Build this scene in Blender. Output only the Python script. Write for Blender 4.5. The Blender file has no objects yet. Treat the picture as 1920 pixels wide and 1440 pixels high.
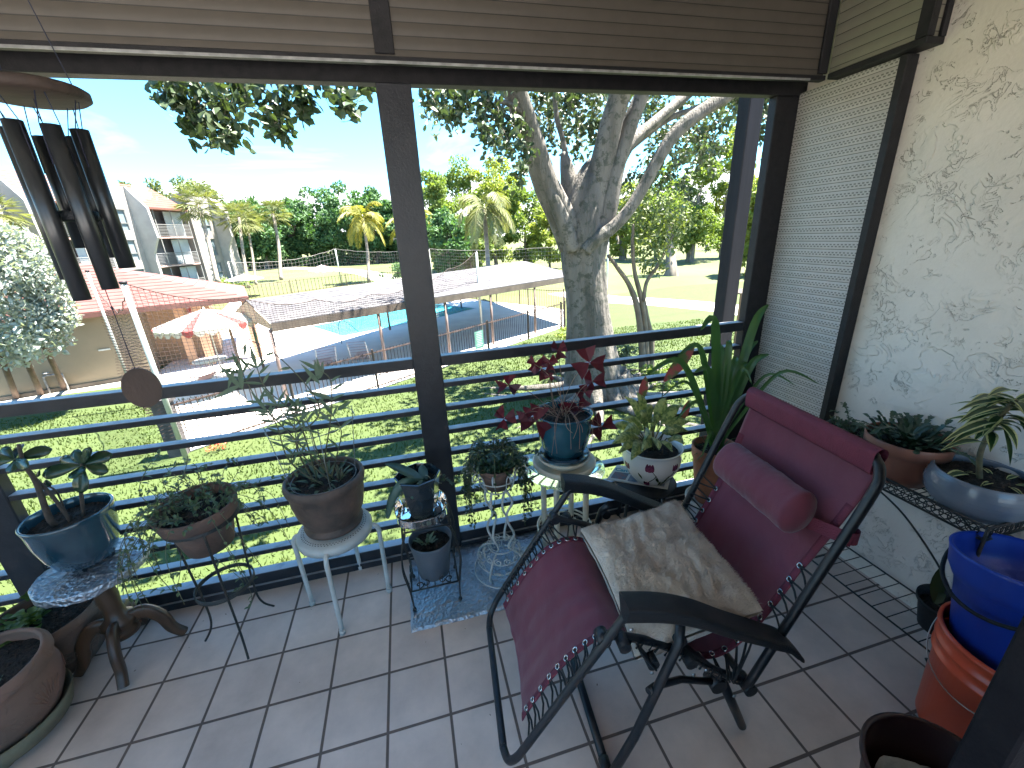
import bpy, math, random
from mathutils import Vector as V, Matrix, noise
random.seed(7)
SC = bpy.context.scene
COL = SC.collection
PI = math.pi
R_ = math.radians
# ------------------------------------------------ camera
CAM_POS = V((0.6541, -1.5903, 1.5112))
CAM_M = Matrix([[0.9672878, 0.219137, 0.1278017], [-0.2492535, 0.9147019, 0.3181087], [-0.0471911, -0.3395577, 0.9394006]])   # columns: right, forward, up
FPX = 774.186
cd = bpy.data.cameras.new("camera")
cam = bpy.data.objects.new("camera", cd)
COL.objects.link(cam)
mr, mf, mu = CAM_M.col[0], CAM_M.col[1], CAM_M.col[2]
rot = Matrix((mr, mu, -mf)).transposed()
cam.matrix_world = Matrix.Translation(CAM_POS) @ rot.to_4x4()
cd.sensor_width = 36.0
cd.lens = FPX / 1920.0 * 36.0
cd.clip_start = 0.02
cd.clip_end = 3000
SC.camera = cam

def at(px, py, ax, val):
    """point where the sight line of a pixel of the 1920 wide photo meets the plane axis=val"""
    d = CAM_M @ V(((px - 960) / FPX, 1, -(py - 720) / FPX))
    return CAM_POS + d * ((val - CAM_POS[ax]) / d[ax])
def ad(px, py, dist):
    d = CAM_M @ V(((px - 960) / FPX, 1, -(py - 720) / FPX))
    return CAM_POS + d * dist
GZ = -2.7
# ------------------------------------------------ light
SUN_EL, SUN_AZ = R_(68), math.atan2(0.99, 0.06)      # azimuth from +y towards +x
SUN = V((math.cos(SUN_EL) * math.sin(SUN_AZ), math.cos(SUN_EL) * math.cos(SUN_AZ), math.sin(SUN_EL)))
sd = bpy.data.lights.new("sun", 'SUN')
sd.energy = 4.2
sd.angle = R_(0.5)
sd.color = (1.0, 0.94, 0.84)
so = bpy.data.objects.new("sun", sd)
COL.objects.link(so)
so.rotation_euler = (-SUN).to_track_quat('-Z', 'Y').to_euler()
so.location = (0, 0, 30)
W = bpy.data.worlds.new("World")
SC.world = W
W.use_nodes = True
nt = W.node_tree
for n in list(nt.nodes):
    nt.nodes.remove(n)
out = nt.nodes.new('ShaderNodeOutputWorld')
bg = nt.nodes.new('ShaderNodeBackground')
sky = nt.nodes.new('ShaderNodeTexSky')
sky.sky_type = 'NISHITA'
sky.sun_disc = False
sky.sun_elevation = SUN_EL
sky.sun_rotation = SUN_AZ
sky.air_density = 1.0
sky.dust_density = 0.1
sky.ozone_density = 1.6
bg.inputs['Strength'].default_value = 0.05
# procedural clouds in the sky
tc = nt.nodes.new('ShaderNodeTexCoord')
mp = nt.nodes.new('ShaderNodeMapping')
mp.inputs['Scale'].default_value = (1.6, 1.6, 8.0)
mp.inputs['Location'].default_value = (0.3, 0.15, 0.2)
n1 = nt.nodes.new('ShaderNodeTexNoise'); n1.inputs['Scale'].default_value = 1.5; n1.inputs['Detail'].default_value = 8; n1.inputs['Roughness'].default_value = 0.58
n1.inputs['Distortion'].default_value = 0.6
r1 = nt.nodes.new('ShaderNodeMapRange'); r1.inputs[1].default_value = 0.52; r1.inputs[2].default_value = 0.80; r1.inputs[4].default_value = 0.5
mp2 = nt.nodes.new('ShaderNodeMapping'); mp2.inputs['Scale'].default_value = (1.0, 1.0, 1.7)
n2 = nt.nodes.new('ShaderNodeTexNoise'); n2.inputs['Scale'].default_value = 6.0; n2.inputs['Detail'].default_value = 10; n2.inputs['Roughness'].default_value = 0.55
sx = nt.nodes.new('ShaderNodeSeparateXYZ')
# cumulus bank near the horizon: noise minus height
mh = nt.nodes.new('ShaderNodeMath'); mh.operation = 'MULTIPLY_ADD'; mh.inputs[1].default_value = -4.2; mh.inputs[2].default_value = 0.45
ma = nt.nodes.new('ShaderNodeMath'); ma.operation = 'ADD'
r2 = nt.nodes.new('ShaderNodeMapRange'); r2.inputs[1].default_value = 0.50; r2.inputs[2].default_value = 0.56
mx = nt.nodes.new('ShaderNodeMath'); mx.operation = 'MAXIMUM'
mix = nt.nodes.new('ShaderNodeMixRGB'); mix.inputs[2].default_value = (4.2, 4.4, 4.6, 1)
L = nt.links.new
L(tc.outputs['Generated'], mp.inputs[0]); L(mp.outputs[0], n1.inputs['Vector']); L(n1.outputs['Fac'], r1.inputs[0])
L(tc.outputs['Generated'], mp2.inputs[0]); L(mp2.outputs[0], n2.inputs['Vector'])
L(tc.outputs['Generated'], sx.inputs[0]); L(sx.outputs['Z'], mh.inputs[0])
L(n2.outputs['Fac'], ma.inputs[0]); L(mh.outputs[0], ma.inputs[1]); L(ma.outputs[0], r2.inputs[0])
L(r1.outputs[0], mx.inputs[0]); L(r2.outputs[0], mx.inputs[1]); L(mx.outputs[0], mix.inputs[0])
tint = nt.nodes.new('ShaderNodeMixRGB'); tint.blend_type = 'MULTIPLY'; tint.inputs[0].default_value = 1.0; tint.inputs[2].default_value = (0.47, 0.86, 0.97, 1)
L(sky.outputs[0], tint.inputs[1]); L(tint.outputs[0], mix.inputs[1]); L(mix.outputs[0], bg.inputs[0]); L(bg.outputs[0], out.inputs[0])
vs = SC.view_settings
vs.view_transform = 'Standard'
vs.look = 'None'
vs.gamma = 1.0
vs.use_curve_mapping = False
vs.exposure = 3.62

# ------------------------------------------------ materials
MATS = {}
def mat(name, c1, c2=None, scale=8.0, rough=0.6, metal=0.0, bump=0.0, bscale=None, spec=0.5, coat=0.0, trans=0.0, island=0.0,
        stretch=None, emit=None, rvar=0.0, coord='Object', alpha=None, detail=6, sheen=0.0, bdist=0.01, lo=0.35, hi=0.65):
    if name in MATS:
        return MATS[name]
    m = bpy.data.materials.new(name)
    MATS[name] = m
    m.use_nodes = True
    t = m.node_tree
    N = t.nodes
    b = N['Principled BSDF']
    b.inputs['Roughness'].default_value = rough
    b.inputs['Metallic'].default_value = metal
    b.inputs['Specular IOR Level'].default_value = spec
    if coat: b.inputs['Coat Weight'].default_value = coat
    if sheen: b.inputs['Sheen Weight'].default_value = sheen
    c2 = c2 or tuple(min(1, x * 0.8) for x in c1)
    co = N.new('ShaderNodeTexCoord')
    src = co.outputs[coord]
    if stretch:
        mpn = N.new('ShaderNodeMapping'); mpn.inputs['Scale'].default_value = stretch
        t.links.new(src, mpn.inputs[0]); src = mpn.outputs[0]
    no = N.new('ShaderNodeTexNoise'); no.inputs['Scale'].default_value = scale; no.inputs['Detail'].default_value = detail
    t.links.new(src, no.inputs['Vector'])
    mr_ = N.new('ShaderNodeMapRange'); mr_.inputs[1].default_value = lo; mr_.inputs[2].default_value = hi
    t.links.new(no.outputs['Fac'], mr_.inputs[0])
    fac = mr_.outputs[0]
    if island:
        g = N.new('ShaderNodeNewGeometry')
        mm = N.new('ShaderNodeMath'); mm.operation = 'MULTIPLY'; mm.inputs[1].default_value = island
        t.links.new(g.outputs['Random Per Island'], mm.inputs[0])
        m2 = N.new('ShaderNodeMath'); m2.operation = 'MULTIPLY_ADD'; m2.inputs[1].default_value = 1 - island
        t.links.new(fac, m2.inputs[0]); t.links.new(mm.outputs[0], m2.inputs[2])
        fac = m2.outputs[0]
    mc = N.new('ShaderNodeMixRGB'); mc.inputs[1].default_value = (*c1, 1); mc.inputs[2].default_value = (*c2, 1)
    t.links.new(fac, mc.inputs[0]); t.links.new(mc.outputs[0], b.inputs['Base Color'])
    if rvar:
        rr = N.new('ShaderNodeMapRange'); rr.inputs[3].default_value = max(0.02, rough - rvar); rr.inputs[4].default_value = min(1, rough + rvar)
        t.links.new(no.outputs['Fac'], rr.inputs[0]); t.links.new(rr.outputs[0], b.inputs['Roughness'])
    if bump:
        nb = N.new('ShaderNodeTexNoise'); nb.inputs['Scale'].default_value = bscale or scale * 4; nb.inputs['Detail'].default_value = 8
        t.links.new(src, nb.inputs['Vector'])
        bp = N.new('ShaderNodeBump'); bp.inputs['Strength'].default_value = bump; bp.inputs['Distance'].default_value = bdist
        t.links.new(nb.outputs['Fac'], bp.inputs['Height']); t.links.new(bp.outputs[0], b.inputs['Normal'])
    if trans:
        tr = N.new('ShaderNodeBsdfTranslucent'); ms = N.new('ShaderNodeMixShader'); ms.inputs[0].default_value = trans
        br = N.new('ShaderNodeMixRGB'); br.blend_type = 'MULTIPLY'; br.inputs[0].default_value = 1; br.inputs[2].default_value = (1.25, 1.3, 0.5, 1)
        t.links.new(mc.outputs[0], br.inputs[1]); t.links.new(br.outputs[0], tr.inputs[0])
        t.links.new(b.outputs[0], ms.inputs[1]); t.links.new(tr.outputs[0], ms.inputs[2])
        t.links.new(ms.outputs[0], N['Material Output'].inputs[0])
    if alpha is not None:
        b.inputs['Alpha'].default_value = alpha
    return m

def nodes_of(m):
    return m.node_tree, m.node_tree.nodes, m.node_tree.nodes['Principled BSDF']

# ------------------------------------------------ mesh builder
class MB:
    def __init__(s):
        s.v = []; s.f = []; s.smooth = []
    def add(s, vs_, fs, sm=False):
        o = len(s.v)
        s.v.extend([tuple(x) for x in vs_])
        s.f.extend([tuple(i + o for i in f) for f in fs])
        s.smooth.extend([sm] * len(fs))
        return s
    def box(s, c, d, m=None, bev=0.0):
        x, y, z = (k / 2 for k in d)
        if bev > 0:
            b = min(bev, x * .9, y * .9, z * .9)
            pts = []
            for sz in (-1, 1):
                for (ax_, ay_) in ((-1, -1), (1, -1), (1, 1), (-1, 1)):
                    pts += [V((ax_ * (x - b), ay_ * (y - b), sz * z)), V((ax_ * x, ay_ * (y - b), sz * (z - b))), V((ax_ * (x - b), ay_ * y, sz * (z - b)))]
            import itertools
            bm = __import__('bmesh').new()
            for p in pts: bm.verts.new(p)
            __import__('bmesh').ops.convex_hull(bm, input=bm.verts[:])
            bm.verts.index_update()
            vs_ = [v.co.copy() for v in bm.verts]; fs = [[v.index for v in f.verts] for f in bm.faces]
            bm.free()
        else:
            vs_ = [V((i, j, k)) for k in (-z, z) for (i, j) in ((-x, -y), (x, -y), (x, y), (-x, y))]
            fs = [(3, 2, 1, 0), (4, 5, 6, 7), (0, 1, 5, 4), (1, 2, 6, 5), (2, 3, 7, 6), (3, 0, 4, 7)]
        if m is not None: vs_ = [m @ v for v in vs_]
        c = V(c)
        return s.add([v + c for v in vs_], fs)
    def bb(s, lo, hi, bev=0.0):
        lo, hi = V(lo), V(hi)
        return s.box((lo + hi) / 2, hi - lo, None, bev)
    def bar(s, a, b, w, h, up=(0, 0, 1), bev=0.0):
        a, b = V(a), V(b); d = b - a; ln = d.length; x = d.normalized()
        y = V(up).cross(x)
        if y.length < 1e-5: y = V((0, 1, 0)).cross(x)
        y.normalize(); z = x.cross(y)
        return s.box((a + b) / 2, (ln, w, h), Matrix((x, y, z)).transposed(), bev)
    def tube(s, pts, r, n=8, closed=False, sm=True, fr=None):
        pts = [V(p) for p in pts]; k = len(pts)
        if not isinstance(r, (list, tuple)): r = [r] * k
        vs_ = []; t0 = None; u = None
        for i, p in enumerate(pts):
            if closed: t = pts[(i + 1) % k] - pts[i - 1]
            else: t = pts[min(i + 1, k - 1)] - pts[max(i - 1, 0)]
            t = t.normalized() if t.length > 1e-9 else V((0, 0, 1))
            if u is None:
                u = t.cross(V((0, 0, 1)))
                if u.length < 1e-3: u = t.cross(V((0, 1, 0)))
                u.normalize()
            else:
                u = u - t * u.dot(t)
                if u.length < 1e-6: u = t.cross(V((0.3, 1, 0.2)))
                u.normalize()
            w = t.cross(u)
            for j in range(n):
                a = 2 * PI * j / n
                q = 1.0 if fr is None else fr(i, a)
                vs_.append(p + (u * math.cos(a) + w * math.sin(a)) * r[i] * q)
        fs = []
        for i in range(k if closed else k - 1):
            i2 = (i + 1) % k
            for j in range(n):
                j2 = (j + 1) % n
                fs.append((i * n + j, i * n + j2, i2 * n + j2, i2 * n + j))
        s.add(vs_, fs, sm)
        if not closed:
            o = len(s.v) - len(vs_)
            s.f.append(tuple(o + j for j in range(n))[::-1]); s.smooth.append(False)
            s.f.append(tuple(o + (k - 1) * n + j for j in range(n))); s.smooth.append(False)
        return s
    def lathe(s, prof, n=32, c=(0, 0, 0), sm=True, fr=None, tilt=None):
        c = V(c); vs_ = []; k = len(prof)
        for i, (r, z) in enumerate(prof):
            for j in range(n):
                a = 2 * PI * j / n; q = 1 if fr is None else fr(i, a)
                p = V((r * q * math.cos(a), r * q * math.sin(a), z))
                if tilt: p = tilt @ p
                vs_.append(p + c)
        fs = [(i * n + j, i * n + (j + 1) % n, (i + 1) * n + (j + 1) % n, (i + 1) * n + j) for i in range(k - 1) for j in range(n)]
        return s.add(vs_, fs, sm)
    def ring(s, c, R, r, n=32, m=6, ax='z', tilt=None):
        c = V(c); p = []
        for i in range(n):
            a = 2 * PI * i / n
            q = {'z': V((R * math.cos(a), R * math.sin(a), 0)), 'x': V((0, R * math.cos(a), R * math.sin(a))), 'y': V((R * math.cos(a), 0, R * math.sin(a)))}[ax]
            if tilt: q = tilt @ q
            p.append(c + q)
        return s.tube(p, r, m, True)
    def poly(s, pts):
        return s.add(pts, [tuple(range(len(pts)))])
    def prism(s, pts, z0, z1):
        n = len(pts)
        vs_ = [V((p[0], p[1], z0)) for p in pts] + [V((p[0], p[1], z1)) for p in pts]
        return s.add(vs_, [tuple(range(n))[::-1], tuple(range(n, 2 * n))] + [(i, (i + 1) % n, n + (i + 1) % n, n + i) for i in range(n)])
    def extr(s, pts, d):
        """closed polygon pts (3d) pushed along d"""
        d = V(d); n = len(pts); vs_ = [V(p) for p in pts] + [V(p) + d for p in pts]
        return s.add(vs_, [tuple(range(n))[::-1], tuple(range(n, 2 * n))] + [(i, (i + 1) % n, n + (i + 1) % n, n + i) for i in range(n)])
    def grid(s, fn, nu, nv, sm=True, closeu=False):
        vs_ = [fn(i / (nu if closeu else nu - 1), j / (nv - 1)) for i in range(nu) for j in range(nv)]
        fs = []
        for i in range(nu if closeu else nu - 1):
            for j in range(nv - 1):
                i2 = (i + 1) % nu
                fs.append((i * nv + j, i2 * nv + j, i2 * nv + j + 1, i * nv + j + 1))
        return s.add(vs_, fs, sm)
    def leaf(s, base, d, up, ln, w, droop=0.3, fold=0.15, seg=5, shape='oval', twist=0.0):
        d = V(d).normalized(); up = V(up); side = d.cross(up)
        if side.length < 1e-4: side = d.cross(V((1, 0.2, 0)))
        side.normalize()
        p = V(base); cur = d.copy(); vs_ = []; st = ln / seg
        for i in range(seg + 1):
            t = i / seg
            if shape == 'oval': ww = math.sin(PI * min(1, max(0.04, t * 0.95 + 0.03))) ** 0.8
            elif shape == 'strap': ww = min(1, 0.55 + t * 1.2) * (1 - max(0, (t - 0.55) / 0.45) ** 2.2) + 0.02
            elif shape == 'spoon': ww = max(0.08, math.sin(PI * min(1, t ** 1.5 * 0.93)) ** 0.7) if t < 1 else 0.1
            elif shape == 'lance': ww = math.sin(PI * min(1, t ** 0.75)) ** 1.1 + 0.03
            elif shape == 'tri': ww = t + 0.03 if t < 0.99 else 0.9
            else: ww = 1
            nrm = side.cross(cur).normalized()
            f = fold * ww * w
            sd_ = side
            if twist: sd_ = Matrix.Rotation(twist * t, 3, cur) @ side
            vs_ += [p - sd_ * ww * w / 2 + nrm * f, p, p + sd_ * ww * w / 2 + nrm * f]
            p = p + cur * st
            cur = (cur + V((0, 0, -1)) * droop * st / ln * 1.6).normalized()
        fs = []
        for i in range(seg):
            o = i * 3
            fs += [(o, o + 1, o + 4, o + 3), (o + 1, o + 2, o + 5, o + 4)]
        return s.add(vs_, fs, True)
    def build(s, name, m, parent=None, world=True):
        me = bpy.data.meshes.new(name)
        off = V((0, 0, 0))
        if parent is not None and world:
            q = parent
            while q is not None:
                off += q.location; q = q.parent
        if off.length > 0: me.from_pydata([(a - off.x, b - off.y, c - off.z) for a, b, c in s.v], [], s.f)
        else: me.from_pydata(s.v, [], s.f)
        if any(s.smooth):
            me.polygons.foreach_set('use_smooth', s.smooth)
        me.materials.append(m)
        me.update()
        o = bpy.data.objects.new(name, me)
        COL.objects.link(o)
        if parent is not None: o.parent = parent
        return o

def thing(name, label, cat, loc=(0, 0, 0), group=None):
    o = bpy.data.objects.new(name, None); COL.objects.link(o)
    o.empty_display_size = 0.1
    o.location = loc; o['label'] = label; o['category'] = cat
    if group: o['group'] = group
    return o
def tag(o, label, cat, group=None, kind=None):
    o['label'] = label; o['category'] = cat
    if group: o['group'] = group
    if kind: o['kind'] = kind
    return o
def struct(o):
    o['kind'] = 'structure'; return o
def copy_tree(o, parent=None):
    c = o.copy(); COL.objects.link(c); c.parent = parent
    for ch in list(o.children): copy_tree(ch, c)
    return c
def smooth_path(pts, n=6):
    """catmull-rom"""
    pts = [V(p) for p in pts]; out_ = []
    for i in range(len(pts) - 1):
        p0 = pts[max(i - 1, 0)]; p1 = pts[i]; p2 = pts[i + 1]; p3 = pts[min(i + 2, len(pts) - 1)]
        for k in range(n):
            t = k / n
            out_.append(0.5 * ((2 * p1) + (p2 - p0) * t + (2 * p0 - 5 * p1 + 4 * p2 - p3) * t * t + (3 * p1 - p0 - 3 * p2 + p3) * t ** 3))
    out_.append(pts[-1]); return out_
def lerp_list(v, n):
    o = []
    for i in range(n):
        t = i / (n - 1) * (len(v) - 1); k = min(int(t), len(v) - 2); o.append(v[k] + (v[k + 1] - v[k]) * (t - k))
    return o
def rdir(rng=random):
    while True:
        v = V((rng.uniform(-1, 1), rng.uniform(-1, 1), rng.uniform(-1, 1)))
        if 0.05 < v.length < 1: return v.normalized()
U = V((0, 0, 1))
# ================================================= PORCH
M_black = mat('dark_bronze', (0.012, 0.012, 0.014), (0.02, 0.019, 0.022), 30, 0.55, 0.0, 0.15, 160, spec=0.25, rvar=0.08)
M_rail = mat('rail_paint', (0.017, 0.017, 0.021), (0.026, 0.026, 0.031), 18, 0.42, 0.0, 0.12, 120, spec=0.4, rvar=0.12)
def sky_lit_tops(m, c):  # sky light painted into the colour: upward faces turn lighter blue grey
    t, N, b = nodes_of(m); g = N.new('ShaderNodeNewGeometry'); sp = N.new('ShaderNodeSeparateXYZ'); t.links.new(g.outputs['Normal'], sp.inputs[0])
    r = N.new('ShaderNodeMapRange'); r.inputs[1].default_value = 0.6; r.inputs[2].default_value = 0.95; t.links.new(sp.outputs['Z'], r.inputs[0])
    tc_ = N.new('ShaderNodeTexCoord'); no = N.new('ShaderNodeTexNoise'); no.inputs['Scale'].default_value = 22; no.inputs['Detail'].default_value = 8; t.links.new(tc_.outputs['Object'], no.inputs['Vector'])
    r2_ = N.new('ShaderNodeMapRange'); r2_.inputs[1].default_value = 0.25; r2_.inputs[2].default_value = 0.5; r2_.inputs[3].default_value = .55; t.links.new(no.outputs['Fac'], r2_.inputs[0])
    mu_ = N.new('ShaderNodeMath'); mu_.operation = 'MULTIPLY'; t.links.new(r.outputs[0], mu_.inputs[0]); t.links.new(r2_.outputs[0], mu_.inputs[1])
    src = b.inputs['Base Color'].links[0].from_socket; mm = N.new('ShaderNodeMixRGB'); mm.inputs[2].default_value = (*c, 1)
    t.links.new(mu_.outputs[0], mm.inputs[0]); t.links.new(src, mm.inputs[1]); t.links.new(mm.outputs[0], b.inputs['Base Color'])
sky_lit_tops(M_rail, (0.30, 0.31, 0.34))
M_dirtw = mat('dusty_sill', (0.28, 0.29, 0.31), (0.16, 0.165, 0.175), 14, 0.5, 0.0, 0.3, 90)
T = 0.206
RY0, RY1 = 0.176, 0.222      # railing plane front / back

# floor tiles ------------------------------------------------
def tile_mat():
    m = mat('porch_tiles', (0.30, 0.245, 0.215), (0.36, 0.30, 0.27), 5, 0.34)
    t, N, b = nodes_of(m)
    tc_ = N.new('ShaderNodeTexCoord')
    br = N.new('ShaderNodeTexBrick'); br.offset = 0.0; br.squash = 1.0
    br.inputs['Scale'].default_value = 1; br.inputs['Brick Width'].default_value = T; br.inputs['Row Height'].default_value = T
    br.inputs['Mortar Size'].default_value = 0.0052; br.inputs['Mortar Smooth'].default_value = 0.25; br.inputs['Bias'].default_value = 0
    br.inputs['Color1'].default_value = (0.60, 0.48, 0.415, 1); br.inputs['Color2'].default_value = (0.54, 0.425, 0.365, 1); br.inputs['Mortar'].default_value = (0.13, 0.095, 0.08, 1)
    t.links.new(tc_.outputs['Object'], br.inputs['Vector'])
    no = N.new('ShaderNodeTexNoise'); no.inputs['Scale'].default_value = 4.2; no.inputs['Detail'].default_value = 9; no.inputs['Roughness'].default_value = 0.65
    t.links.new(tc_.outputs['Object'], no.inputs['Vector'])
    mr_ = N.new('ShaderNodeMapRange'); mr_.inputs[1].default_value = 0.3; mr_.inputs[2].default_value = 0.7; mr_.inputs[3].default_value = 0.78; mr_.inputs[4].default_value = 1.15
    t.links.new(no.outputs['Fac'], mr_.inputs[0])
    mm = N.new('ShaderNodeMixRGB'); mm.blend_type = 'MULTIPLY'; mm.inputs[0].default_value = 1
    t.links.new(br.outputs['Color'], mm.inputs[1]); t.links.new(mr_.outputs[0], mm.inputs[2])
    t.links.new(mm.outputs[0], b.inputs['Base Color'])
    rr = N.new('ShaderNodeMapRange'); rr.inputs[3].default_value = 0.30; rr.inputs[4].default_value = 0.95
    t.links.new(br.outputs['Fac'], rr.inputs[0])
    n2_ = N.new('ShaderNodeTexNoise'); n2_.inputs['Scale'].default_value = 14; n2_.inputs['Detail'].default_value = 6
    t.links.new(tc_.outputs['Object'], n2_.inputs['Vector'])
    ra = N.new('ShaderNodeMath'); ra.operation = 'MULTIPLY_ADD'; ra.inputs[1].default_value = 0.28; 
    t.links.new(n2_.outputs['Fac'], ra.inputs[0]); t.links.new(rr.outputs[0], ra.inputs[2]); t.links.new(ra.outputs[0], b.inputs['Roughness'])
    iv = N.new('ShaderNodeMath'); iv.operation = 'MULTIPLY_ADD'; iv.inputs[1].default_value = -1.0
    n3_ = N.new('ShaderNodeTexNoise'); n3_.inputs['Scale'].default_value = 9; n3_.inputs['Detail'].default_value = 5
    t.links.new(tc_.outputs['Object'], n3_.inputs['Vector'])
    n3m = N.new('ShaderNodeMath'); n3m.operation = 'MULTIPLY'; n3m.inputs[1].default_value = 0.5
    t.links.new(n3_.outputs['Fac'], n3m.inputs[0])
    t.links.new(br.outputs['Fac'], iv.inputs[0]); t.links.new(n3m.outputs[0], iv.inputs[2])
    bp = N.new('ShaderNodeBump'); bp.inputs['Strength'].default_value = 0.6; bp.inputs['Distance'].default_value = 0.0025
    t.links.new(iv.outputs[0], bp.inputs['Height']); t.links.new(bp.outputs[0], b.inputs['Normal'])
    return m
mb = MB(); mb.bb((-3.2, -3.4, -0.12), (2.52, 0.30, 0.0))
struct(mb.build('porch_floor', tile_mat()))

# stucco wall ------------------------------------------------
def stucco_mat(name, c1, c2, sc=1.0, strength=0.9):
    m = mat(name, c1, c2, 3.0, 0.85)
    t, N, b = nodes_of(m)
    tc_ = N.new('ShaderNodeTexCoord')
    def noi(s, d, dist=0.0, r=0.5):
        q = N.new('ShaderNodeTexNoise'); q.inputs['Scale'].default_value = s; q.inputs['Detail'].default_value = d
        q.inputs['Distortion'].default_value = dist; q.inputs['Roughness'].default_value = r
        t.links.new(tc_.outputs['Object'], q.inputs['Vector']); return q.outputs['Fac']
    def mth(op, a, b_=None, c_=None):
        q = N.new('ShaderNodeMath'); q.operation = op
        for i, x in enumerate((a, b_, c_)):
            if x is None: continue
            if isinstance(x, (int, float)): q.inputs[i].default_value = x
            else: t.links.new(x, q.inputs[i])
        return q.outputs[0]
    def rng(x, a, b_, c_=0, d=1):
        q = N.new('ShaderNodeMapRange'); q.interpolation_type = 'SMOOTHSTEP'
        t.links.new(x, q.inputs[0]); q.inputs[1].default_value = a; q.inputs[2].default_value = b_; q.inputs[3].default_value = c_; q.inputs[4].default_value = d
        return q.outputs[0]
    # flat trowelled plateaus with torn edges and pits
    n_a = noi(5.5 * sc, 3.5, 1.2, 0.55)
    plate = rng(n_a, 0.485, 0.512)
    n_b = noi(11 * sc, 4.0, 1.6, 0.6)
    pits = rng(n_b, 0.60, 0.625)
    msk = rng(noi(2.2 * sc, 2), 0.42, 0.56)
    pits = mth('MULTIPLY', pits, msk)
    fine = noi(60 * sc, 5)
    n_c = noi(15 * sc, 3.0, 1.8, 0.55)
    crk = rng(mth('ABSOLUTE', mth('SUBTRACT', n_c, 0.5)), 0.0, 0.019, 1, 0)
    crk = mth('MULTIPLY', crk, rng(noi(4.5 * sc, 3), 0.46, 0.56))
    brk = rng(noi(7.5 * sc, 3, 0.6), 0.47, 0.56)
    crk = mth('MULTIPLY', crk, brk)
    plate = mth('MULTIPLY', rng(n_a, 0.478, 0.520), rng(noi(3.1 * sc, 3), 0.44, 0.55))
    h = mth('MULTIPLY_ADD', plate, 0.42, mth('ADD', mth('MULTIPLY', pits, -0.9), mth('MULTIPLY', crk, -0.5)))
    dk = mth('MINIMUM', mth('ADD', mth('MULTIPLY', crk, 0.22), mth('MULTIPLY', rng(mth('ABSOLUTE', mth('SUBTRACT', n_b, 0.613)), 0.0, 0.008, 0.30, 0), mth('MULTIPLY', msk, brk))), 1)
    src_c = b.inputs['Base Color'].links[0].from_socket; mcx = N.new('ShaderNodeMixRGB'); mcx.inputs[2].default_value = (c1[0] * .30, c1[1] * .27, c1[2] * .24, 1)
    t.links.new(dk, mcx.inputs[0]); t.links.new(src_c, mcx.inputs[1]); t.links.new(mcx.outputs[0], b.inputs['Base Color'])
    h = mth('ADD', h, mth('MULTIPLY', fine, 0.16))
    bp = N.new('ShaderNodeBump'); bp.inputs['Strength'].default_value = strength; bp.inputs['Distance'].default_value = 0.009
    t.links.new(h, bp.inputs['Height']); t.links.new(bp.outputs[0], b.inputs['Normal'])
    return m
M_stucco = stucco_mat('white_stucco', (0.72, 0.65, 0.58), (0.64, 0.57, 0.50), 1.35, 1.0)
M_inner = mat('painted_ceiling', (0.62, 0.54, 0.47), None, 6, 0.8, 0, 0.2, 60)
mb = MB(); mb.bb((2.49, -3.4, -0.12), (2.72, 0.215, 2.62))
tag(mb.build('stucco_wall', M_stucco), 'cream stucco side wall with a rough trowelled texture behind the wire shelf', 'wall')
mb = MB(); mb.bb((-3.2, -1.55, 2.50), (2.49, 0.30, 2.62))
struct(mb.build('ceiling', M_inner))
mb = MB(); mb.bb((-3.3, -3.4, -0.12), (-3.1, 0.30, 0.30)); mb.bb((-3.3, -1.65, 0.30), (-3.1, -1.46, 2.62)); mb.bb((-3.3, -3.4, 0.30), (-3.1, -3.25, 2.62))  # unseen left wall, kept mostly open so more light gets in
struct(mb.build('wall_left', M_inner))
mb = MB(); mb.bb((-3.1, -1.62, 0.0), (-1.9, -1.46, 2.50)); mb.bb((-1.9, -1.62, 2.3), (2.49, -1.46, 2.50))
struct(mb.build('wall_behind', M_inner))
mb = MB(); mb.bb((-3.1, -3.4, 0.0), (2.49, -3.3, 0.5)); mb.bb((-3.1, -3.4, 2.4), (2.49, -3.3, 2.6)); mb.bb((-.2, -3.4, 0.5), (0.0, -3.3, 2.4))  # unseen rear wall, wide openings added to let fill light in
struct(mb.build('room_wall', mat('room_wall', (0.7, 0.66, 0.62), None, 4, 0.9)))
# the floors of the house above and below
M_slab = stucco_mat('facade_stucco', (0.5, 0.48, 0.44), (0.45, 0.43, 0.4))
mb = MB(); mb.bb((-3.3, 0.0, -2.9), (2.72, 0.29, -0.125)); mb.bb((-3.3, -3.4, 2.62), (2.72, 0.30, 5.2))
struct(mb.build('house_facade', M_slab))

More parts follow.
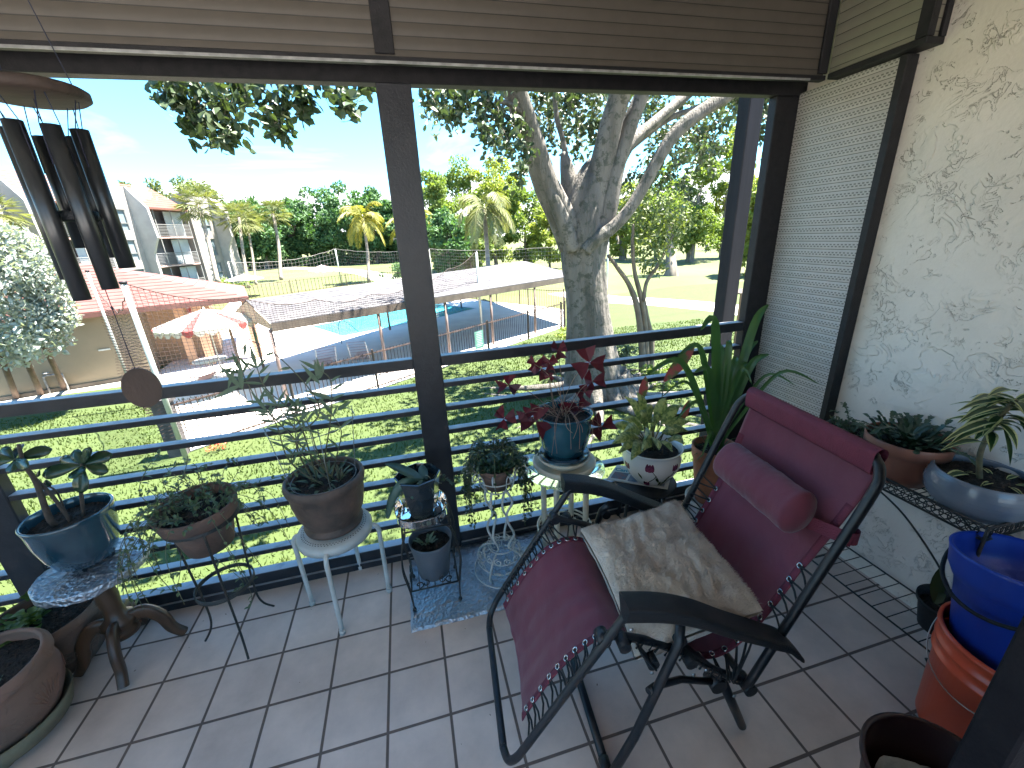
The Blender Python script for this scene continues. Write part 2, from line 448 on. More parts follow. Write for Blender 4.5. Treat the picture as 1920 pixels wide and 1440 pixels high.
# screen frame with louvre rails ------------------------------
scr = thing('railing_frame', 'dark metal porch frame with posts and horizontal slats across both open bays', 'railing', (0.7, RY0, 0))
mb = MB(); mb.bb((-3.1, RY0 - 0.004, 2.030), (2.489, RY1, 2.49), 0.003); mb.build('top_beam', M_black, scr)
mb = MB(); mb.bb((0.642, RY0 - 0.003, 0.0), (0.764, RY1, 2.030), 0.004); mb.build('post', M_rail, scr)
mb = MB(); mb.bb((2.336, RY0 - 0.003, 0.0), (2.4885, RY1, 2.030), 0.004); mb.build('post', M_black, scr)
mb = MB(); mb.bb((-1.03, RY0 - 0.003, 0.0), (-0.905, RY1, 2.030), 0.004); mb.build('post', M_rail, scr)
tops = [1.027, 0.903, 0.787, 0.671, 0.557, 0.443, 0.329, 0.209]
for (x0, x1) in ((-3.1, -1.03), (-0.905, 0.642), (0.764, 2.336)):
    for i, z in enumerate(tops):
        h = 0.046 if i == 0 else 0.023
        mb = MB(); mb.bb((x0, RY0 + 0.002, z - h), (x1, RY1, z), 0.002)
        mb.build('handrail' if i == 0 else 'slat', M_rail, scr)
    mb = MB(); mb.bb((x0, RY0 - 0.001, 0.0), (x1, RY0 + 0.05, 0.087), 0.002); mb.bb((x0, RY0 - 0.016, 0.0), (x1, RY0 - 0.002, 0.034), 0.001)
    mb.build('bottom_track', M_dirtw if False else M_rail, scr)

# roll-down shutter boxes above ------------------------------
def slat_mat(name, c1, c2, pitch, axis, perf=False, groove=0.12):
    m = mat(name, c1, c2, 20, 0.5)
    t, N, b = nodes_of(m)
    tc_ = N.new('ShaderNodeTexCoord'); sp = N.new('ShaderNodeSeparateXYZ'); t.links.new(tc_.outputs['Object'], sp.inputs[0])
    def mth(op, a, b_=None, c_=None):
        q = N.new('ShaderNodeMath'); q.operation = op
        for i, x in enumerate((a, b_, c_)):
            if x is None: continue
            if isinstance(x, (int, float)): q.inputs[i].default_value = x
            else: t.links.new(x, q.inputs[i])
        return q.outputs[0]
    z = mth('DIVIDE', sp.outputs['Z'], pitch)
    fz = mth('FRACT', z)
    g = mth('LESS_THAN', fz, groove * 0.55)            # seam between slats
    dark = g
    hgt = mth('SINE', mth('MULTIPLY', fz, PI))         # each slat is slightly domed
    if perf:
        row = mth('FLOOR', mth('MULTIPLY', fz, 4.0))
        al = sp.outputs['Y'] if axis == 'y' else sp.outputs['X']
        al = mth('ADD', mth('DIVIDE', al, 0.0165), mth('MULTIPLY', row, 0.5))
        dash = mth('LESS_THAN', mth('FRACT', al), 0.56)
        rz = mth('FRACT', mth('MULTIPLY', fz, 4.0))
        inr = mth('LESS_THAN', mth('ABSOLUTE', mth('SUBTRACT', rz, 0.5)), 0.30)
        r12 = mth('LESS_THAN', mth('ABSOLUTE', mth('SUBTRACT', row, 1.5)), 0.9)
        dash = mth('MULTIPLY', mth('MULTIPLY', dash, inr), r12)
        dark = mth('MAXIMUM', dark, mth('MULTIPLY', dash, 0.75))
    src = b.inputs['Base Color'].links[0].from_socket
    mm = N.new('ShaderNodeMixRGB'); mm.inputs[2].default_value = (c1[0] * .13, c1[1] * .13, c1[2] * .13, 1)
    t.links.new(dark, mm.inputs[0]); t.links.new(src, mm.inputs[1]); t.links.new(mm.outputs[0], b.inputs['Base Color'])
    hh = mth('SUBTRACT', mth('MULTIPLY', hgt, 0.6), dark)
    bp = N.new('ShaderNodeBump'); bp.inputs['Strength'].default_value = 0.7; bp.inputs['Distance'].default_value = 0.004
    t.links.new(hh, bp.inputs['Height']); t.links.new(bp.outputs[0], b.inputs['Normal'])
    return m
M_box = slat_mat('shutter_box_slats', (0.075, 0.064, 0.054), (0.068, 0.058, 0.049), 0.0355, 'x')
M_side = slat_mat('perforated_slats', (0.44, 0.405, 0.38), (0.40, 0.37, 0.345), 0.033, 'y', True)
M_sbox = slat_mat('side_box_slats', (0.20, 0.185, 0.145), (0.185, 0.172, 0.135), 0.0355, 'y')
bx = thing('shutter_box', 'long slatted shutter box under the ceiling with black trim above both open bays', 'shutter box', (0.7, 0.1, 2.04))
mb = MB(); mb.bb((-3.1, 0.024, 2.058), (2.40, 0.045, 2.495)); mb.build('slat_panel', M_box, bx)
mb = MB(); mb.bb((-3.1, 0.018, 2.040), (2.41, 0.048, 2.057), 0.002)
mb.build('bottom_trim', M_black, bx)
for q_ in (((0.655, 0.014, 2.061), (0.715, 0.023, 2.494)), ((2.365, 0.012, 2.061), (2.408, 0.023, 2.494))):
    mb = MB(); mb.bb(*q_, 0.002); mb.build('vertical_trim', M_black, bx)
mb = MB(); mb.bb((-3.1, 0.0145, 2.036), (2.33, 0.0175, 2.0435)); mb.build('edge_strip', mat('pale_edge', (0.30, 0.30, 0.30), (0.18, 0.18, 0.18), 30, 0.4), bx)  # pale strip along the lower front edge of the trim
sb = thing('side_shutter_box', 'short slatted shutter box with black trim above the perforated side shutter', 'shutter box', (2.45, -0.15, 2.04))
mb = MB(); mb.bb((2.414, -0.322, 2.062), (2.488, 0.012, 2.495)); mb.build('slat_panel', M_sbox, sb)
mb = MB(); mb.bb((2.409, -0.332, 2.040), (2.489, 0.012, 2.060), 0.002); mb.build('bottom_trim', M_black, sb)
for q_ in (((2.405, -0.334, 2.0605), (2.4125, -0.296, 2.494)), ((2.413, -0.334, 2.0605), (2.436, -0.3235, 2.494)), ((2.466, -0.334, 2.0605), (2.4885, -0.3235, 2.494))):
    mb = MB(); mb.bb(*q_, 0.001); mb.build('vertical_trim', M_black, sb)
ss = thing('side_shutter', 'closed cream perforated roll shutter between the corner post and the stucco wall', 'shutter', (2.46, -0.05, 0))
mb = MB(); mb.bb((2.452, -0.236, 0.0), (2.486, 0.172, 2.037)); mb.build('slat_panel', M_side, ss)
mb = MB(); mb.bb((2.436, -0.266, 0.0), (2.4885, -0.238, 2.036), 0.002); mb.build('guide_rail', M_black, ss)
# doorway panel close to the camera -------------------------
dp = thing('sliding_door', 'black framed sliding door edge in the lower right corner close to the viewer', 'door', (1.5, -1.42, 0))
M_blk = mat('black_frame', (0.006, 0.006, 0.009), (0.009, 0.009, 0.012), 40, 0.8, 0, 0.2, 200, spec=.1)
mb = MB(); mb.bb((1.187, -1.455, 0.0), (1.262, -1.42, 2.2), 0.003); mb.bb((1.262, -1.455, 0.0), (2.02, -1.422, 0.09), 0.002); mb.bb((1.262, -1.455, 2.11), (2.02, -1.422, 2.2), 0.002)
mb.build('door_frame', M_blk, dp)
mb = MB(); mb.bb((1.262, -1.444, 0.09), (2.02, -1.434, 2.11)); mb.build('door_screen', mat('dark_screen', (0.006, 0.006, 0.009), (0.009, 0.009, 0.012), 300, 0.85, spec=.1), dp)

# post just outside the corner ------------------------------
op = MB(); op.bb((2.92, 1.0, GZ), (3.03, 1.11, 5.2), 0.006)
po = op.build('steel_post', mat('weathered_post', (0.020, 0.020, 0.025), (0.013, 0.013, 0.017), 6, 0.7, 0, 0.3, 30, spec=.15, stretch=(1, 1, .15)))
tag(po, 'tall grey steel post outside the right end of the railing', 'post')
# ================================================= ZERO GRAVITY CHAIR
P0 = V((1.505, -0.966, 0))
a_ = R_(84.5)
CW = V((math.cos(a_), math.sin(a_), 0)); CL = V((-CW.y, CW.x, 0))
def cp(l, z, o): return P0 + CL * l + CW * o + V((0, 0, z))
NO, FO = 0.0, 0.51
M_tube = mat('black_powder_coat', (0.010, 0.011, 0.014), (0.016, 0.017, 0.021), 60, 0.36, 0, 0.1, 300, spec=0.4)
M_plast = mat('black_plastic', (0.012, 0.013, 0.016), (0.018, 0.019, 0.022), 60, 0.5, 0, 0.3, 400, spec=.3)
def fabric_mat():
    m = mat('maroon_mesh_fabric', (0.135, 0.018, 0.038), (0.108, 0.014, 0.031), 5, 0.75, sheen=0.25)
    t, N, b = nodes_of(m)
    tc_ = N.new('ShaderNodeTexCoord')
    ck = N.new('ShaderNodeTexNoise'); ck.inputs['Scale'].default_value = 420; ck.inputs['Detail'].default_value = 2
    t.links.new(tc_.outputs['Object'], ck.inputs['Vector'])
    n4 = N.new('ShaderNodeTexNoise'); n4.inputs['Scale'].default_value = 7; n4.inputs['Detail'].default_value = 4
    t.links.new(tc_.outputs['Object'], n4.inputs['Vector'])
    b1 = N.new('ShaderNodeBump'); b1.inputs['Strength'].default_value = 0.35; b1.inputs['Distance'].default_value = 0.02
    t.links.new(n4.outputs['Fac'], b1.inputs['Height'])
    b2 = N.new('ShaderNodeBump'); b2.inputs['Strength'].default_value = 0.5; b2.inputs['Distance'].default_value = 0.001
    t.links.new(ck.outputs['Fac'], b2.inputs['Height']); t.links.new(b1.outputs[0], b2.inputs['Normal']); t.links.new(b2.outputs[0], b.inputs['Normal'])
    return m
M_mar = fabric_mat()
ch = thing('reclining_chair', 'maroon zero gravity lounge chair with black tube frame, laced sling and head pillow', 'lounge chair', tuple(cp(0.25, 0, 0.25)))
def part(mbx, name, m): return mbx.build(name, m, ch)
# leg rest U frame
def side_leg(o): return [cp(.462, .60, o), cp(.60, .385, o), cp(.70, .227, o)]
corner_n = [cp(.70, .227, NO), cp(.728, .18, NO + .004), cp(.748, .148, NO + .02), cp(.757, .134, NO + .055), cp(.758, .132, NO + .1)]
corner_f = [cp(.758, .132, FO - .1), cp(.757, .134, FO - .055), cp(.748, .148, FO - .02), cp(.728, .18, FO - .004), cp(.70, .227, FO)]
pth = [cp(.430, .652, NO)] + side_leg(NO)[:-1] + corner_n + corner_f + side_leg(FO)[::-1][1:] + [cp(.430, .652, FO)]
mb = MB(); mb.tube(smooth_path(pth, 4), 0.0112, 12); part(mb, 'leg_rest_frame', M_tube)
# back frame
bp_ = [cp(.065, .275, NO), cp(-.05, .575, NO), cp(-.165, .868, NO), cp(-.188, .925, NO + .008), cp(-.2, .955, NO + .035), cp(-.205, .964, NO + .09),
       cp(-.205, .964, FO - .09), cp(-.2, .955, FO - .035), cp(-.188, .925, FO - .008), cp(-.165, .868, FO), cp(-.05, .575, FO), cp(.065, .275, FO)]
mb = MB(); mb.tube(smooth_path(bp_, 5), 0.0118, 12); part(mb, 'back_frame', M_tube)
for o, s in ((NO, 1), (FO, -1)):
    i = 0.024 * s
    mb = MB(); mb.tube(smooth_path([cp(.485, .555, o + i), cp(.36, .50, o + i), cp(.235, .415, o + i), cp(.15, .335, o + i), cp(.055, .272, o + i)], 5), 0.0115, 10)
    mb.tube([cp(.055, .272, o - .012 * s), cp(.055, .272, o + i + .014 * s)], .019, 12)
    mb.tube([cp(.49, .553, o - .002 * s), cp(.49, .553, o + i + .012 * s)], .017, 12)
    part(mb, 'seat_rail', M_tube)
    # legs: crossing pair
    j = o - 0.016 * s
    mb = MB(); mb.tube([cp(.283, .575, j + .03 * s), cp(.30, .53, j), cp(.40, .20, j), cp(.462, .016, j + .01 * s)], 0.0125, 12)
    part(mb, 'front_leg', M_tube)
    mb = MB(); mb.bar(cp(.262, .445, o + .045 * s), cp(.105, .265, o + .045 * s), 0.014, 0.034, up=CW, bev=.003)
    mb.tube([cp(.115, .275, o + .045 * s), cp(.06, .15, o + .045 * s), cp(.004, .018, o + .045 * s)], [.0155, .0145, .013], 12)
    part(mb, 'rear_leg', M_tube)
    mb = MB(); mb.tube([cp(.372, .372, j), cp(.348, .366, j + .012 * s), cp(.25, .318, o + .03 * s), cp(.145, .272, o + .035 * s)], .0095, 10); mb.tube([cp(.13, .262, o + .02 * s), cp(.13, .262, o + .065 * s)], .024, 14)
    part(mb, 'brace', M_tube)
    for (l, z, q) in ((.29, .52, .008), (.252, .43, .03), (.44, .535, .03), (.36, .455, .03)):
        mb = MB(); mb.tube([cp(l, z, o - (.012) * s), cp(l, z, o + q * s)], .016, 12); part(mb, 'hinge_bracket', M_plast)
    mb = MB(); mb.bar(cp(.40, .515, o + .005 * s), cp(.355, .445, o + .005 * s), 0.006, 0.05, up=CW, bev=.002)
    part(mb, 'hinge_bracket', M_plast)
    for (l, z) in ((.43, .60), (.20, .385), (.11, .275), (.365, .435), (.322, .465), (.245, .395)):
        mb = MB(); mb.lathe([(0, .003), (.0045, .0025), (.006, 0)], 10, cp(l, z, o - .0135 * s if l != .20 else o - .002), tilt=Matrix.Rotation(R_(90), 3, 'X') @ Matrix.Rotation(R_(-5) if s > 0 else PI, 3, 'Y'))
        part(mb, 'rivet', mat('rivet', (.35, .35, .36), None, 10, .35, .9))
    # armrest: curved tapering pad with a lip
    ao = o - 0.012 * s
    tl = smooth_path([cp(.452, .700, ao), cp(.355, .676, ao), cp(.262, .634, ao), cp(.172, .577, ao), (cp(.06, .512, ao)), cp(-.012, .468, ao), cp(-.056, .412, ao)], 5)
    n_ = len(tl)
    def arm_fn(u, v):
        i_ = min(int(u * (n_ - 1) + .5), n_ - 1); p = tl[i_]; t_ = u
        w = .030 + .004 * math.sin(PI * t_); h = (.040 * (1 - t_) ** .5 + .020)
        if t_ > .93: h *= .8
        a = 2 * PI * v
        ca, sa = math.cos(a), math.sin(a)
        x = abs(ca) ** .45 * (1 if ca > 0 else -1) * w; z = abs(sa) ** .5 * (1 if sa > 0 else -1)
        z = z * .011 if z > 0 else z * (h - .011)
        if z < -.018: x *= .72
        return p + CW * x + V((0, 0, z - .012))
    mb = MB(); mb.grid(arm_fn, n_, 21)
    mb.add([arm_fn(0, k / 20) for k in range(20)], [tuple(range(20))]); mb.add([arm_fn(1, k / 20) for k in range(20)], [tuple(range(20))[::-1]])
    part(mb, 'armrest', M_plast)
mb = MB(); mb.tube([cp(.462, .0145, -.02), cp(.462, .0145, .53)], .0135, 12); mb.tube([cp(.462, .0145, .0), cp(.462, .0145, .045)], .0165, 12); part(mb, 'foot_bar', M_tube)
mb = MB(); mb.tube([cp(.055, .272, .0), cp(.055, .272, .51)], .010, 10); part(mb, 'cross_bar', M_tube)
# sling
SP = smooth_path([cp(.700, .232, 0), cp(.668, .288, 0), cp(.61, .378, 0), cp(.555, .442, 0), cp(.49, .486, 0), cp(.42, .488, 0), cp(.33, .435, 0), cp(.22, .365, 0), cp(.12, .335, 0), cp(.035, .392, 0), cp(-.03, .488, 0),
                  cp(-.08, .585, 0), cp(-.13, .695, 0), cp(-.175, .815, 0), cp(-.222, .955, 0)], 6)
SN = len(SP)
E0, E1 = 0.058, 0.455
def sling(u, v):
    i = u * (SN - 1); k = min(int(i), SN - 2); f = i - k
    p = SP[k].lerp(SP[k + 1], f); tn = (SP[k + 1] - SP[k]).normalized(); nn = tn.cross(CW).normalized()
    if nn.z < 0: nn = -nn
    bow = 0.02 * math.sin(PI * v)
    wr = 0.0010 * math.sin(v * 38 + math.sin(u * 9) * .8) * (1 if u < .33 else .25) + 0.0022 * noise.noise(V((u * 26, v * 9, 1.3)))
    scal = 0.0035 * abs(math.sin(u * SN * .44)) if (v < .02) else 0
    e0 = E0 - .026 * max(0, min(1, (u - .80) / .15)); e1 = E1 + .022 * max(0, min(1, (u - .80) / .15))
    return p + CW * (e0 + (e1 - e0) * v) - nn * (bow - wr)
def edge_pt(u, v): return sling(u, v)
mb = MB(); mb.grid(sling, 150, 40)
sl = part(mb, 'sling_fabric', M_mar)
so_ = sl.modifiers.new('thick', 'SOLIDIFY'); so_.thickness = 0.0022
# hems along the sides and the sleeve round the top bar
mb = MB()
for v0, v1 in ((0.0, 0.055), (0.945, 1.0)):
    mb.grid(lambda u, v: sling(u * .93, v0 + (v1 - v0) * v) + V((0, 0, .0016)), 140, 4)
M_hem = mat('maroon_hem', (0.13, 0.016, 0.036), (0.11, 0.013, 0.03), 30, 0.8, 0, .3, 300)
h_ = part(mb, 'hem', M_hem); hs = h_.modifiers.new('thick', 'SOLIDIFY'); hs.thickness = 0.002
def sleeve(u, v):
    o = .030 + .45 * u
    a = 2 * PI * v
    c = cp(-.207, .964, o); d = (SP[-1] - SP[-8]).normalized(); nn = d.cross(CW).normalized()
    wob = 1 + .03 * noise.noise(V((u * 14, v * 3, 3)))
    tail = max(0, -math.cos(a)) ** 2
    return c + (d * math.cos(a) * (.0205 + .030 * tail) + nn * math.sin(a) * (.0200 - .004 * tail)) * wob
mb = MB(); mb.grid(sleeve, 40, 21); part(mb, 'top_sleeve', M_hem)
# grommets + lacing
def lace(u, v, side, fz_l):
    p = sling(u, v)
    t_ = (sling(min(1, u + .01), v) - sling(max(0, u - .01), v)).normalized()
    nn = t_.cross(CW).normalized()
    if nn.z < 0: nn = -nn
    mt = Matrix((t_, CW, nn)).transposed()
    mbg = MB(); mbg.ring(p + nn * .0025, .0068, .0021, 14, 6, tilt=mt)
    part(mbg, 'grommet', M_grom)
    return p, nn
M_grom = mat('grommet_metal', (.62, .61, .6), None, 20, .22, 1.0)
M_cord = mat('black_cord', (.012, .012, .014), None, 40, .7)
def frame_at(u):
    # closest frame point (leg tube, seat rail or back tube) for the sling station u
    p = sling(u, 0) - CW * E0; l = (p - P0).dot(CL); z = p.z
    segs = [((.758, .132), (.44, .63)), ((.47, .55), (.36, .50)), ((.36, .50), (.235, .415)), ((.235, .415), (.15, .335)), ((.15, .335), (.055, .272)), ((.065, .275), (-.195, .945))]
    best = None
    for k, (A, B) in enumerate(segs):
        if k in (0,) and u > .36: continue
        if k == 5 and u < .70: continue
        if k in (1, 2, 3, 4) and (u < .33 or u > .73): continue
        ax_, az = A; bx_, bz = B; dx, dz = bx_ - ax_, bz - az
        t_ = max(0, min(1, ((l - ax_) * dx + (z - az) * dz) / (dx * dx + dz * dz)))
        q = (ax_ + dx * t_, az + dz * t_); dd = (q[0] - l) ** 2 + (q[1] - z) ** 2
        if best is None or dd < best[0]: best = (dd, q)
    return best[1]
us = [.045 + k * .0305 for k in range(26)]
for side in (0, 1):
    v = .03 if side == 0 else .97; of = NO + .004 if side == 0 else FO - .004
    for k, u in enumerate(us):
        p, nn = lace(u, v, side, None)
        mbl = MB()
        for du in (-.011, .011):
            q = frame_at(max(.01, min(.86, u + du)))
            f = cp(q[0], q[1], of)
            mid = (p + f) / 2 - V((0, 0, .002))
            mbl.tube([p - nn * .004, p + nn * .003, mid, f + nn * .010, f - nn * .010], .0030, 5)
        part(mbl, 'lacing_cord', M_cord)
# head pillow
def bolster(u, v):
    o = .085 + .35 * u; e = min(u, 1 - u); rr = .059 * min(1, (e / .075 + .0001)) ** .42
    a = 2 * PI * v
    c = cp(-.098, .758, o)
    w = 1 + .05 * noise.noise(V((u * 7, math.cos(a) * 1.2, math.sin(a) * 1.2))) + .02 * noise.noise(V((u * 26, a * 2, 5)))
    d = V((0, 0, 1)) * .92 - CL * .38
    n_x = CL * .92 + V((0, 0, 1)) * .38
    return c + (d * math.cos(a) * 1.12 + n_x * math.sin(a) * .86) * rr * w
mb = MB(); mb.grid(bolster, 60, 33); pil = part(mb, 'head_pillow', M_mar)
mb = MB()
def strap(u, v):
    o = .41 + .12 * u if False else (.10 - .115 * u)
    c = cp(-.140 - .008 * u, .735 + .03 * u, o) + V((0, 0, .036 * (v - .5)))
    return c + CL * (.018 * (1 - u) - .008 * (v - .5) + .014 * u)
mb.grid(strap, 8, 5)
mb.grid(lambda u, v: cp(-.135, .768, -.0 + 0 * u) + V((0, 0, .036 * (v - .5))) + (CL * math.cos(2 * PI * u) + CW * math.sin(2 * PI * u)) * .017 - CL * .008, 16, 4)
mb.build('strap', M_hem, pil)
# ------------------------------------------------- fluffy cushion
cu = thing('cushion', 'fluffy taupe faux fur cushion lying on the maroon chair seat', 'cushion', tuple(cp(.22, .45, .24)))
CA, CB, CC, CD = cp(.415, .535, .435), cp(.035, .565, .475), cp(.045, .545, .015), cp(.405, .475, .005)
def cush(u, v, side):
    sx_, sy_ = u * 2 - 1, v * 2 - 1
    e = max(0, (1 - sx_ ** 4) * (1 - sy_ ** 4))
    pinch = 1 - .10 * (1 - abs(sx_)) * (abs(sy_) ** 3) - .0
    pu = .5 + sx_ * .5 * (1 - .09 * (1 - sy_ ** 2) * abs(sx_)); pv = .5 + sy_ * .5 * (1 - .09 * (1 - sx_ ** 2) * abs(sy_))
    p = CA.lerp(CB, pu).lerp(CD.lerp(CC, pu), pv)
    h = .074 * e ** .45 * side
    q = V((u * 3.2, v * 3.2, side * 2.0))
    cr = noise.noise(q * 1.3) * .016 + noise.noise(q * 3.5) * .010 - abs(noise.noise(V((u * 8.5 + v * 3.5, v * 3.4 - u, 4)))) * .013 + noise.noise(q * 14) * .0028 + noise.noise(q * 34) * .0014
    sagm = -.035 * (1 - sx_ ** 2)
    return p + V((0, 0, h + cr * (e ** .4) + sagm * .6 + (.0 if side > 0 else -.01)))
def fur_mat():
    m = mat('taupe_faux_fur', (0.66, 0.53, 0.42), (0.52, 0.41, 0.325), 7, 0.95, 0, 0, sheen=.5, detail=9, lo=.38, hi=.66)
    t, N, b = nodes_of(m)
    tc_ = N.new('ShaderNodeTexCoord')
    n5 = N.new('ShaderNodeTexNoise'); n5.inputs['Scale'].default_value = 26; n5.inputs['Detail'].default_value = 10; n5.inputs['Roughness'].default_value = .72; n5.inputs['Distortion'].default_value = .9
    t.links.new(tc_.outputs['Object'], n5.inputs['Vector'])
    b1 = N.new('ShaderNodeBump'); b1.inputs['Strength'].default_value = 1.0; b1.inputs['Distance'].default_value = 0.02
    t.links.new(n5.outputs['Fac'], b1.inputs['Height']); t.links.new(b1.outputs[0], b.inputs['Normal'])
    return m
M_fur = fur_mat()
mb = MB(); mb.grid(lambda u, v: cush(u, v, 1), 110, 110); mb.grid(lambda u, v: cush(u, v, -1), 40, 40)
mb.build('cushion_cover', M_fur, cu)
rf = random.Random(3)
mb = MB()
for _ in range(26000):
    u, v = rf.uniform(.005, .995), rf.uniform(.005, .995)
    p = cush(u, v, 1); q = cush(min(1, u + .01), v, 1) - p; r__ = cush(u, min(1, v + .01), 1) - p
    nn = q.cross(r__).normalized()
    if nn.z < 0: nn = -nn
    flow = V((noise.noise(p * 11), noise.noise(p * 11 + V((9, 1, 3))), 0))
    d = (nn * .55 + flow * 1.8 + rdir(rf) * .35).normalized() * rf.uniform(.006, .012)
    s_ = d.cross(nn); s_ = s_.normalized() * .0007 if s_.length > 1e-9 else V((.0007, 0, 0))
    mb.add([p - nn * .001 - s_, p - nn * .001 + s_, p + d], [(0, 1, 2)])
o = mb.build('fur_pile', M_fur, cu); o['kind'] = 'stuff'
# ================================================= POTS, STANDS, PLANTS
M_soil = mat('potting_soil', (0.035, 0.024, 0.018), (0.012, 0.009, 0.007), 60, 0.95, 0, 1.0, 90, bdist=.02, island=.5)
M_terra = mat('terracotta', (0.36, 0.15, 0.085), (0.25, 0.10, 0.06), 9, 0.8, 0, .35, 60)
M_tdark = mat('weathered_terracotta', (0.17, 0.095, 0.07), (0.095, 0.06, 0.048), 9, 0.8, 0, .5, 50)
M_brown = mat('brown_stoneware', (0.115, 0.070, 0.052), (0.06, 0.042, 0.034), 10, 0.62, 0, .5, 40)
M_teal = mat('teal_glaze', (0.020, 0.060, 0.085), (0.012, 0.038, 0.058), 12, 0.14, 0, .08, 30, coat=.6)
M_teal2 = mat('blue_green_glaze', (0.018, 0.085, 0.115), (0.012, 0.055, 0.08), 8, 0.12, 0, .06, 20, coat=.6)
M_iron = mat('black_iron', (0.012, 0.012, 0.013), (0.03, 0.026, 0.022), 30, 0.5, 0, .4, 150)
M_white = mat('white_enamel', (0.50, 0.50, 0.485), (0.40, 0.40, 0.38), 14, 0.42, 0, .2, 60, rvar=.1)
M_cream = mat('cream_enamel', (0.60, 0.55, 0.44), (0.50, 0.45, 0.36), 14, 0.4, 0, .2, 60)
M_grey = mat('grey_plastic', (0.095, 0.110, 0.130), (0.08, 0.092, 0.11), 12, 0.5)
M_wood = mat('dark_walnut', (0.085, 0.042, 0.022), (0.035, 0.018, 0.010), 7, 0.4, 0, .35, 30, stretch=(1, 1, .2))
def foil_mat():
    m = mat('crinkled_foil', (0.42, 0.45, 0.50), (0.33, 0.36, 0.41), 6, 0.33, 0.9)
    t, N, b = nodes_of(m)
    tc_ = N.new('ShaderNodeTexCoord')
    vo = N.new('ShaderNodeTexVoronoi'); vo.inputs['Scale'].default_value = 75; vo.feature = 'F1'
    n5 = N.new('ShaderNodeTexNoise'); n5.inputs['Scale'].default_value = 38; n5.inputs['Detail'].default_value = 7; n5.inputs['Distortion'].default_value = 1.6
    ad_ = N.new('ShaderNodeMath'); ad_.operation = 'ADD'
    t.links.new(tc_.outputs['Object'], vo.inputs['Vector']); t.links.new(tc_.outputs['Object'], n5.inputs['Vector'])
    t.links.new(vo.outputs['Distance'], ad_.inputs[0]); t.links.new(n5.outputs['Fac'], ad_.inputs[1])
    bp = N.new('ShaderNodeBump'); bp.inputs['Strength'].default_value = 0.9; bp.inputs['Distance'].default_value = 0.006
    t.links.new(ad_.outputs[0], bp.inputs['Height']); t.links.new(bp.outputs[0], b.inputs['Normal'])
    return m
M_foil = foil_mat()
M_glass = mat('clear_glass', (0.9, 0.97, 0.94), None, 5, 0.03)
_b = nodes_of(M_glass)[2]; _b.inputs['Transmission Weight'].default_value = 1.0; _b.inputs['IOR'].default_value = 1.45
G_dark = mat('leaf_dark', (0.030, 0.060, 0.022), (0.016, 0.036, 0.014), 8, 0.38, island=.6, trans=.18)
G_jade = mat('leaf_jade', (0.022, 0.055, 0.022), (0.012, 0.032, 0.016), 12, 0.22, island=.5, trans=.12)
G_mid = mat('leaf_mid', (0.060, 0.105, 0.045), (0.11, 0.15, 0.085), 10, 0.45, island=.7, trans=.25)
G_strap = mat('leaf_strap', (0.060, 0.135, 0.038), (0.030, 0.080, 0.025), 3, 0.32, island=.5, trans=.25, stretch=(9, 9, .6))
G_gray = mat('leaf_greygreen', (0.11, 0.15, 0.10), (0.07, 0.11, 0.06), 10, 0.5, island=.6, trans=.15)
M_stem = mat('green_stem', (0.10, 0.11, 0.05), (0.07, 0.06, 0.035), 20, 0.6, island=.5)
M_bark = mat('stem_bark', (0.085, 0.060, 0.045), (0.04, 0.032, 0.026), 30, 0.8, 0, .4, 80)
G_oxa = mat('purple_leaf', (0.115, 0.009, 0.022), (0.05, 0.005, 0.014), 12, 0.5, island=.8, trans=.30)

def soil(c, r, pot, name='soil'):
    def fn(u, v):
        a = 2 * PI * u; q = r * v
        p = V((q * math.cos(a), q * math.sin(a), 0))
        return V(c) + p + V((0, 0, .012 * (1 - v * v) + .006 * noise.noise(p * 60 + V(c))))
    mbx = MB(); mbx.grid(fn, 36, 12, closeu=True)
    rs = random.Random(int(c[0] * 1000))
    for _ in range(110):
        a, q = rs.uniform(0, 2 * PI), r * .93 * rs.random() ** .5
        p = V(c) + V((q * math.cos(a), q * math.sin(a), .010 * (1 - (q / r) ** 2) + .004)); d = rdir(rs); d.z *= .4; d = d.normalized() * rs.uniform(.004, .012); w = d.cross(U).normalized() * rs.uniform(.002, .004)
        mbx.add([p - d, p - w, p + d, p + w, p + V((0, 0, .004))], [(0, 1, 4), (1, 2, 4), (2, 3, 4), (3, 0, 4)])
    return mbx.build(name, M_soil, pot)
def stems_path(p0, dirv, ln, rs, wander=.5, n=8, droop=0.0):
    p = V(p0); d = V(dirv).normalized(); o_ = [p.copy()]
    for i in range(n):
        d = (d + rdir(rs) * wander / n * 2.2 + V((0, 0, -droop / n))).normalized()
        p = p + d * ln / n; o_.append(p.copy())
    return o_

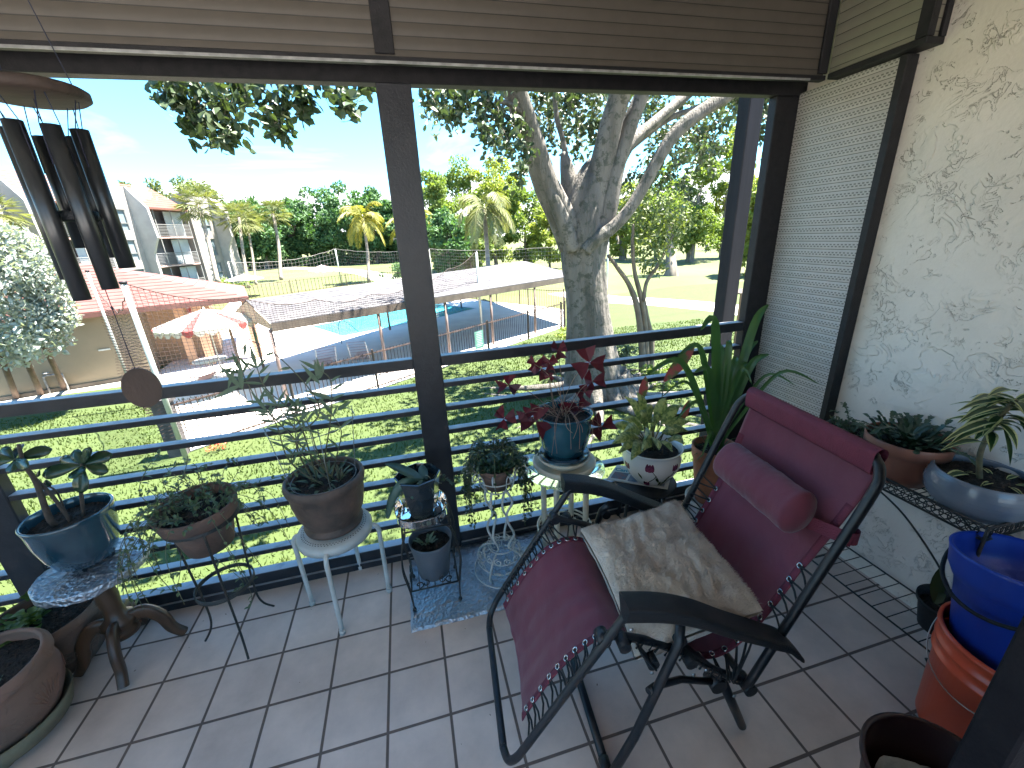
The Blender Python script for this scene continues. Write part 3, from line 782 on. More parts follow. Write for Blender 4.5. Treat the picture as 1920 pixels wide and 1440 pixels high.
# ---- wooden pedestal table with foil --------------------------
pt = thing('pedestal_table', 'dark wooden tripod pedestal table with its round top wrapped in foil under the teal pot', 'side table', (-.585, -.04, 0))
mb = MB(); cx, cy = -.585, -.04
mb.lathe([(0, .428), (.060, .427), (.055, .405), (.032, .39), (.030, .345), (.034, .30), (.030, .25), (.034, .21), (.052, .195), (.056, .175), (.045, .16), (.05, .15), (.050, .12), (.030, .108), (0, .106)], 24, (cx, cy, 0))
mb.build('pedestal_column', M_wood, pt)
for a in (16, 106, 196, 286):
    a = R_(a); d = V((math.cos(a), math.sin(a), 0)); s_ = V((-d.y, d.x, 0))
    cl = smooth_path([V((cx, cy, .175)) + d * .03, V((cx, cy, .185)) + d * .075, V((cx, cy, .13)) + d * .118, V((cx, cy, .06)) + d * .135, V((cx, cy, .012)) + d * .165], 5)
    hh = lerp_list([.030, .026, .022, .019, .016], len(cl)); mbx = MB()
    def legfn(u, v):
        i = int(u * (len(cl) - 1) + .5); t_ = (cl[min(i + 1, len(cl) - 1)] - cl[max(i - 1, 0)]).normalized(); nn = t_.cross(s_)
        aa = 2 * PI * v; ca, sa = math.cos(aa), math.sin(aa)
        return cl[i] + nn * hh[i] * (abs(ca) ** .6 * (1 if ca > 0 else -1)) + s_ * .0155 * (abs(sa) ** .6 * (1 if sa > 0 else -1))
    mbx.grid(legfn, len(cl), 17)
    mbx.add([legfn(1, k / 16) for k in range(16)], [tuple(range(16))])
    mbx.build('leg', M_wood, pt)
mb = MB()
def disc(u, v):
    a = 2 * PI * u; r = .157 * min(1, v / .8) * (1 + .02 * noise.noise(V((math.cos(a) * 3, math.sin(a) * 3, 1)))); 
    z = .447 if v <= .8 else .447 - (v - .8) * .14
    p = V((cx + r * math.cos(a) * (1 if v <= .8 else 1.01), cy + r * math.sin(a), z))
    return p + V((0, 0, .006 * noise.noise(p * 28) + .003 * noise.noise(p * 70)))
mb.grid(disc, 90, 40, closeu=True); mb.lathe([(.15, .42), (0, .422)], 40, (cx, cy, 0)); mb.build('foil_top', M_foil, pt)

def pot(name, label, cat, c, prof_out, wall, m, soil_z, n=48, rim=None, tilt=None, group=None, fr=None):
    """prof_out: [(r, z)...] from base up; returns thing"""
    t = thing(name, label, cat, c, group)
    top_r, top_z = prof_out[-1]
    inner = [(max(.001, r - wall), max(z, prof_out[0][1] + wall)) for r, z in prof_out][::-1]
    pr_ = [(0.001, prof_out[0][1])] + list(prof_out) + [(top_r - wall * .35, top_z + wall * .4), (top_r - wall * .8, top_z + wall * .3)] + inner + [(0.001, prof_out[0][1] + wall)]
    mbx = MB(); mbx.lathe(pr_, n, (0, 0, 0), fr=fr, tilt=tilt)
    mbx.build('pot', m, t, world=False)
    # inner radius at soil_z
    rr = top_r
    for (r0, z0), (r1, z1) in zip(prof_out, prof_out[1:]):
        if z0 <= soil_z <= z1: rr = r0 + (r1 - r0) * (soil_z - z0) / (z1 - z0)
    sc_ = V((0, 0, soil_z))
    if tilt: sc_ = tilt @ sc_
    soil(V(c) + sc_, rr - wall + .001, t)
    return t
# ---- teal pot with jade like plant -----------------------------
c = V((-.612, .000, .452))
t = pot('glazed_pot', 'wide dark teal glazed pot holding a thick leaved desert rose, on the foil topped table', 'potted plant', c,
        [(.062, 0), (.085, .02), (.105, .07), (.116, .13), (.120, .185), (.124, .205)], .009, M_teal, .172)
rs = random.Random(5)
sp = MB(); lf = MB()
b0 = c + V((-.005, -.02, .175))
mainpts = [at(100, 940, 1, .0), at(68, 905, 1, -.02), at(45, 870, 1, -.03), at(35, 833, 1, -.03)]
sp.tube(smooth_path([b0, c + V((-.03, -.03, .20))] + mainpts[1:], 5), lerp_list([.012, .010, .008, .006, .005], 21), 8)
br2 = [b0 + V((.015, .01, -.005)), at(105, 935, 1, 0), at(60, 900, 1, .02), at(55, 895, 1, .03)]
sp.tube(smooth_path([b0 + V((.02, .0, 0)), at(98, 930, 1, -.01), at(66, 898, 1, 0)], 5), .006, 8)
sp.tube(smooth_path([b0 + V((.045, .02, 0)), at(150, 900, 1, .0), at(155, 870, 1, -.01)], 5), [.006] * 11, 8)
sp.tube(smooth_path([b0 + V((.0, .02, 0)), at(108, 925, 1, .01), at(92, 912, 1, .01)], 4), .003, 6)
sp.build('stem', M_bark, t)
def rosette(ctr, specs, m_list):
    for (tx, ty, w, tz) in specs:
        e = at(tx, ty, 1, ctr.y + tz); d = e - ctr
        m_list.leaf(ctr, d, V((0, -1, .55)), d.length, w * 1.35, .12, .10, 9, 'spoon')
k1 = at(27, 862, 1, -.03); k2 = at(155, 872, 1, -.01)
rosette(k1, [(95, 838, .030, .03), (2, 838, .026, .04), (38, 830, .024, .08), (-20, 862, .028, .0), (22, 885, .026, -.04), (52, 872, .026, -.05), (-12, 848, .026, .06), (50, 880, .024, .05)], lf)
rosette(k2, [(76, 887, .034, -.01), (110, 855, .026, .07), (138, 842, .026, .05), (166, 838, .022, .02), (208, 848, .034, .02), (203, 882, .030, -.01), (140, 895, .036, -.06), (150, 925, .036, -.03), (190, 858, .026, .06), (165, 840, .02, -.03)], lf)
lf.leaf(at(92, 914, 1, .01), at(85, 905, 1, .01) - at(92, 920, 1, .01), V((0, -1, .2)), .03, .022, .1, .05, 5, 'oval')
lf.leaf(at(70, 895, 1, .01), at(76, 870, 1, .01) - at(70, 895, 1, .01), V((0, -1, .2)), .03, .010, .1, .05, 5, 'lance')
o = lf.build('leaves', G_jade, t); sm_ = o.modifiers.new('t', 'SOLIDIFY'); sm_.thickness = .0022

# ---- black wire stand + terracotta pot with trailing vine ------
sc = V((-.182, -.072, 0))
st = thing('wire_plant_stand', 'black three legged wire stand with a low ring, holding the pot of trailing vine', 'plant stand', sc)
feet = [V((-.322, -.063, .004)), V((-.121, -.209, .004)), V((-.097, .042, .004))]
rt = .118
for f_ in feet:
    d = (f_ - sc); d.z = 0; d.normalize()
    mb = MB(); mb.tube(smooth_path([sc + d * rt + V((0, 0, .60)), sc + d * .100 + V((0, 0, .30)), sc + d * .094 + V((0, 0, .14)), sc + d * .108 + V((0, 0, .065)), sc + d * .144 + V((0, 0, .006))], 5), .0042, 8)
    mb.build('leg', M_iron, st)
mb = MB(); mb.lathe([(.101, .268), (.101, .284), (.097, .284), (.097, .268), (.101, .268)], 40, sc); mb.build('ring', M_iron, st)
mb = MB(); mb.lathe([(.121, .578), (.121, .600), (.117, .600), (.117, .578), (.121, .578)], 40, sc); mb.build('ring', M_iron, st)
tl_ = Matrix.Rotation(R_(4), 3, 'X')
c = V((-.182, -.068, .470))
t = pot('terracotta_pot', 'aged terracotta pot with a thin trailing vine, held in the black wire stand', 'potted plant', c,
        [(.078, 0), (.096, .085), (.104, .125), (.1035, .13), (.122, .132), (.132, .182)], .010, M_tdark, .150, tilt=tl_)
rs = random.Random(11); sp = MB(); lf = MB()
def vine(p, rs, sp, lf, lsz=.018, gap=2, r=.0012, drop=.0, every=1.0):
    sp.tube(p, r, 5)
    for i in range(2, len(p) - 1, gap):
        if rs.random() > every: continue
        d = (p[i + 1] - p[i]).normalized()
        for s_ in (-1, 1):
            dd = (d.cross(rdir(rs)) + d * .4 + V((0, 0, rs.uniform(-.5, .5) - drop))).normalized()
            lf.leaf(p[i], dd, U, lsz * rs.uniform(.6, 1.2), lsz * .55, .3, .15, 3, 'oval')
for k in range(44):
    a = rs.uniform(0, 2 * PI); q = rs.uniform(0, .09)
    b_ = c + V((q * math.cos(a), q * math.sin(a), .155))
    d = V((math.cos(a) * .7, math.sin(a) * .7 - .1, rs.uniform(.5, 1.4)))
    vine(stems_path(b_, d, rs.uniform(.05, .15), rs, 1.3, 9), rs, sp, lf, .019)
for k in range(26):   # over the rim and down
    a = rs.choice([rs.uniform(-.9, .6), rs.uniform(2.4, 4.2), rs.uniform(3.9, 5.6)])
    dv = V((math.cos(a), math.sin(a), 0)); b_ = c + dv * .08 + V((0, 0, .16)); ln = rs.uniform(.06, .34)
    pts = [b_, c + dv * .135 + V((0, 0, .195)), c + dv * (.15 + ln * .28) + V((0, 0, .16 - ln * .15)), c + dv * (.15 + ln * .36) + V((rs.uniform(-.03, .03), rs.uniform(-.03, .03), .15 - ln * .75))]
    vine(smooth_path(pts, 6), rs, sp, lf, .019, 2, every=.8)
for q in ([(445, 920), (520, 895), (560, 885)], [(440, 930), (480, 985), (500, 975)], [(290, 1000), (255, 1050), (215, 1075), (250, 1020)], [(340, 1035), (330, 1100), (280, 1105)], [(395, 1040), (455, 1090), (440, 1110), (478, 1085)], [(420, 1020), (470, 1110), (465, 1145)],
          [(300, 960), (262, 925), (275, 880), (300, 850)], [(330, 950), (305, 900), (335, 870)], [(380, 930), (372, 880), (400, 868)], [(410, 920), (425, 870), (447, 862)], [(320, 940), (345, 890), (352, 855)]):
    vine(smooth_path([at(x, y, 1, -.10 + .012 * i) for i, (x, y) in enumerate(q)], 7), rs, sp, lf, .022, 2)
sp.build('vine', M_stem, t); lf.build('leaves', G_mid, t)

# ---- white perforated stool + brown pot with wire hoops ---------
sc = V((.236, -.006, 0))
st = thing('metal_stool', 'round white metal stool with a perforated seat under the brown pot', 'stool', sc)
mb = MB(); mb.lathe([(0.001, .400), (.10, .400), (.142, .397), (.150, .385), (.1475, .36), (.143, .36), (.145, .383), (.138, .391), (0.001, .394)], 56, sc)
mb.build('seat', M_white, st)
mb = MB()
for R__ in (.118, .127):
    for i in range(64):
        a = 2 * PI * (i + (.5 if R__ > .12 else 0)) / 64
        mb.lathe([(0.0001, .0006), (.0026, .0006)], 6, sc + V((R__ * math.cos(a), R__ * math.sin(a), .4005)))
mb.build('perforation', mat('hole_dark', (.01, .01, .01), None, 5, .9), st)
for f_ in ((.071, .008), (.221, -.185), (.262, .169), (.403, -.017)):
    f_ = V((*f_, 0)); d = (f_ - sc).normalized()
    mb = MB(); mb.tube(smooth_path([sc + d * .125 + V((0, 0, .372)), sc + d * .158 + V((0, 0, .372)), sc + d * .172 + V((0, 0, .345)), sc + d * .172 + V((0, 0, .30)), f_ + V((0, 0, .012))], 5), .0095, 10)
    mb.tube([f_ + V((0, 0, .02)), f_], .0125, 10)
    mb.build('leg', M_white, st)
c = V((.240, -.004, .4015))
t = pot('brown_pot', 'large brown pot with wire hoops round a sparse plant, on the white stool', 'potted plant', c,
        [(.085, 0), (.112, .012), (.116, .028), (.104, .036), (.106, .045), (.128, .09), (.140, .15), (.141, .19), (.150, .205), (.154, .222), (.150, .238)], .013, M_brown, .205)
rs = random.Random(21); sp = MB(); lf = MB(); hp = MB()
for z, r, col in ((.232, .122, 0), (.475, .155, 0)):
    hp.ring(c + V((0, 0, z)), r, .0016, 60, 6)
for a in (200, 290, 20, 110):
    a = R_(a); d = V((math.cos(a), math.sin(a), 0))
    hp.tube([c + d * .10 + V((0, 0, .19)), c + d * .122 + V((0, 0, .235)), c + d * .155 + V((0, 0, .50))], .0016, 6)
hp.build('wire_hoop', mat('galvanised_wire', (.22, .23, .22), (.12, .12, .12), 20, .4, .6), t)
canes = [[(560, 905), (555, 830), (600, 770), (545, 690), (470, 640), (440, 690)], [(570, 900), (530, 800), (480, 745), (455, 700)], [(600, 905), (610, 860), (618, 800), (622, 750), (618, 710), (600, 695)],
         [(590, 900), (560, 790), (500, 730), (482, 690)], [(545, 905), (540, 860), (520, 800), (500, 770)], [(610, 900), (630, 860), (640, 810), (625, 780)], [(575, 905), (565, 850), (552, 790), (556, 760)], [(585, 905), (596, 850), (580, 800), (560, 770)], [(560, 900), (548, 870), (560, 820), (520, 760)]]
for q in canes:
    pth = [c + V((rs.uniform(-.06, .04), rs.uniform(-.05, .05), .205))] + [at(x, y, 1, -.02 + rs.uniform(-.05, .05)) for (x, y) in q[1:]]
    pp = smooth_path(pth, 5); sp.tube(pp, lerp_list([.0035, .0022, .0015], len(pp)), 6)
    for i in range(5, len(pp), 2):
        d = (pp[i] - pp[i - 1]).normalized()
        for s_ in (1, -1):
            if rs.random() < .82:
                dd = (d * .6 + d.cross(V((0, 1, 0))) * s_ * .8 + V((0, rs.uniform(-.35, .35), 0))).normalized()
                lf.leaf(pp[i], dd, V((0, -1, .5)), rs.uniform(.035, .07), .010, .15, .2, 5, 'lance')
    lf.leaf(pp[-1], (pp[-1] - pp[-3]), V((0, -1, .3)), .085, .014, .1, .2, 6, 'lance')
for (x0, y0, x1, y1) in ((455, 730, 412, 684), (455, 730, 448, 680), (600, 720, 565, 682), (600, 710, 606, 676), (598, 712, 590, 674), (452, 722, 400, 745), (620, 748, 570, 730), (632, 770, 660, 750)):
    a0, a1 = at(x0, y0, 1, -.03), at(x1, y1, 1, -.03); lf.leaf(a0, a1 - a0, V((0, -1, .3)), (a1 - a0).length, .016, .05, .2, 6, 'lance')
for k in range(46):
    a = rs.uniform(0, 2 * PI); q = rs.uniform(.01, .11)
    b_ = c + V((q * math.cos(a), q * math.sin(a), .21)); d = V((math.cos(a), math.sin(a), rs.uniform(.2, 1.6)))
    lf.leaf(b_, d, U, rs.uniform(.03, .085), rs.uniform(.008, .02), .5, .2, 5, 'lance')
for k in range(9):
    b_ = c + V((.055 + rs.uniform(-.01, .01), rs.uniform(-.01, .01), .20)); sp.tube([b_, b_ + V((rs.uniform(-.01, .01), rs.uniform(-.01, .01), rs.uniform(.03, .075)))], [.006, .003], 6)
sp.build('stem', M_stem, t); lf.build('leaves', G_gray, t)

# ---- foil mat -----------------------------------------------------
mt_ = MB()
def matfn(u, v):
    x = .495 + .70 * u; y = -.268 + .43 * v
    e = min(u, 1 - u, v, 1 - v)
    z = .0135 * min(1, e / .01) ** .5 + .004 * (noise.noise(V((x * 14, y * 14, 2))) + .5 * noise.noise(V((x * 40, y * 40, 7)))) * min(1, e * 18)
    return V((x + .004 * noise.noise(V((y * 20, 3, 1))) * (1 - min(1, e * 30)), y + .004 * noise.noise(V((x * 20, 1, 1))) * (1 - min(1, e * 30)), max(.001, z)))
mt_.grid(matfn, 120, 80)
tag(mt_.build('foil_mat', M_foil), 'silver foil covered board lying on the tiles under the two small stands', 'mat')

# ---- wrought iron two tier stand ----------------------------------
def stand_iron():
    s_ = thing('iron_plant_stand', 'small black wrought iron stand with two tiers, glass tray above and grey pot below', 'plant stand', (.612, -.08, .012))
    x0, x1, y0, y1 = .515, .712, -.172, .02
    for (x, y) in ((x0, y0), (x1, y0), (x0, y1), (x1, y1)):
        mb = MB(); cxm = .612 if False else (x0 + x1) / 2; cym = (y0 + y1) / 2
        sxx = 1 if x > cxm else -1
        base = V((x, y, .016))
        for off in (-.014, .014):
            # legs that bow outward towards the middle and meet under the tray
            pts = [base + V((0, off * .15, 0)), V((x + sxx * .006, y + off * .6, .13)), V((x + sxx * .020, y + off, .24)), V((x + sxx * .010, y + off * 1.2, .34)), V((x - sxx * .012, y + off * .5, .415))]
            mb.tube(smooth_path(pts, 5), .0032, 6)
        mb.lathe([(.0, 0), (.009, 0), (.007, .010), (.004, .014)], 10, V((x, y, .016)))
        mb.build('leg', M_iron, s_)
    mb = MB()
    for z in (.118, .418):
        q = .010 if z > .3 else 0
        P_ = [V((x0 + q, y0, z)), V((x1 - q, y0, z)), V((x1 - q, y1, z)), V((x0 + q, y1, z))]
        for i in range(4): mb.tube([P_[i], P_[(i + 1) % 4]], .0038, 6)
        for k in range(1, 6): mb.tube([P_[0].lerp(P_[1], k / 6), P_[3].lerp(P_[2], k / 6)], .002, 5)
    mb.build('tier_frame', M_iron, s_)
    for side in (0, 1):
        y = y0 if side == 0 else y1
        for (cx_, r, a0, a1) in ((x0 + .035, .020, -90, 250), (x0 + .062, .018, 90, -230), (x1 - .035, .020, 270, -70), (x1 - .062, .018, 90, 410)):
            mb = MB(); mb.tube([V((cx_ + r * (1 - k / 26) * math.cos(R_(a0 + (a1 - a0) * k / 20)), y, .145 + r * (1 - k / 26) * math.sin(R_(a0 + (a1 - a0) * k / 20)))) for k in range(20)], .0026, 5); mb.build('scrollwork', M_iron, s_)
    for x in (x0, x1):
        for (cy_, r) in ((y0 + .04, .022), (y1 - .04, .022), ((y0 + y1) / 2, .018)):
            mb = MB(); mb.tube([V((x, cy_ + r * (1 - k / 26) * math.cos(k * .33), .148 + r * (1 - k / 26) * math.sin(k * .33))) for k in range(20)], .0026, 5)
            mb.build('scrollwork', M_iron, s_); mb = MB(); mb.tube([V((x, cy_ + r * (1 - k / 26) * math.cos(k * .33), .385 + r * (1 - k / 26) * math.sin(k * .33))) for k in range(20)], .0026, 5); mb.build('scrollwork', M_iron, s_)
stand_iron()
# tray of glass
gt = MB()
def tray(u, v):
    a = 2 * PI * u; q = abs(math.cos(a)) ** 2.5 + abs(math.sin(a)) ** 2.5; r = .106 / q ** .4
    if v < .45: rr, z = r * v / .45 * .86, .4235
    elif v < .75: rr, z = r * (.86 + (v - .45) * .55), .4235 + (v - .45) * .16
    else: rr, z = r * (1.025 - (v - .75) * .14), .4715 + (v - .75) * .01 if v < .9 else .470 - (v - .9) * .42
    wob = .0016 * math.sin(a * 40) if v > .45 else 0
    return V((.60 + rr * math.cos(a), -.072 + rr * math.sin(a), z + wob))
gt.grid(tray, 96, 28, closeu=True)
gt.lathe([(.001, .4205), (.088, .4205), (.091, .4235)], 40, (.60, -.072, 0))
tag(gt.build('glass_tray', M_glass), 'clear ribbed glass dish under the dark octagonal pot', 'glass dish')
# octagonal pot
c = V((.602, -.068, .4265)); M_oct = mat('dark_slate_glaze', (.010, .016, .022), (.02, .028, .034), 14, .16, 0, .1, 30, coat=.5)
t = thing('octagonal_pot', 'dark octagonal glazed pot with a strap leaved orchid, standing in the glass dish', 'potted plant', c)
mb = MB()
mb.lathe([(.001, 0), (.050, 0), (.062, .022), (.076, .09), (.088, .165), (.094, .185), (.088, .187), (.079, .160), (.045, .05), (.001, .05)], 8, (0, 0, 0), sm=False)
mb.build('pot', M_oct, t, world=False); soil(c + V((0, 0, .148)), .072, t)
lf = MB(); k0 = at(797, 903, 1, -.085)
for (x, y, w, tz, sh) in ((727, 862, .044, .0, 'strap'), (790, 868, .036, .08, 'strap')):
    e = at(x, y, 1, -.085 + tz); lf.leaf(k0, e - k0, V((0, -.3, 1)), (e - k0).length, w, .2, .12, 8, sh)
pts = smooth_path([k0, at(758, 905, 1, -.12), at(735, 935, 1, -.13), at(726, 972, 1, -.13)], 4)
def bladefn(pts, w, nrm):
    n = len(pts)
    def f(u, v):
        i = min(int(u * (n - 1) + .5), n - 1); t__ = i / (n - 1); tt = (pts[min(i + 1, n - 1)] - pts[max(i - 1, 0)]).normalized(); s_ = tt.cross(V(nrm)).normalized()
        ww = w * (math.sin(PI * min(.97, .12 + t__ * .86)) ** .5)
        return pts[i] + s_ * ww * (v - .5) + tt.cross(s_) * abs(v - .5) * w * .25
    return f
lf.grid(bladefn(pts, .036, (-.4, -1, .3)), len(pts), 5)
pts = smooth_path([k0, at(785, 912, 1, -.12), at(772, 935, 1, -.14)], 4); lf.grid(bladefn(pts, .026, (0, -1, .4)), len(pts), 5)
o = lf.build('leaves', mat('orchid_leaf', (.055, .10, .075), (.035, .07, .05), 6, .35, trans=.1), t); o.modifiers.new('t', 'SOLIDIFY').thickness = .0025
rs = random.Random(4); sp = MB()
for k in range(9): sp.tube(stems_path(k0 + V((rs.uniform(-.0, .04), rs.uniform(-.02, .03), -.01)), (rs.uniform(.2, 1), rs.uniform(-.5, .5), .4), .06, rs, 2.2, 8, 1.0), .0016, 5)
sp.build('root', mat('pale_root', (.30, .29, .2), (.2, .18, .1), 20, .7), t)
# lower grey pot
c = V((.618, -.088, .122))
t = pot('grey_pot', 'grey plastic pot with a pale seedling, on the lower tier of the iron stand', 'potted plant', c,
        [(.062, 0), (.066, .004), (.086, .15), (.090, .17), (.092, .184)], .0035, M_grey, .150)
rs = random.Random(8); lf = MB()
for k in range(16):
    a = rs.uniform(0, 6.28); q = rs.uniform(0, .035); b_ = c + V((-.015 + q * math.cos(a), -.01 + q * math.sin(a), .158)); lf.leaf(b_, (math.cos(a) * .6, math.sin(a) * .6, 1.1), U, rs.uniform(.02, .055), .014, .7, .15, 4, 'oval')
lf.build('leaves', mat('pale_leaf', (.16, .21, .14), (.04, .08, .035), 15, .5, island=.8, trans=.2), t)

# ---- white wavy stand with trailing plant ---------------------------
sc = V((.935, -.045, .014))
st = thing('scroll_plant_stand', 'white wire plant stand with wavy legs and curled feet holding a small trailing plant', 'plant stand', sc)
mb = MB()
for a in (45, 135, 225, 315):
    a = R_(a + 6); d = V((math.cos(a), math.sin(a), 0)); s_ = V((-d.y, d.x, 0))
    pts = []
    for k in range(26):
        z = .13 + .33 * k / 25
        pts.append(sc + d * (.052 + .016 * math.sin(z * 36)) + s_ * .006 * math.cos(z * 36) + V((0, 0, z)))
    pts = [sc + d * .115 + V((0, 0, .012)), sc + d * .13 + V((0, 0, .05)), sc + d * .10 + V((0, 0, .10)), sc + d * .065 + V((0, 0, .12))] + pts
    mb.tube(smooth_path(pts, 2), .0055, 8)
mb.build('leg', M_white, st)
mb = MB()
def scroll(ctr, d, r, turns, a0, rr=.0028, up=U):
    d = V(d).normalized(); n = int(18 * turns)
    mb.tube([ctr + (d * math.cos(a0 + 6.283 * turns * k / n) + up * math.sin(a0 + 6.283 * turns * k / n)) * r * (1 - .72 * k / n) for k in range(n + 1)], rr, 6)
for i in range(12):
    a = R_(30 * i + 6); d = V((math.cos(a), math.sin(a), 0)); s_ = V((-d.y, d.x, 0))
    cc = sc + d * .105
    scroll(cc + V((0, 0, .055)), s_, .032, 1.4, -PI / 2 if i % 2 else PI, up=(U * .8 + d * .6).normalized())
    scroll(cc - d * .02 + V((0, 0, .105)), s_, .020, 1.3, PI / 2)
mb.ring(sc + V((0, 0, .008)), .135, .0028, 40, 6); mb.ring(sc + V((0, 0, .088)), .085, .0028, 36, 6); mb.ring(sc + V((0, 0, .13)), .058, .003, 30, 6)
mb.build('base_scroll', M_white, st)
mb = MB()
mb.ring(sc + V((0, 0, .455)), .062, .003, 30, 6); mb.ring(sc + V((0, 0, .505)), .082, .003, 36, 6)
for i in range(10):
    a = R_(36 * i); d = V((math.cos(a), math.sin(a), 0)); s_ = V((-d.y, d.x, 0))
    mb.tube(smooth_path([sc + d * .055 + V((0, 0, .448)), sc + d * .075 + V((0, 0, .475)), sc + d * .085 + V((0, 0, .53)), sc + d * .11 + V((0, 0, .57))], 4), .0028, 6)
    scroll(sc + d * .128 + V((0, 0, .565)), d, .024, 1.3, PI)
mb.build('basket', M_white, st)
c = V((.935, -.045, .470))
t = pot('small_terracotta_pot', 'small terracotta pot overflowing with dark trailing foliage, in the white wire stand', 'potted plant', c,
        [(.050, 0), (.066, .07), (.066, .071), (.074, .073), (.078, .105)], .006, M_tdark, .09)
rs = random.Random(31); sp = MB(); lf = MB()
for k in range(190):
    a = rs.uniform(0, 6.283); q = rs.uniform(0, .06); dv = V((math.cos(a), math.sin(a), 0))
    b_ = c + dv * q + V((0, 0, .095)); up_ = rs.uniform(.03, .095)
    if k >= 120 and -2.5 < ((a + PI) % (2 * PI)) - PI < -1.0 and rs.random() < .85: continue
    if k < 120:
        p = stems_path(b_, dv * .7 + V((0, 0, 1)), up_ + .02, rs, 1.0, 6)
    else:
        ln = rs.uniform(.05, .27); p = smooth_path([b_, b_ + dv * .06 + V((0, 0, up_ * 1.2)), c + dv * (.115 + rs.uniform(0, .03)) + V((0, 0, .07)), c + dv * (.13 + rs.uniform(0, .03)) + V((rs.uniform(-.02, .02), 0, .08 - ln))], 5)
    sp.tube(p, .0012, 4)
    for i in range(1, len(p)):
        for _ in range(2):
            lf.leaf(p[i], rdir(rs) + V((0, 0, -.1)) + dv * .4, U, rs.uniform(.010, .022), rs.uniform(.008, .014), .5, .15, 3, 'oval')
for q in ([(870, 880), (850, 905), (830, 895)], [(975, 850), (1000, 845), (1010, 850)]):
    p = smooth_path([at(x, y, 1, -.1) for x, y in q], 6); sp.tube(p, .0012, 4)
    for i in range(1, len(p)):
        for _ in range(3): lf.leaf(p[i], rdir(rs), U, .016, .011, .4, .1, 3, 'oval')
sp.build('vine', M_stem, t); lf.build('leaves', G_dark, t)

# ---- cream glass topped stand with the purple oxalis ------------------
sc = V((1.255, -.03, 0))
st = thing('glass_top_stand', 'cream tubular stand with lower rings and a clear round glass top under the blue pot', 'plant stand', sc)
for a in (50, 140, 230, 320):
    a = R_(a); d = V((math.cos(a), math.sin(a), 0))
    mb = MB(); mb.tube([sc + d * .105 + V((0, 0, 0)), sc + d * .105 + V((0, 0, .478))], .0135, 12); mb.build('leg', M_cream, st)
mb = MB()
for z in (.15, .17): mb.ring(sc + V((0, 0, z)), .128 if z < .16 else .13, .0045, 44, 8)
for z in (.455, .475): mb.ring(sc + V((0, 0, z)), .125, .005, 44, 8)
mb.ring(sc + V((0, 0, .155)), .085, .004, 36, 8)
mb.build('ring', M_cream, st)
mb = MB(); mb.lathe([(.001, .490), (.180, .490), (.1835, .4935), (.180, .497), (.001, .497)], 72, sc); mb.build('glass_top', mat('green_glass', (.75, .95, .88), None, 5, .02), st)
_b = nodes_of(MATS['green_glass'])[2]; _b.inputs['Transmission Weight'].default_value = 1.0; _b.inputs['IOR'].default_value = 1.45
c = V((1.255, -.03, .4975))
sa_ = MB(); sa_.lathe([(.075, .002), (.128, .004), (.142, .016), (.144, .034), (.138, .040), (.130, .036), (.122, .022), (.080, .016), (.070, .018), (.112, .050), (.122, .062), (.118, .068), (.108, .064), (.075, .036)], 56, c)
tag(sa_.build('ring_riser', M_cream), 'cream ringed plastic riser between the glass top and the blue pot', 'riser')
sa_ = MB(); sa_.lathe([(.001, .060), (.098, .060), (.112, .072), (.113, .080), (.108, .080), (.097, .068), (.001, .067)], 48, c)
c = c + V((0, 0, .068))
t = pot('blue_pot', 'blue green glazed pot with dark purple oxalis leaves on long stems', 'potted plant', c,
        [(.068, 0), (.084, .012), (.106, .06), (.1175, .12), (.120, .165), (.116, .182), (.121, .196), (.127, .205)], .009, M_teal2, .178)
sa_.build('saucer', M_teal, t)
sp = MB(); lf = MB(); rs = random.Random(17)
M_ostem = mat('oxalis_stem', (.30, .22, .16), (.20, .09, .07), 12, .6, island=.8, trans=.1)
ox = [(1046, 656, 34), (1015, 690, 44), (1003, 683, 30), (1105, 680, 56), (1110, 715, 46), (953, 722, 40), (1030, 707, 18), (945, 785, 44), (1005, 790, 58), (1060, 770, 40), (1085, 765, 40), (1128, 800, 46), (1030, 680, 30), (1095, 735, 28), (985, 775, 30)]
for (x, y, s_) in ox:
    yy = rs.uniform(-.15, .03); tip = at(x, y, 1, yy); dep = (tip - CAM_POS).dot(mf); sz = s_ / FPX * dep * .54
    b_ = c + V((rs.uniform(-.04, .04), rs.uniform(-.04, .04), .185))
    mid = b_.lerp(tip, .55) + V((0, 0, .035)) + V((rs.uniform(-.01, .01), 0, 0))
    pp = smooth_path([b_, mid, tip], 7); sp.tube(pp, .0015, 5)
    a0 = rs.uniform(0, 6.28)
    for k in range(3):
        a = a0 + k * 2.09 + rs.uniform(-.25, .25)
        d = (mr * math.cos(a) + U * math.sin(a) * .9 + V((0, -1, 0)) * rs.uniform(-.5, .5)).normalized(); s1 = d.cross(V((rs.uniform(-.4, .4), -1, .5))).normalized()
        fold = rs.uniform(-.9, -.3)
        w = sz * .62
        base = tip; fu = d.cross(s1); m1 = base + d * sz * .92
        l1 = base + d * sz * .98 - s1 * w + fu * fold * w; r1_ = base + d * sz * .98 + s1 * w + fu * fold * w
        li = base + d * sz * .45 - s1 * w * .62 + fu * fold * w * .5; ri = base + d * sz * .45 + s1 * w * .62 + fu * fold * w * .5; ce = base + d * sz * .5
        lf.add([base, li, l1, m1, r1_, ri, ce], [(0, 6, 1), (1, 6, 3, 2), (0, 5, 6), (6, 5, 4, 3)])
for k in range(26):
    a = rs.uniform(0, 6.28); dv = V((math.cos(a), math.sin(a), 0)); b_ = c + dv * rs.uniform(0, .05) + V((0, 0, .185))
    pp = smooth_path([b_, b_ + dv * .05 + V((0, 0, .045)), c + dv * .135 + V((0, 0, .20)), c + dv * (.14 + rs.uniform(-.01, .02)) + V((rs.uniform(-.03, .03), 0, rs.uniform(.05, .18)))], 5); sp.tube(pp, .0011, 4)
sp.build('stem', M_ostem, t); o = lf.build('leaves', G_oxa, t)

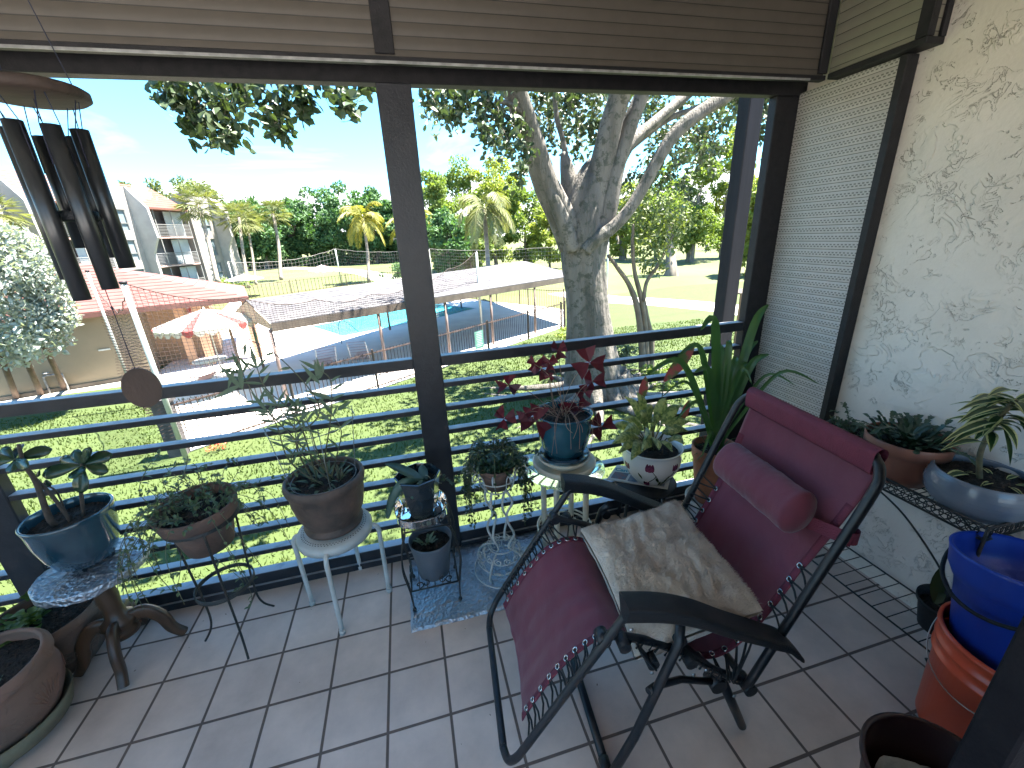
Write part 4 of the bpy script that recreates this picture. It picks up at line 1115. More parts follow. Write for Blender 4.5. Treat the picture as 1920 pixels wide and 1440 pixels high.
# ---- small black table, newspaper, tulip pot -----------------------------
sc = V((1.70, .0, 0)); TZ = .315
st = thing('black_side_table', 'small round black table with splayed legs beneath the newspaper', 'side table', sc)
mb = MB(); mb.lathe([(.001, TZ - .022), (.14, TZ - .022), (.152, TZ - .012), (.152, TZ - .004), (.147, TZ), (.001, TZ)], 48, sc); mb.build('table_top', M_plast, st)
for a in (20, 110, 200, 290):
    a = R_(a); d = V((math.cos(a), math.sin(a), 0)); mb = MB()
    mb.tube([sc + d * .112 + V((0, 0, TZ - .02)), sc + d * .16 + V((0, 0, .003))], .0085, 10); mb.build('leg', M_plast, st)
npz = TZ + .003
nw = thing('newspaper', 'folded newspaper with a colour photo and teal heading, under the tulip pot', 'newspaper', (1.66, .0, npz))
q0, q1, q2, q3 = V((1.519, .058, 0)), V((1.632, .162, 0)), V((1.872, .02, 0)), V((1.756, -.111, 0))
M_paper = mat('newsprint', (.52, .51, .48), (.46, .45, .42), 30, .8)
def prism_q(a, b, c_, d, z, th, name, m):
    mbx = MB(); mbx.prism([a, b, c_, d], z, z + th); return mbx.build(name, m, nw)
prism_q(q0, q1, q2, q3, npz - .002, .006, 'page', M_paper)
def nq(u0, v0, u1, v1):
    f = lambda u, v: q0.lerp(q3, u).lerp(q1.lerp(q2, u), v)
    return [f(u0, v0), f(u1, v0), f(u1, v1), f(u0, v1)]
M_ink = mat('ink_grey', (.10, .10, .12), (.3, .3, .3), 260, .8, lo=.45, hi=.55)
prism_q(*nq(.05, .10, .30, .52), npz + .0045, .0004, 'photo_print', mat('print_photo', (.22, .09, .09), (.10, .11, .14), 45, .7, lo=.4, hi=.6))
prism_q(*nq(.34, .06, .94, .48), npz + .0045, .0004, 'photo_print', mat('print_blue', (.06, .10, .17), (.20, .22, .25), 30, .7))
def text(s, loc, size, m, parent, xdir, ydir=None, name='lettering'):
    cu_ = bpy.data.curves.new(name, 'FONT'); cu_.body = s; cu_.size = size; cu_.extrude = .0002; cu_.space_character = .95; cu_.offset = size * .03
    ob = bpy.data.objects.new(name, cu_); COL.objects.link(ob)
    dg = bpy.context.evaluated_depsgraph_get(); me = bpy.data.meshes.new_from_object(ob.evaluated_get(dg)); bpy.data.objects.remove(ob)
    x = V(xdir).normalized(); y = V(ydir).normalized() if ydir else U.cross(x); z = x.cross(y)
    me.transform(Matrix.Translation(V(loc)) @ Matrix((x, y, z)).transposed().to_4x4())
    off = V((0, 0, 0)); q = parent
    while q is not None: off += q.location; q = q.parent
    me.transform(Matrix.Translation(-off)); me.materials.clear(); me.materials.append(m)
    o_ = bpy.data.objects.new(name, me); COL.objects.link(o_); o_.parent = parent; return o_
xd = (q3 - q0).normalized()
text('Can', nq(.035, .60, 1, 1)[0] + V((0, 0, npz + .005)), .040, mat('teal_ink', (.02, .20, .26), None, 5, .7), nw, xd)
text('Ha', nq(.30, .48, 1, 1)[0] + V((0, 0, npz + .0054)), .026, mat('olive_ink', (.16, .18, .03), None, 5, .7), nw, xd)
c = V((1.722, -.008, TZ + .008))
M_cer = mat('white_ceramic', (.66, .66, .65), (.58, .58, .57), 5, .12, coat=.5)
CP = [(.068, 0), (.082, .008), (.112, .05), (.136, .10), (.140, .135), (.131, .165), (.139, .182), (.146, .190)]
t = pot('tulip_pot', 'round white ceramic pot painted with purple tulips, holding a mottled green aglaonema', 'potted plant', c, CP, .008, M_cer, .160)
def cpr(z):
    for (r0, z0), (r1, z1) in zip(CP, CP[1:]):
        if z0 <= z <= z1: return r0 + (r1 - r0) * (z - z0) / (z1 - z0)
    return .14
def onpot(a, z, e=.0012): r = cpr(z) + e; return c + V((r * math.cos(R_(a)), r * math.sin(R_(a)), z))
def decal(pts, name, m):
    """flat painted shape on the pot: outline in (angle, z)"""
    ca = sum(p[0] for p in pts) / len(pts); cz_ = sum(p[1] for p in pts) / len(pts)
    mbx = MB(); vs_ = [onpot(ca, cz_)] + [onpot(ca + (p[0] - ca) * .5, cz_ + (p[1] - cz_) * .5) for p in pts] + [onpot(*p) for p in pts]; n = len(pts)
    mbx.add(vs_, [(0, 1 + i, 1 + (i + 1) % n) for i in range(n)] + [(1 + i, 1 + n + i, 1 + n + (i + 1) % n, 1 + (i + 1) % n) for i in range(n)], True)
    return mbx
M_tulip = mat('tulip_paint', (.22, .035, .08), (.09, .02, .05), 60, .2, lo=.42, hi=.58); M_gp = mat('green_paint', (.07, .10, .035), (.03, .045, .02), 50, .2)
pb = t.children[0]
grn = MB()
def merge(dst, src): dst.add(src.v, src.f, True)
for (a, z, s_) in ((-125, .135, 1.15), (-72, .128, .95), (-131, .03, 1.0), (-22, .12, .9), (-175, .11, 1)):
    tul = MB()
    for (da, dz, w) in ((0, 0, 1), (-5, .002, .7), (5, .002, .7)):
        merge(tul, decal([(a + da + w * s_ * 4.5 * math.cos(k * .628) * (1 - .25 * math.sin(k * .628)), z + dz + s_ * .018 * math.sin(k * .628)) for k in range(10)], 'x', M_tulip))
    tul.build('tulip_motif', M_tulip, t)
for (a0, z0, a1, z1) in ((-118, .115, -98, .02), (-74, .11, -98, .03), (-125, .05, -112, .10), (-26, .10, -45, .02), (-92, .02, -84, .085)):
    pp = [onpot(a0 + (a1 - a0) * k / 8 + 3 * math.sin(PI * k / 8), z0 + (z1 - z0) * k / 8, .0008) for k in range(9)]; grn.tube(pp, .0016, 5)
for (a, z, da, dz) in ((-103, .045, -9, .030), (-90, .04, 8, .036), (-96, .02, -4, .028), (-60, .07, 10, .02), (-80, .03, 12, .02), (-140, .06, -7, .03), (-40, .05, 9, .028)):
    merge(grn, decal([(a + da * k / 5 - dz * 190 * math.sin(PI * k / 5) * .5, z + dz * k / 5 * 1.4) for k in range(6)] + [(a + da * k / 5 + dz * 190 * math.sin(PI * k / 5) * .5, z + dz * k / 5 * 1.4) for k in range(4, 0, -1)], 'y', M_gp))
grn.build('leaf_motif', M_gp, t)
def varieg(name, c1, c2, vein, sc=26):
    m = mat(name, c1, c2, sc, .4, trans=.22, island=.25, lo=.46, hi=.54)
    return m
G_agl = varieg('mottled_leaf', (.34, .36, .15), (.10, .15, .05), None, 55)
lf = MB(); rs = random.Random(9); sp = MB()
k0 = c + V((0, 0, .17))
for (x, y, w, tz) in ((1148, 832, .062, -.12), (1185, 862, .066, -.19), (1238, 842, .06, -.20), (1284, 832, .058, -.17), (1160, 850, .05, -.15), (1262, 846, .055, -.19), (1212, 822, .06, -.2), (1165, 785, .05, 0), (1172, 742, .05, .02), (1195, 735, .055, .05), (1215, 758, .055, -.03), (1250, 745, .065, .03), (1278, 758, .06, .03),
                      (1295, 790, .06, .02), (1225, 790, .06, -.08), (1200, 770, .06, -.02), (1240, 775, .05, .0), (1172, 808, .058, -.13), (1262, 806, .058, -.14), (1142, 800, .05, .0), (1292, 808, .05, -.06), (1205, 845, .06, -.2)):
    e = at(x, y, 1, tz); st0 = k0 + V((rs.uniform(-.02, .02), rs.uniform(-.02, .02), 0)); mid = st0.lerp(e, .35) + V((0, 0, .05)); sp.tube(smooth_path([st0, mid], 3), .003, 5)
    d = e - mid; pp_ = smooth_path([mid, mid.lerp(e, .5) + V((0, -.01, .028)), e], 5)
    def lfn(u, v, pp_=pp_, w=w):
        n = len(pp_); i = min(int(u * (n - 1) + .5), n - 1); t__ = i / (n - 1); tt = (pp_[min(i + 1, n - 1)] - pp_[max(i - 1, 0)]).normalized(); s_ = tt.cross(V((.1, -.75, .65))).normalized(); ww = w * .95 * (math.sin(PI * min(.995, .02 + t__ ** .72 * .975)) ** 1.15)
        return pp_[i] + s_ * ww * (v - .5) + tt.cross(s_) * (abs(v - .5) * w * .3)
    lf.grid(lfn, len(pp_), 5)
lf.build('leaves', G_agl, t); sp.build('stem', M_stem, t)
# caladium in a tall clear sleeve beside it
c = V((1.80, .09, .0))
t = pot('caladium_pot', 'dark pot with tall pink veined caladium leaves behind the tulip pot by the railing', 'potted plant', c, [(.05, 0), (.06, .10), (.064, .12)], .004, M_grey, .10)
lf = MB(); sp = MB(); G_cal = mat('caladium_leaf', (.30, .055, .075), (.085, .11, .05), 16, .4, trans=.3, lo=.47, hi=.56)
for (x0, y0, x1, y1, w, yy) in ((1245, 715, 1298, 652, .05, .10), (1202, 752, 1210, 708, .034, .06), (1278, 790, 1291, 752, .03, .05)):
    a, b_ = at(x0, y0, 1, yy), at(x1, y1, 1, yy); sp.tube(smooth_path([c + V((0, 0, .10)), c.lerp(a, .5) + V((.0, 0, .10)), a], 6), .0028, 6)
    lf.leaf(a, b_ - a, V((-.3, -1, .1)), (b_ - a).length * 1.05, w * 1.25, .05, .1, 8, 'oval')
lf.build('leaves', G_cal, t); sp.build('stem', M_stem, t)

# ---- terracotta pot with strap leaves on a white stand ----------------------
sc = V((2.085, -.02, 0))
st = thing('low_white_stand', 'low white plant stand with ball feet beneath the strap leaved plant in the corner', 'plant stand', sc)
mb = MB(); mb.lathe([(.001, .115), (.105, .115), (.118, .122), (.120, .140), (.112, .142), (.105, .128), (.001, .126)], 44, sc); mb.build('tray', M_white, st)
for a in (60, 150, 240, 330, 200):
    a = R_(a); d = V((math.cos(a), math.sin(a), 0)); mb = MB(); mb.tube([sc + d * .09 + V((0, 0, .118)), sc + d * .102 + V((0, 0, .03))], .006, 8)
    mb.lathe([(.001, 0), (.014, .004), (.019, .016), (.014, .030), (.001, .034)], 14, sc + d * .104); mb.build('foot', M_white, st)
c = V((2.085, -.02, .1285))
t = pot('corner_pot', 'tall terracotta pot in the corner with long dark green arching strap leaves', 'potted plant', c, [(.070, 0), (.092, .16), (.103, .255), (.103, .257), (.110, .259), (.115, .318)], .010, M_terra, .285)
lf = MB(); rs = random.Random(2); k0 = c + V((0, 0, .285))
S = [(1313, 620, .040, -.03, .95), (1208, 706, .030, -.10, .9), (1270, 668, .028, -.02, .9), (1440, 572, .040, .10, .15), (1442, 665, .036, -.08, .2), (1380, 670, .040, .05, .3), (1535, 720, .016, -.30, .9), (1490, 722, .014, -.22, .9), (1300, 700, .034, -.06, .6), (1400, 680, .036, .0, .3),
     (1345, 650, .034, .06, .5), (1420, 640, .034, .07, .2), (1410, 722, .022, -.14, 1.4), (1315, 858, .02, -.16, 1.8), (1265, 790, .02, -.14, 1.2), (1365, 640, .034, .03, .4), (1240, 745, .014, -.06, 1.0)]
for (x, y, w, tz, bend) in S:
    e = at(x, y, 1, -.02 + tz); b_ = k0 + V((rs.uniform(-.03, .03), rs.uniform(-.03, .03), 0)); d = e - b_
    m1 = b_ + V((d.x * .22, d.y * .22, d.length * .36)); m2 = b_ + V((d.x * .60, d.y * .60, max(d.z, .0) * .86 + d.length * .17 * bend))
    pts = smooth_path([b_, m1, m2, e], 6); n = len(pts)
    def f(u, v, pts=pts, w=w, n=n):
        i = min(int(u * (n - 1) + .5), n - 1); t__ = i / (n - 1); tt = (pts[min(i + 1, n - 1)] - pts[max(i - 1, 0)]).normalized()
        vw = (CAM_POS - pts[i]).normalized() * .35 + V((-.3, -.6, .5)); s_ = tt.cross(vw).normalized(); ww = w * min(1, .6 + t__ * 1.1) * (1 - max(0, (t__ - .55) / .47) ** 2)
        return pts[i] + s_ * ww * (v - .5) - tt.cross(s_) * (abs(v - .5) * w * .35)
    lf.grid(f, n, 5)
for k in range(34):
    a = rs.uniform(0, 6.28); dv = V((math.cos(a), math.sin(a), 0)); b_ = k0 + dv * rs.uniform(.02, .08); lf.leaf(b_, dv + V((0, 0, rs.uniform(.3, 1.2))), U, rs.uniform(.07, .24), .005, 1.1, .1, 6, 'lance')
lf.build('leaves', G_strap, t)
mb = MB()
for k in range(60):
    a = rs.uniform(0, 6.28); q = rs.uniform(0, .085); p = k0 + V((q * math.cos(a), q * math.sin(a), .006)); d = rdir(rs); d.z = abs(d.z) * .4; mb.tube([p, p + d * .03], .0016, 4)
o = mb.build('bark_mulch', mat('mulch', (.14, .10, .07), (.05, .035, .025), 30, .9, island=.8), t)

# ---- wire shelf along the stucco wall -----------------------------------------
sh = thing('wire_shelf', 'black wire two level plant shelf with looped rim along the stucco wall', 'shelf', (2.36, -.6, 0))
X0, X1, Y0, Y1 = 2.245, 2.465, -.955, -.28
mb = MB()
for z, r in ((.575, .003), (.620, .003)):
    P_ = [V((X0, Y0, z)), V((X1, Y0, z)), V((X1, Y1, z)), V((X0, Y1, z))]
    for i in range(4): mb.tube([P_[i], P_[(i + 1) % 4]], r + .001, 6)
for k in range(34):
    y = Y0 + (Y1 - Y0) * k / 33; mb.tube([V((X0, y, .576)), V((X1, y, .576))], .0018, 5)
for k in range(4): mb.tube([V((X0 + (X1 - X0) * (k + 1) / 5, Y0, .574)), V((X0 + (X1 - X0) * (k + 1) / 5, Y1, .574))], .0022, 5)
mb.build('top_tray', M_iron, sh)
mb = MB()
nl = 30
for k in range(nl):
    y = Y0 + (Y1 - Y0) * (k + .5) / nl
    mb.ring((X0, y, .598), .0165, .0017, 16, 5, ax='x'); 
for k in range(10): mb.ring((X0 + (X1 - X0) * (k + .5) / 10, Y0, .598), .0165, .0017, 16, 5, ax='y')
mb.build('looped_rim', M_iron, sh)
mb = MB()
P_ = [V((X0, Y0, .09)), V((X1, Y0, .09)), V((X1, Y1, .09)), V((X0, Y1, .09))]
for i in range(4): mb.tube([P_[i], P_[(i + 1) % 4]], .0035, 6)
for k in range(1, 13):
    y = Y0 + (Y1 - Y0) * k / 13; mb.tube([V((X0, y, .091)), V((X1, y, .091))], .002, 5)
mb.build('lower_rack', M_iron, sh)
for (x, y) in ((X0, Y0), (X1, Y0), (X0, Y1), (X1, Y1)):
    mb = MB(); mb.tube([V((x, y, .62)), V((x, y, .075))], .0055, 8)
    mb.tube([V((x, y, .075)) + V((0, (-.045 if y < -.6 else .045) * math.sin(a / 10 * 3.6) * .9, -.036 + .036 * math.cos(a / 10 * 5.2)))  for a in range(11)], .0048, 8)
    mb.build('leg', M_iron, sh)
mb = MB()
for x in (X0, X1):
    mb.tube(smooth_path([V((x, Y0, .30)), V((x, Y0 + .06, .40)), V((x, Y0 + .20, .52)), V((x, Y0 + .32, .572))], 6), .0032, 6)
    mb.tube(smooth_path([V((x, Y1, .30)), V((x, Y1 - .06, .40)), V((x, Y1 - .16, .52)), V((x, Y1 - .28, .572))], 6), .0032, 6)
mb.tube(smooth_path([V((X0, Y0, .42)), V((X0 + .03, Y0, .50)), V((X0 + .11, Y0, .565)), V((X1 - .03, Y0, .50)), V((X1, Y0, .42))], 6), .0032, 6)
mb.build('arched_brace', M_iron, sh)
# grey pot of succulents
c = V((2.355, -.43, .580))
t = pot('succulent_pot', 'small grey pot crowded with tiny green succulents, at the far end of the wire shelf', 'potted plant', c, [(.062, 0), (.078, .08), (.080, .082), (.085, .084), (.088, .108)], .004, mat('taupe_plastic', (.16, .15, .145), None, 9, .5), .092)
rs = random.Random(41); lf = MB()
for k in range(34):
    a = rs.uniform(0, 6.28); q = rs.uniform(0, .078); dv = V((math.cos(a), math.sin(a), 0)); p = stems_path(c + dv * q + V((0, 0, .095)), dv * .5 + U, rs.uniform(.015, .055) if k else .10, rs, 1.2, 5)
    for i in range(1, 6):
        for j in range(4): lf.leaf(p[i], rdir(rs) + V((0, 0, .4)), U, rs.uniform(.010, .018), .008, .1, .2, 3, 'oval')
for (q) in ([(1592, 790), (1588, 770), (1582, 757)],):
    p = smooth_path([at(x, y, 1, -.43) for x, y in q], 4)
    lf.tube(p, .002, 5)
    for i in range(1, len(p)):
        for j in range(4): lf.leaf(p[i], rdir(rs), U, .014, .008, .1, .2, 3, 'oval')
o = lf.build('leaves', G_gray, t)
# terracotta coloured plastic pot with christmas cactus
c = V((2.368, -.630, .580))
t = pot('cactus_pot', 'wide terracotta coloured plastic pot with dark notched holiday cactus, middle of the wire shelf', 'potted plant', c, [(.082, 0), (.092, .03), (.110, .115), (.112, .118), (.122, .122), (.126, .168)], .004, mat('terracotta_plastic', (.30, .125, .085), (.26, .11, .075), 6, .42), .145)
rs = random.Random(43); lf = MB()
def cactus(p, d, n, rs):
    for i in range(n):
        ln = rs.uniform(.024, .034); w = .017; d = V(d).normalized(); s_ = d.cross(U)
        if s_.length < .1: s_ = V((1, 0, 0))
        s_.normalize(); nn = s_.cross(d)
        outl = [(0, .25), (.2, .75), (.32, .6), (.5, 1.0), (.62, .8), (.82, 1.05), (1, .45)]
        L_ = [p + d * ln * a - s_ * w * b_ * .55 + nn * .0035 * b_ for a, b_ in outl]; Rr = [p + d * ln * a + s_ * w * b_ * .55 + nn * .0035 * b_ for a, b_ in outl]; M_ = [p + d * ln * a for a, b_ in outl]
        k = len(outl); lf.add(L_ + M_ + Rr, [(j, j + 1, k + j + 1, k + j) for j in range(k - 1)] + [(k + j, k + j + 1, 2 * k + j + 1, 2 * k + j) for j in range(k - 1)], True)
        p = p + d * ln; d = d + V((rs.uniform(-.25, .25), rs.uniform(-.25, .25), -.30))
for k in range(95):
    a = rs.uniform(0, 6.28); q = rs.uniform(0, .10); dv = V((math.cos(a), math.sin(a), 0)); cactus(c + dv * q + V((0, 0, .150)), dv * rs.uniform(.4, 1.2) + V((0, 0, rs.uniform(.5, 1.1))), rs.choice((2, 3, 3, 4)), rs)
for (x, y) in ((1640, 786), (1688, 762), (1790, 790), (1765, 775)):
    p1 = at(x, y, 1, -.64); p0_ = c + V((0, 0, .17)); cactus(p0_.lerp(p1, .3), p1 - p0_ + V((0, 0, .03)), 4, rs)
o = lf.build('leaves', mat('cactus_leaf', (.045, .085, .05), (.022, .05, .03), 12, .4, island=.6, trans=.08), t)
# blue grey bowl with variegated dracaena
c = V((2.374, -.848, .580)); M_bowl = mat('ribbed_blue_grey_glaze', (.17, .20, .245), (.12, .14, .175), 4, .2, 0, 0, coat=.4)
tt_, NN, bb_ = nodes_of(M_bowl); tc_ = NN.new('ShaderNodeTexCoord'); mp_ = NN.new('ShaderNodeMapping'); mp_.inputs['Scale'].default_value = (3, 3, 210)
nz = NN.new('ShaderNodeTexNoise'); nz.inputs['Scale'].default_value = 1; nz.inputs['Detail'].default_value = 2; bp2 = NN.new('ShaderNodeBump'); bp2.inputs['Strength'].default_value = .6; bp2.inputs['Distance'].default_value = .003
tt_.links.new(tc_.outputs['Object'], mp_.inputs[0]); tt_.links.new(mp_.outputs[0], nz.inputs[0]); tt_.links.new(nz.outputs['Fac'], bp2.inputs['Height']); tt_.links.new(bp2.outputs[0], bb_.inputs['Normal'])
t = pot('blue_grey_bowl', 'blue grey ribbed bowl with a yellow edged leafy plant, near end of the shelf', 'potted plant', c, [(.070, 0), (.100, .015), (.128, .06), (.134, .095), (.128, .125), (.122, .140)], .009, M_bowl, .118)
rs = random.Random(47); lf = MB(); sp = MB(); ed = MB()
stem_ = smooth_path([c + V((-.01, -.0, .115)), at(1838, 850, 1, -.85), at(1862, 800, 1, -.86), at(1885, 770, 1, -.88), at(1905, 750, 1, -.90)], 5)
sp.tube(stem_, lerp_list([.008, .007, .006], len(stem_)), 8)
def vleaf(b_, d, ln, w, droop):
    lf.leaf(b_, d, U, ln, w, droop, .12, 7, 'lance')
    v0 = lf.v[-24:]; 
    for side in (0, 2):
        for i in range(7):
            a, b2 = V(v0[i * 3 + side]), V(v0[(i + 1) * 3 + side]); ca_, cb_ = V(v0[i * 3 + 1]), V(v0[(i + 1) * 3 + 1])
            ed.add([a + V((0, 0, .0008)), b2 + V((0, 0, .0008)), b2.lerp(cb_, .38) + V((0, 0, .0014)), a.lerp(ca_, .45) + V((0, 0, .0014))], [(0, 1, 2, 3)])
for k, i in enumerate(list(range(9, len(stem_))) * 3):
    a = k * 2.4 + rs.uniform(-.3, .3); d = V((math.cos(a), math.sin(a), rs.uniform(-.1, .6))); vleaf(stem_[i], d, rs.uniform(.08, .13), .026, rs.uniform(.5, 1.2))
for (x0, y0, x1, y1) in ((1890, 760, 1812, 742), (1885, 765, 1808, 768), (1880, 790, 1780, 800), (1868, 800, 1790, 812), (1880, 750, 1830, 735), (1905, 735, 1860, 728), (1880, 800, 1895, 870), (1850, 832, 1778, 820)):
    a0, a1 = at(x0, y0, 1, -.87), at(x1, y1, 1, -.90); vleaf(a0, a1 - a0 + V((0, 0, .02)), (a1 - a0).length * 1.05, .030, .35)
for k in range(6):
    a = k * 1.05; vleaf(c + V((.03 * math.cos(a) + .02, .03 * math.sin(a) - .03, .125)), (math.cos(a), math.sin(a), .35), .06, .015, .5)
vleaf(c + V((-.03, .02, .13)), (-.9, .2, .35), .09, .03, .8)
sp.build('stem', mat('ringed_stem', (.16, .15, .08), (.09, .08, .05), 40, .7), t); lf.build('leaves', mat('dracaena_leaf', (.06, .11, .035), (.035, .07, .02), 6, .4, trans=.2), t); ed.build('leaf_margin', mat('yellow_margin', (.60, .58, .28), (.50, .50, .22), 6, .4, trans=.2), t)
# black nursery pot on lower rack
c = V((2.375, -.885, .094))
t = pot('black_nursery_pot', 'black plastic nursery pot with one dark green leaf on the lower rack', 'potted plant', c, [(.060, 0), (.078, .10), (.080, .102), (.085, .104), (.086, .118)], .003, M_plast, .085)
lf = MB(); a0 = at(1752, 1130, 1, -.93); a1 = at(1766, 1062, 1, -.93); lf.leaf(a0, a1 - a0, V((-1, -.6, .1)), (a1 - a0).length, .035, .05, .1, 6, 'oval'); lf.leaf(a0, (a1 - a0) + V((0, -.05, 0)), V((-1, .3, .1)), .07, .028, .2, .1, 6, 'oval')
lf.tube([c + V((0, 0, .085)), a0], .002, 5); lf.build('leaves', G_dark, t)

# ---- buckets --------------------------------------------------------------------
def bucket(name, label, c, prof, wall, m, tilt=None, handle=None):
    t = thing(name, label, 'bucket', c); mb = MB(); inner = [(r - wall, max(z, wall)) for r, z in prof][::-1]
    mb.lathe([(.001, 0)] + prof + inner + [(.001, wall)], 56, (0, 0, 0), tilt=tilt); mb.build('shell', m, t, world=False)
    return t
ob = bucket('orange_bucket', 'orange plastic bucket on the floor with the blue bucket nested inside', V((2.165, -1.125, .002)), [(.128, 0), (.132, .01), (.144, .27), (.152, .275), (.152, .283), (.146, .287), (.147, .315), (.154, .318), (.154, .326), (.148, .330), (.150, .360), (.157, .364), (.157, .372), (.150, .375)], .004,
            mat('orange_plastic', (.62, .085, .035), (.52, .07, .03), 5, .32))
mb = MB(); hp_ = []
for k in range(25):
    a = PI * k / 24; hp_.append(V((2.165, -1.125, .33)) + V((-.158 * math.sin(a) * .93 - .005, .158 * math.cos(a), -.118 * math.sin(a))))
mb.tube(hp_, .0018, 6); mb.build('wire_handle', mat('wire_steel', (.45, .45, .45), None, 5, .3, 1.0), ob)
tb = Matrix.Rotation(R_(-7), 3, 'X') @ Matrix.Rotation(R_(4), 3, 'Y')
bb2 = bucket('blue_bucket', 'bright blue plastic bucket with a spout lip and black handle, nested in the orange bucket', V((2.165, -1.118, .225)),
             [(.098, 0), (.102, .01), (.128, .30), (.134, .304), (.146, .335), (.150, .385), (.152, .392), (.147, .394)], .004, mat('blue_plastic', (.012, .055, .40), (.010, .045, .34), 5, .38), tb)
mb = MB(); hp_ = []
for k in range(25):
    a = PI * k / 24 ; hp_.append(V((2.165, -1.118, .225)) + tb @ V((-.158 * math.sin(a), .150 * math.cos(a), .355 - .095 * math.sin(a))))
mb.tube(hp_, .0055, 8); mb.build('bail_handle', M_plast, bb2)
bn = thing('brown_bin', 'dark brown plastic bin at the lower edge with a pale cloth inside', 'bin', (1.715, -1.262, .0))
mb = MB(); mb.lathe([(.001, .001), (.115, .001), (.120, .01), (.146, .252), (.154, .256), (.155, .270), (.148, .273), (.142, .262), (.117, .012), (.001, .010)], 56, (0, 0, 0)); mb.build('shell', mat('dark_brown_plastic', (.035, .012, .012), (.028, .010, .010), 5, .35), bn, world=False)
cl = MB()
cl.grid(lambda u, v: V((1.715 + (.11 * v) * math.cos(6.283 * u), -1.262 + (.11 * v) * math.sin(6.283 * u), .165 + .06 * (1 - v) + .03 * noise.noise(V((u * 9, v * 6, 2))))), 40, 14)
tag(cl.build('cleaning_cloth', mat('pale_cloth', (.42, .46, .52), (.35, .38, .43), 14, .9, 0, .5, 60)), 'pale blue crumpled cloth lying in the dark brown bin', 'cloth')

# ---- big clay pots, lower left --------------------------------------------------
def relief(i, a):
    return 1 + .006 * noise.noise(V((math.cos(a) * 5, math.sin(a) * 5, i * .5)))
M_clay = stucco_mat('carved_clay', (.26, .135, .10), (.15, .10, .075), 1.6, .5)
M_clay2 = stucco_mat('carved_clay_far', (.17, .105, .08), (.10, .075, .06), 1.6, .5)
c = V((-.828, -.275, .0))
sa_ = MB(); sa_.lathe([(.001, .030), (.14, .030), (.163, .036), (.172, .068), (.178, .094), (.170, .096), (.158, .066), (.12, .05), (.001, .046)], 60, c)
for a in (0, 90, 180, 270): sa_.lathe([(.001, 0), (.02, 0), (.02, .031)], 14, c + V((.11 * math.cos(R_(a + 30)), .11 * math.sin(R_(a + 30)), 0)))
tag(sa_.build('clay_saucer', mat('mossy_saucer', (.20, .185, .12), (.13, .115, .08), 9, .85, 0, .4, 40)), 'deep mossy saucer under the large carved clay pot at the lower left', 'saucer')
t = pot('carved_clay_pot', 'large round carved clay pot of bare soil nearest the viewer at the lower left', 'potted plant', c + V((0, 0, .049)), [(.113, 0), (.149, .03), (.173, .09), (.179, .15), (.172, .19), (.175, .20), (.182, .215), (.182, .23), (.174, .242)], .018, M_clay, .205, fr=relief)
# carved palm leaf relief
mb = MB(); cc = c + V((0, 0, .049))
def onclay(a, z, e=.0015):
    P_ = [(.113, 0), (.149, .03), (.173, .09), (.179, .15), (.172, .19)]; r = .17
    for (r0, z0), (r1, z1) in zip(P_, P_[1:]):
        if z0 <= z <= z1: r = r0 + (r1 - r0) * (z - z0) / (z1 - z0)
    return cc + V(((r + e) * math.cos(R_(a)), (r + e) * math.sin(R_(a)), z))
for a0 in (-60, -5, 50):
    mb = MB()
    for k in range(9):
        da = (k - 4) * 4.2; mb.tube([onclay(a0 + da * t_ , .055 + (.115 - abs(da) * .0016) * t_) for t_ in (0, .25, .5, .75, 1)], [.0012, .0026, .003, .0022, .0008], 6)
    mb.build('carved_relief', M_clay, t)
rs = random.Random(51); lf = MB()
for k in range(5):
    a = rs.uniform(0, 6.28); lf.leaf(c + V((.10 * math.cos(a), .10 * math.sin(a), .262)), (rs.uniform(-1, 1), rs.uniform(-1, 1), .2), U, .05, .009, .2, .2, 4, 'lance')
lf.build('fallen_leaf', G_gray, t)
c = V((-.845, .012, .0))
t = pot('embossed_clay_pot', 'wide embossed clay pot with bright leafy seedlings, tucked behind the pedestal table', 'potted plant', c, [(.10, 0), (.125, .03), (.150, .10), (.163, .17), (.168, .200), (.176, .212), (.176, .226), (.168, .236)], .014, M_clay2, .205, fr=relief)
mb = MB(); cc = c
for a0 in (-70, -45, -20, 5, 30):
    for r in (.016, .009): mb.tube([onclay(a0 + r * 420 * math.cos(k * .524), .12 + r * math.sin(k * .524) * 1.3) for k in range(13)], .0016, 5)
mb.build('carved_relief', M_clay2, t)
rs = random.Random(52); lf = MB()
for k in range(120):
    a = rs.uniform(1.2, 5.4); q = rs.uniform(.0, .15); dv = V((math.cos(a), math.sin(a), 0)); b_ = c + dv * q + V((-.02, 0, .21)); lf.leaf(b_ + V((0, 0, rs.uniform(0, .05))), dv * .7 + rdir(rs) * .5 + U * .6, U, rs.uniform(.025, .06), .024, .6, .15, 4, 'oval')
lf.build('leaves', mat('bright_leaf', (.10, .17, .03), (.05, .10, .02), 8, .45, island=.7, trans=.25), t)

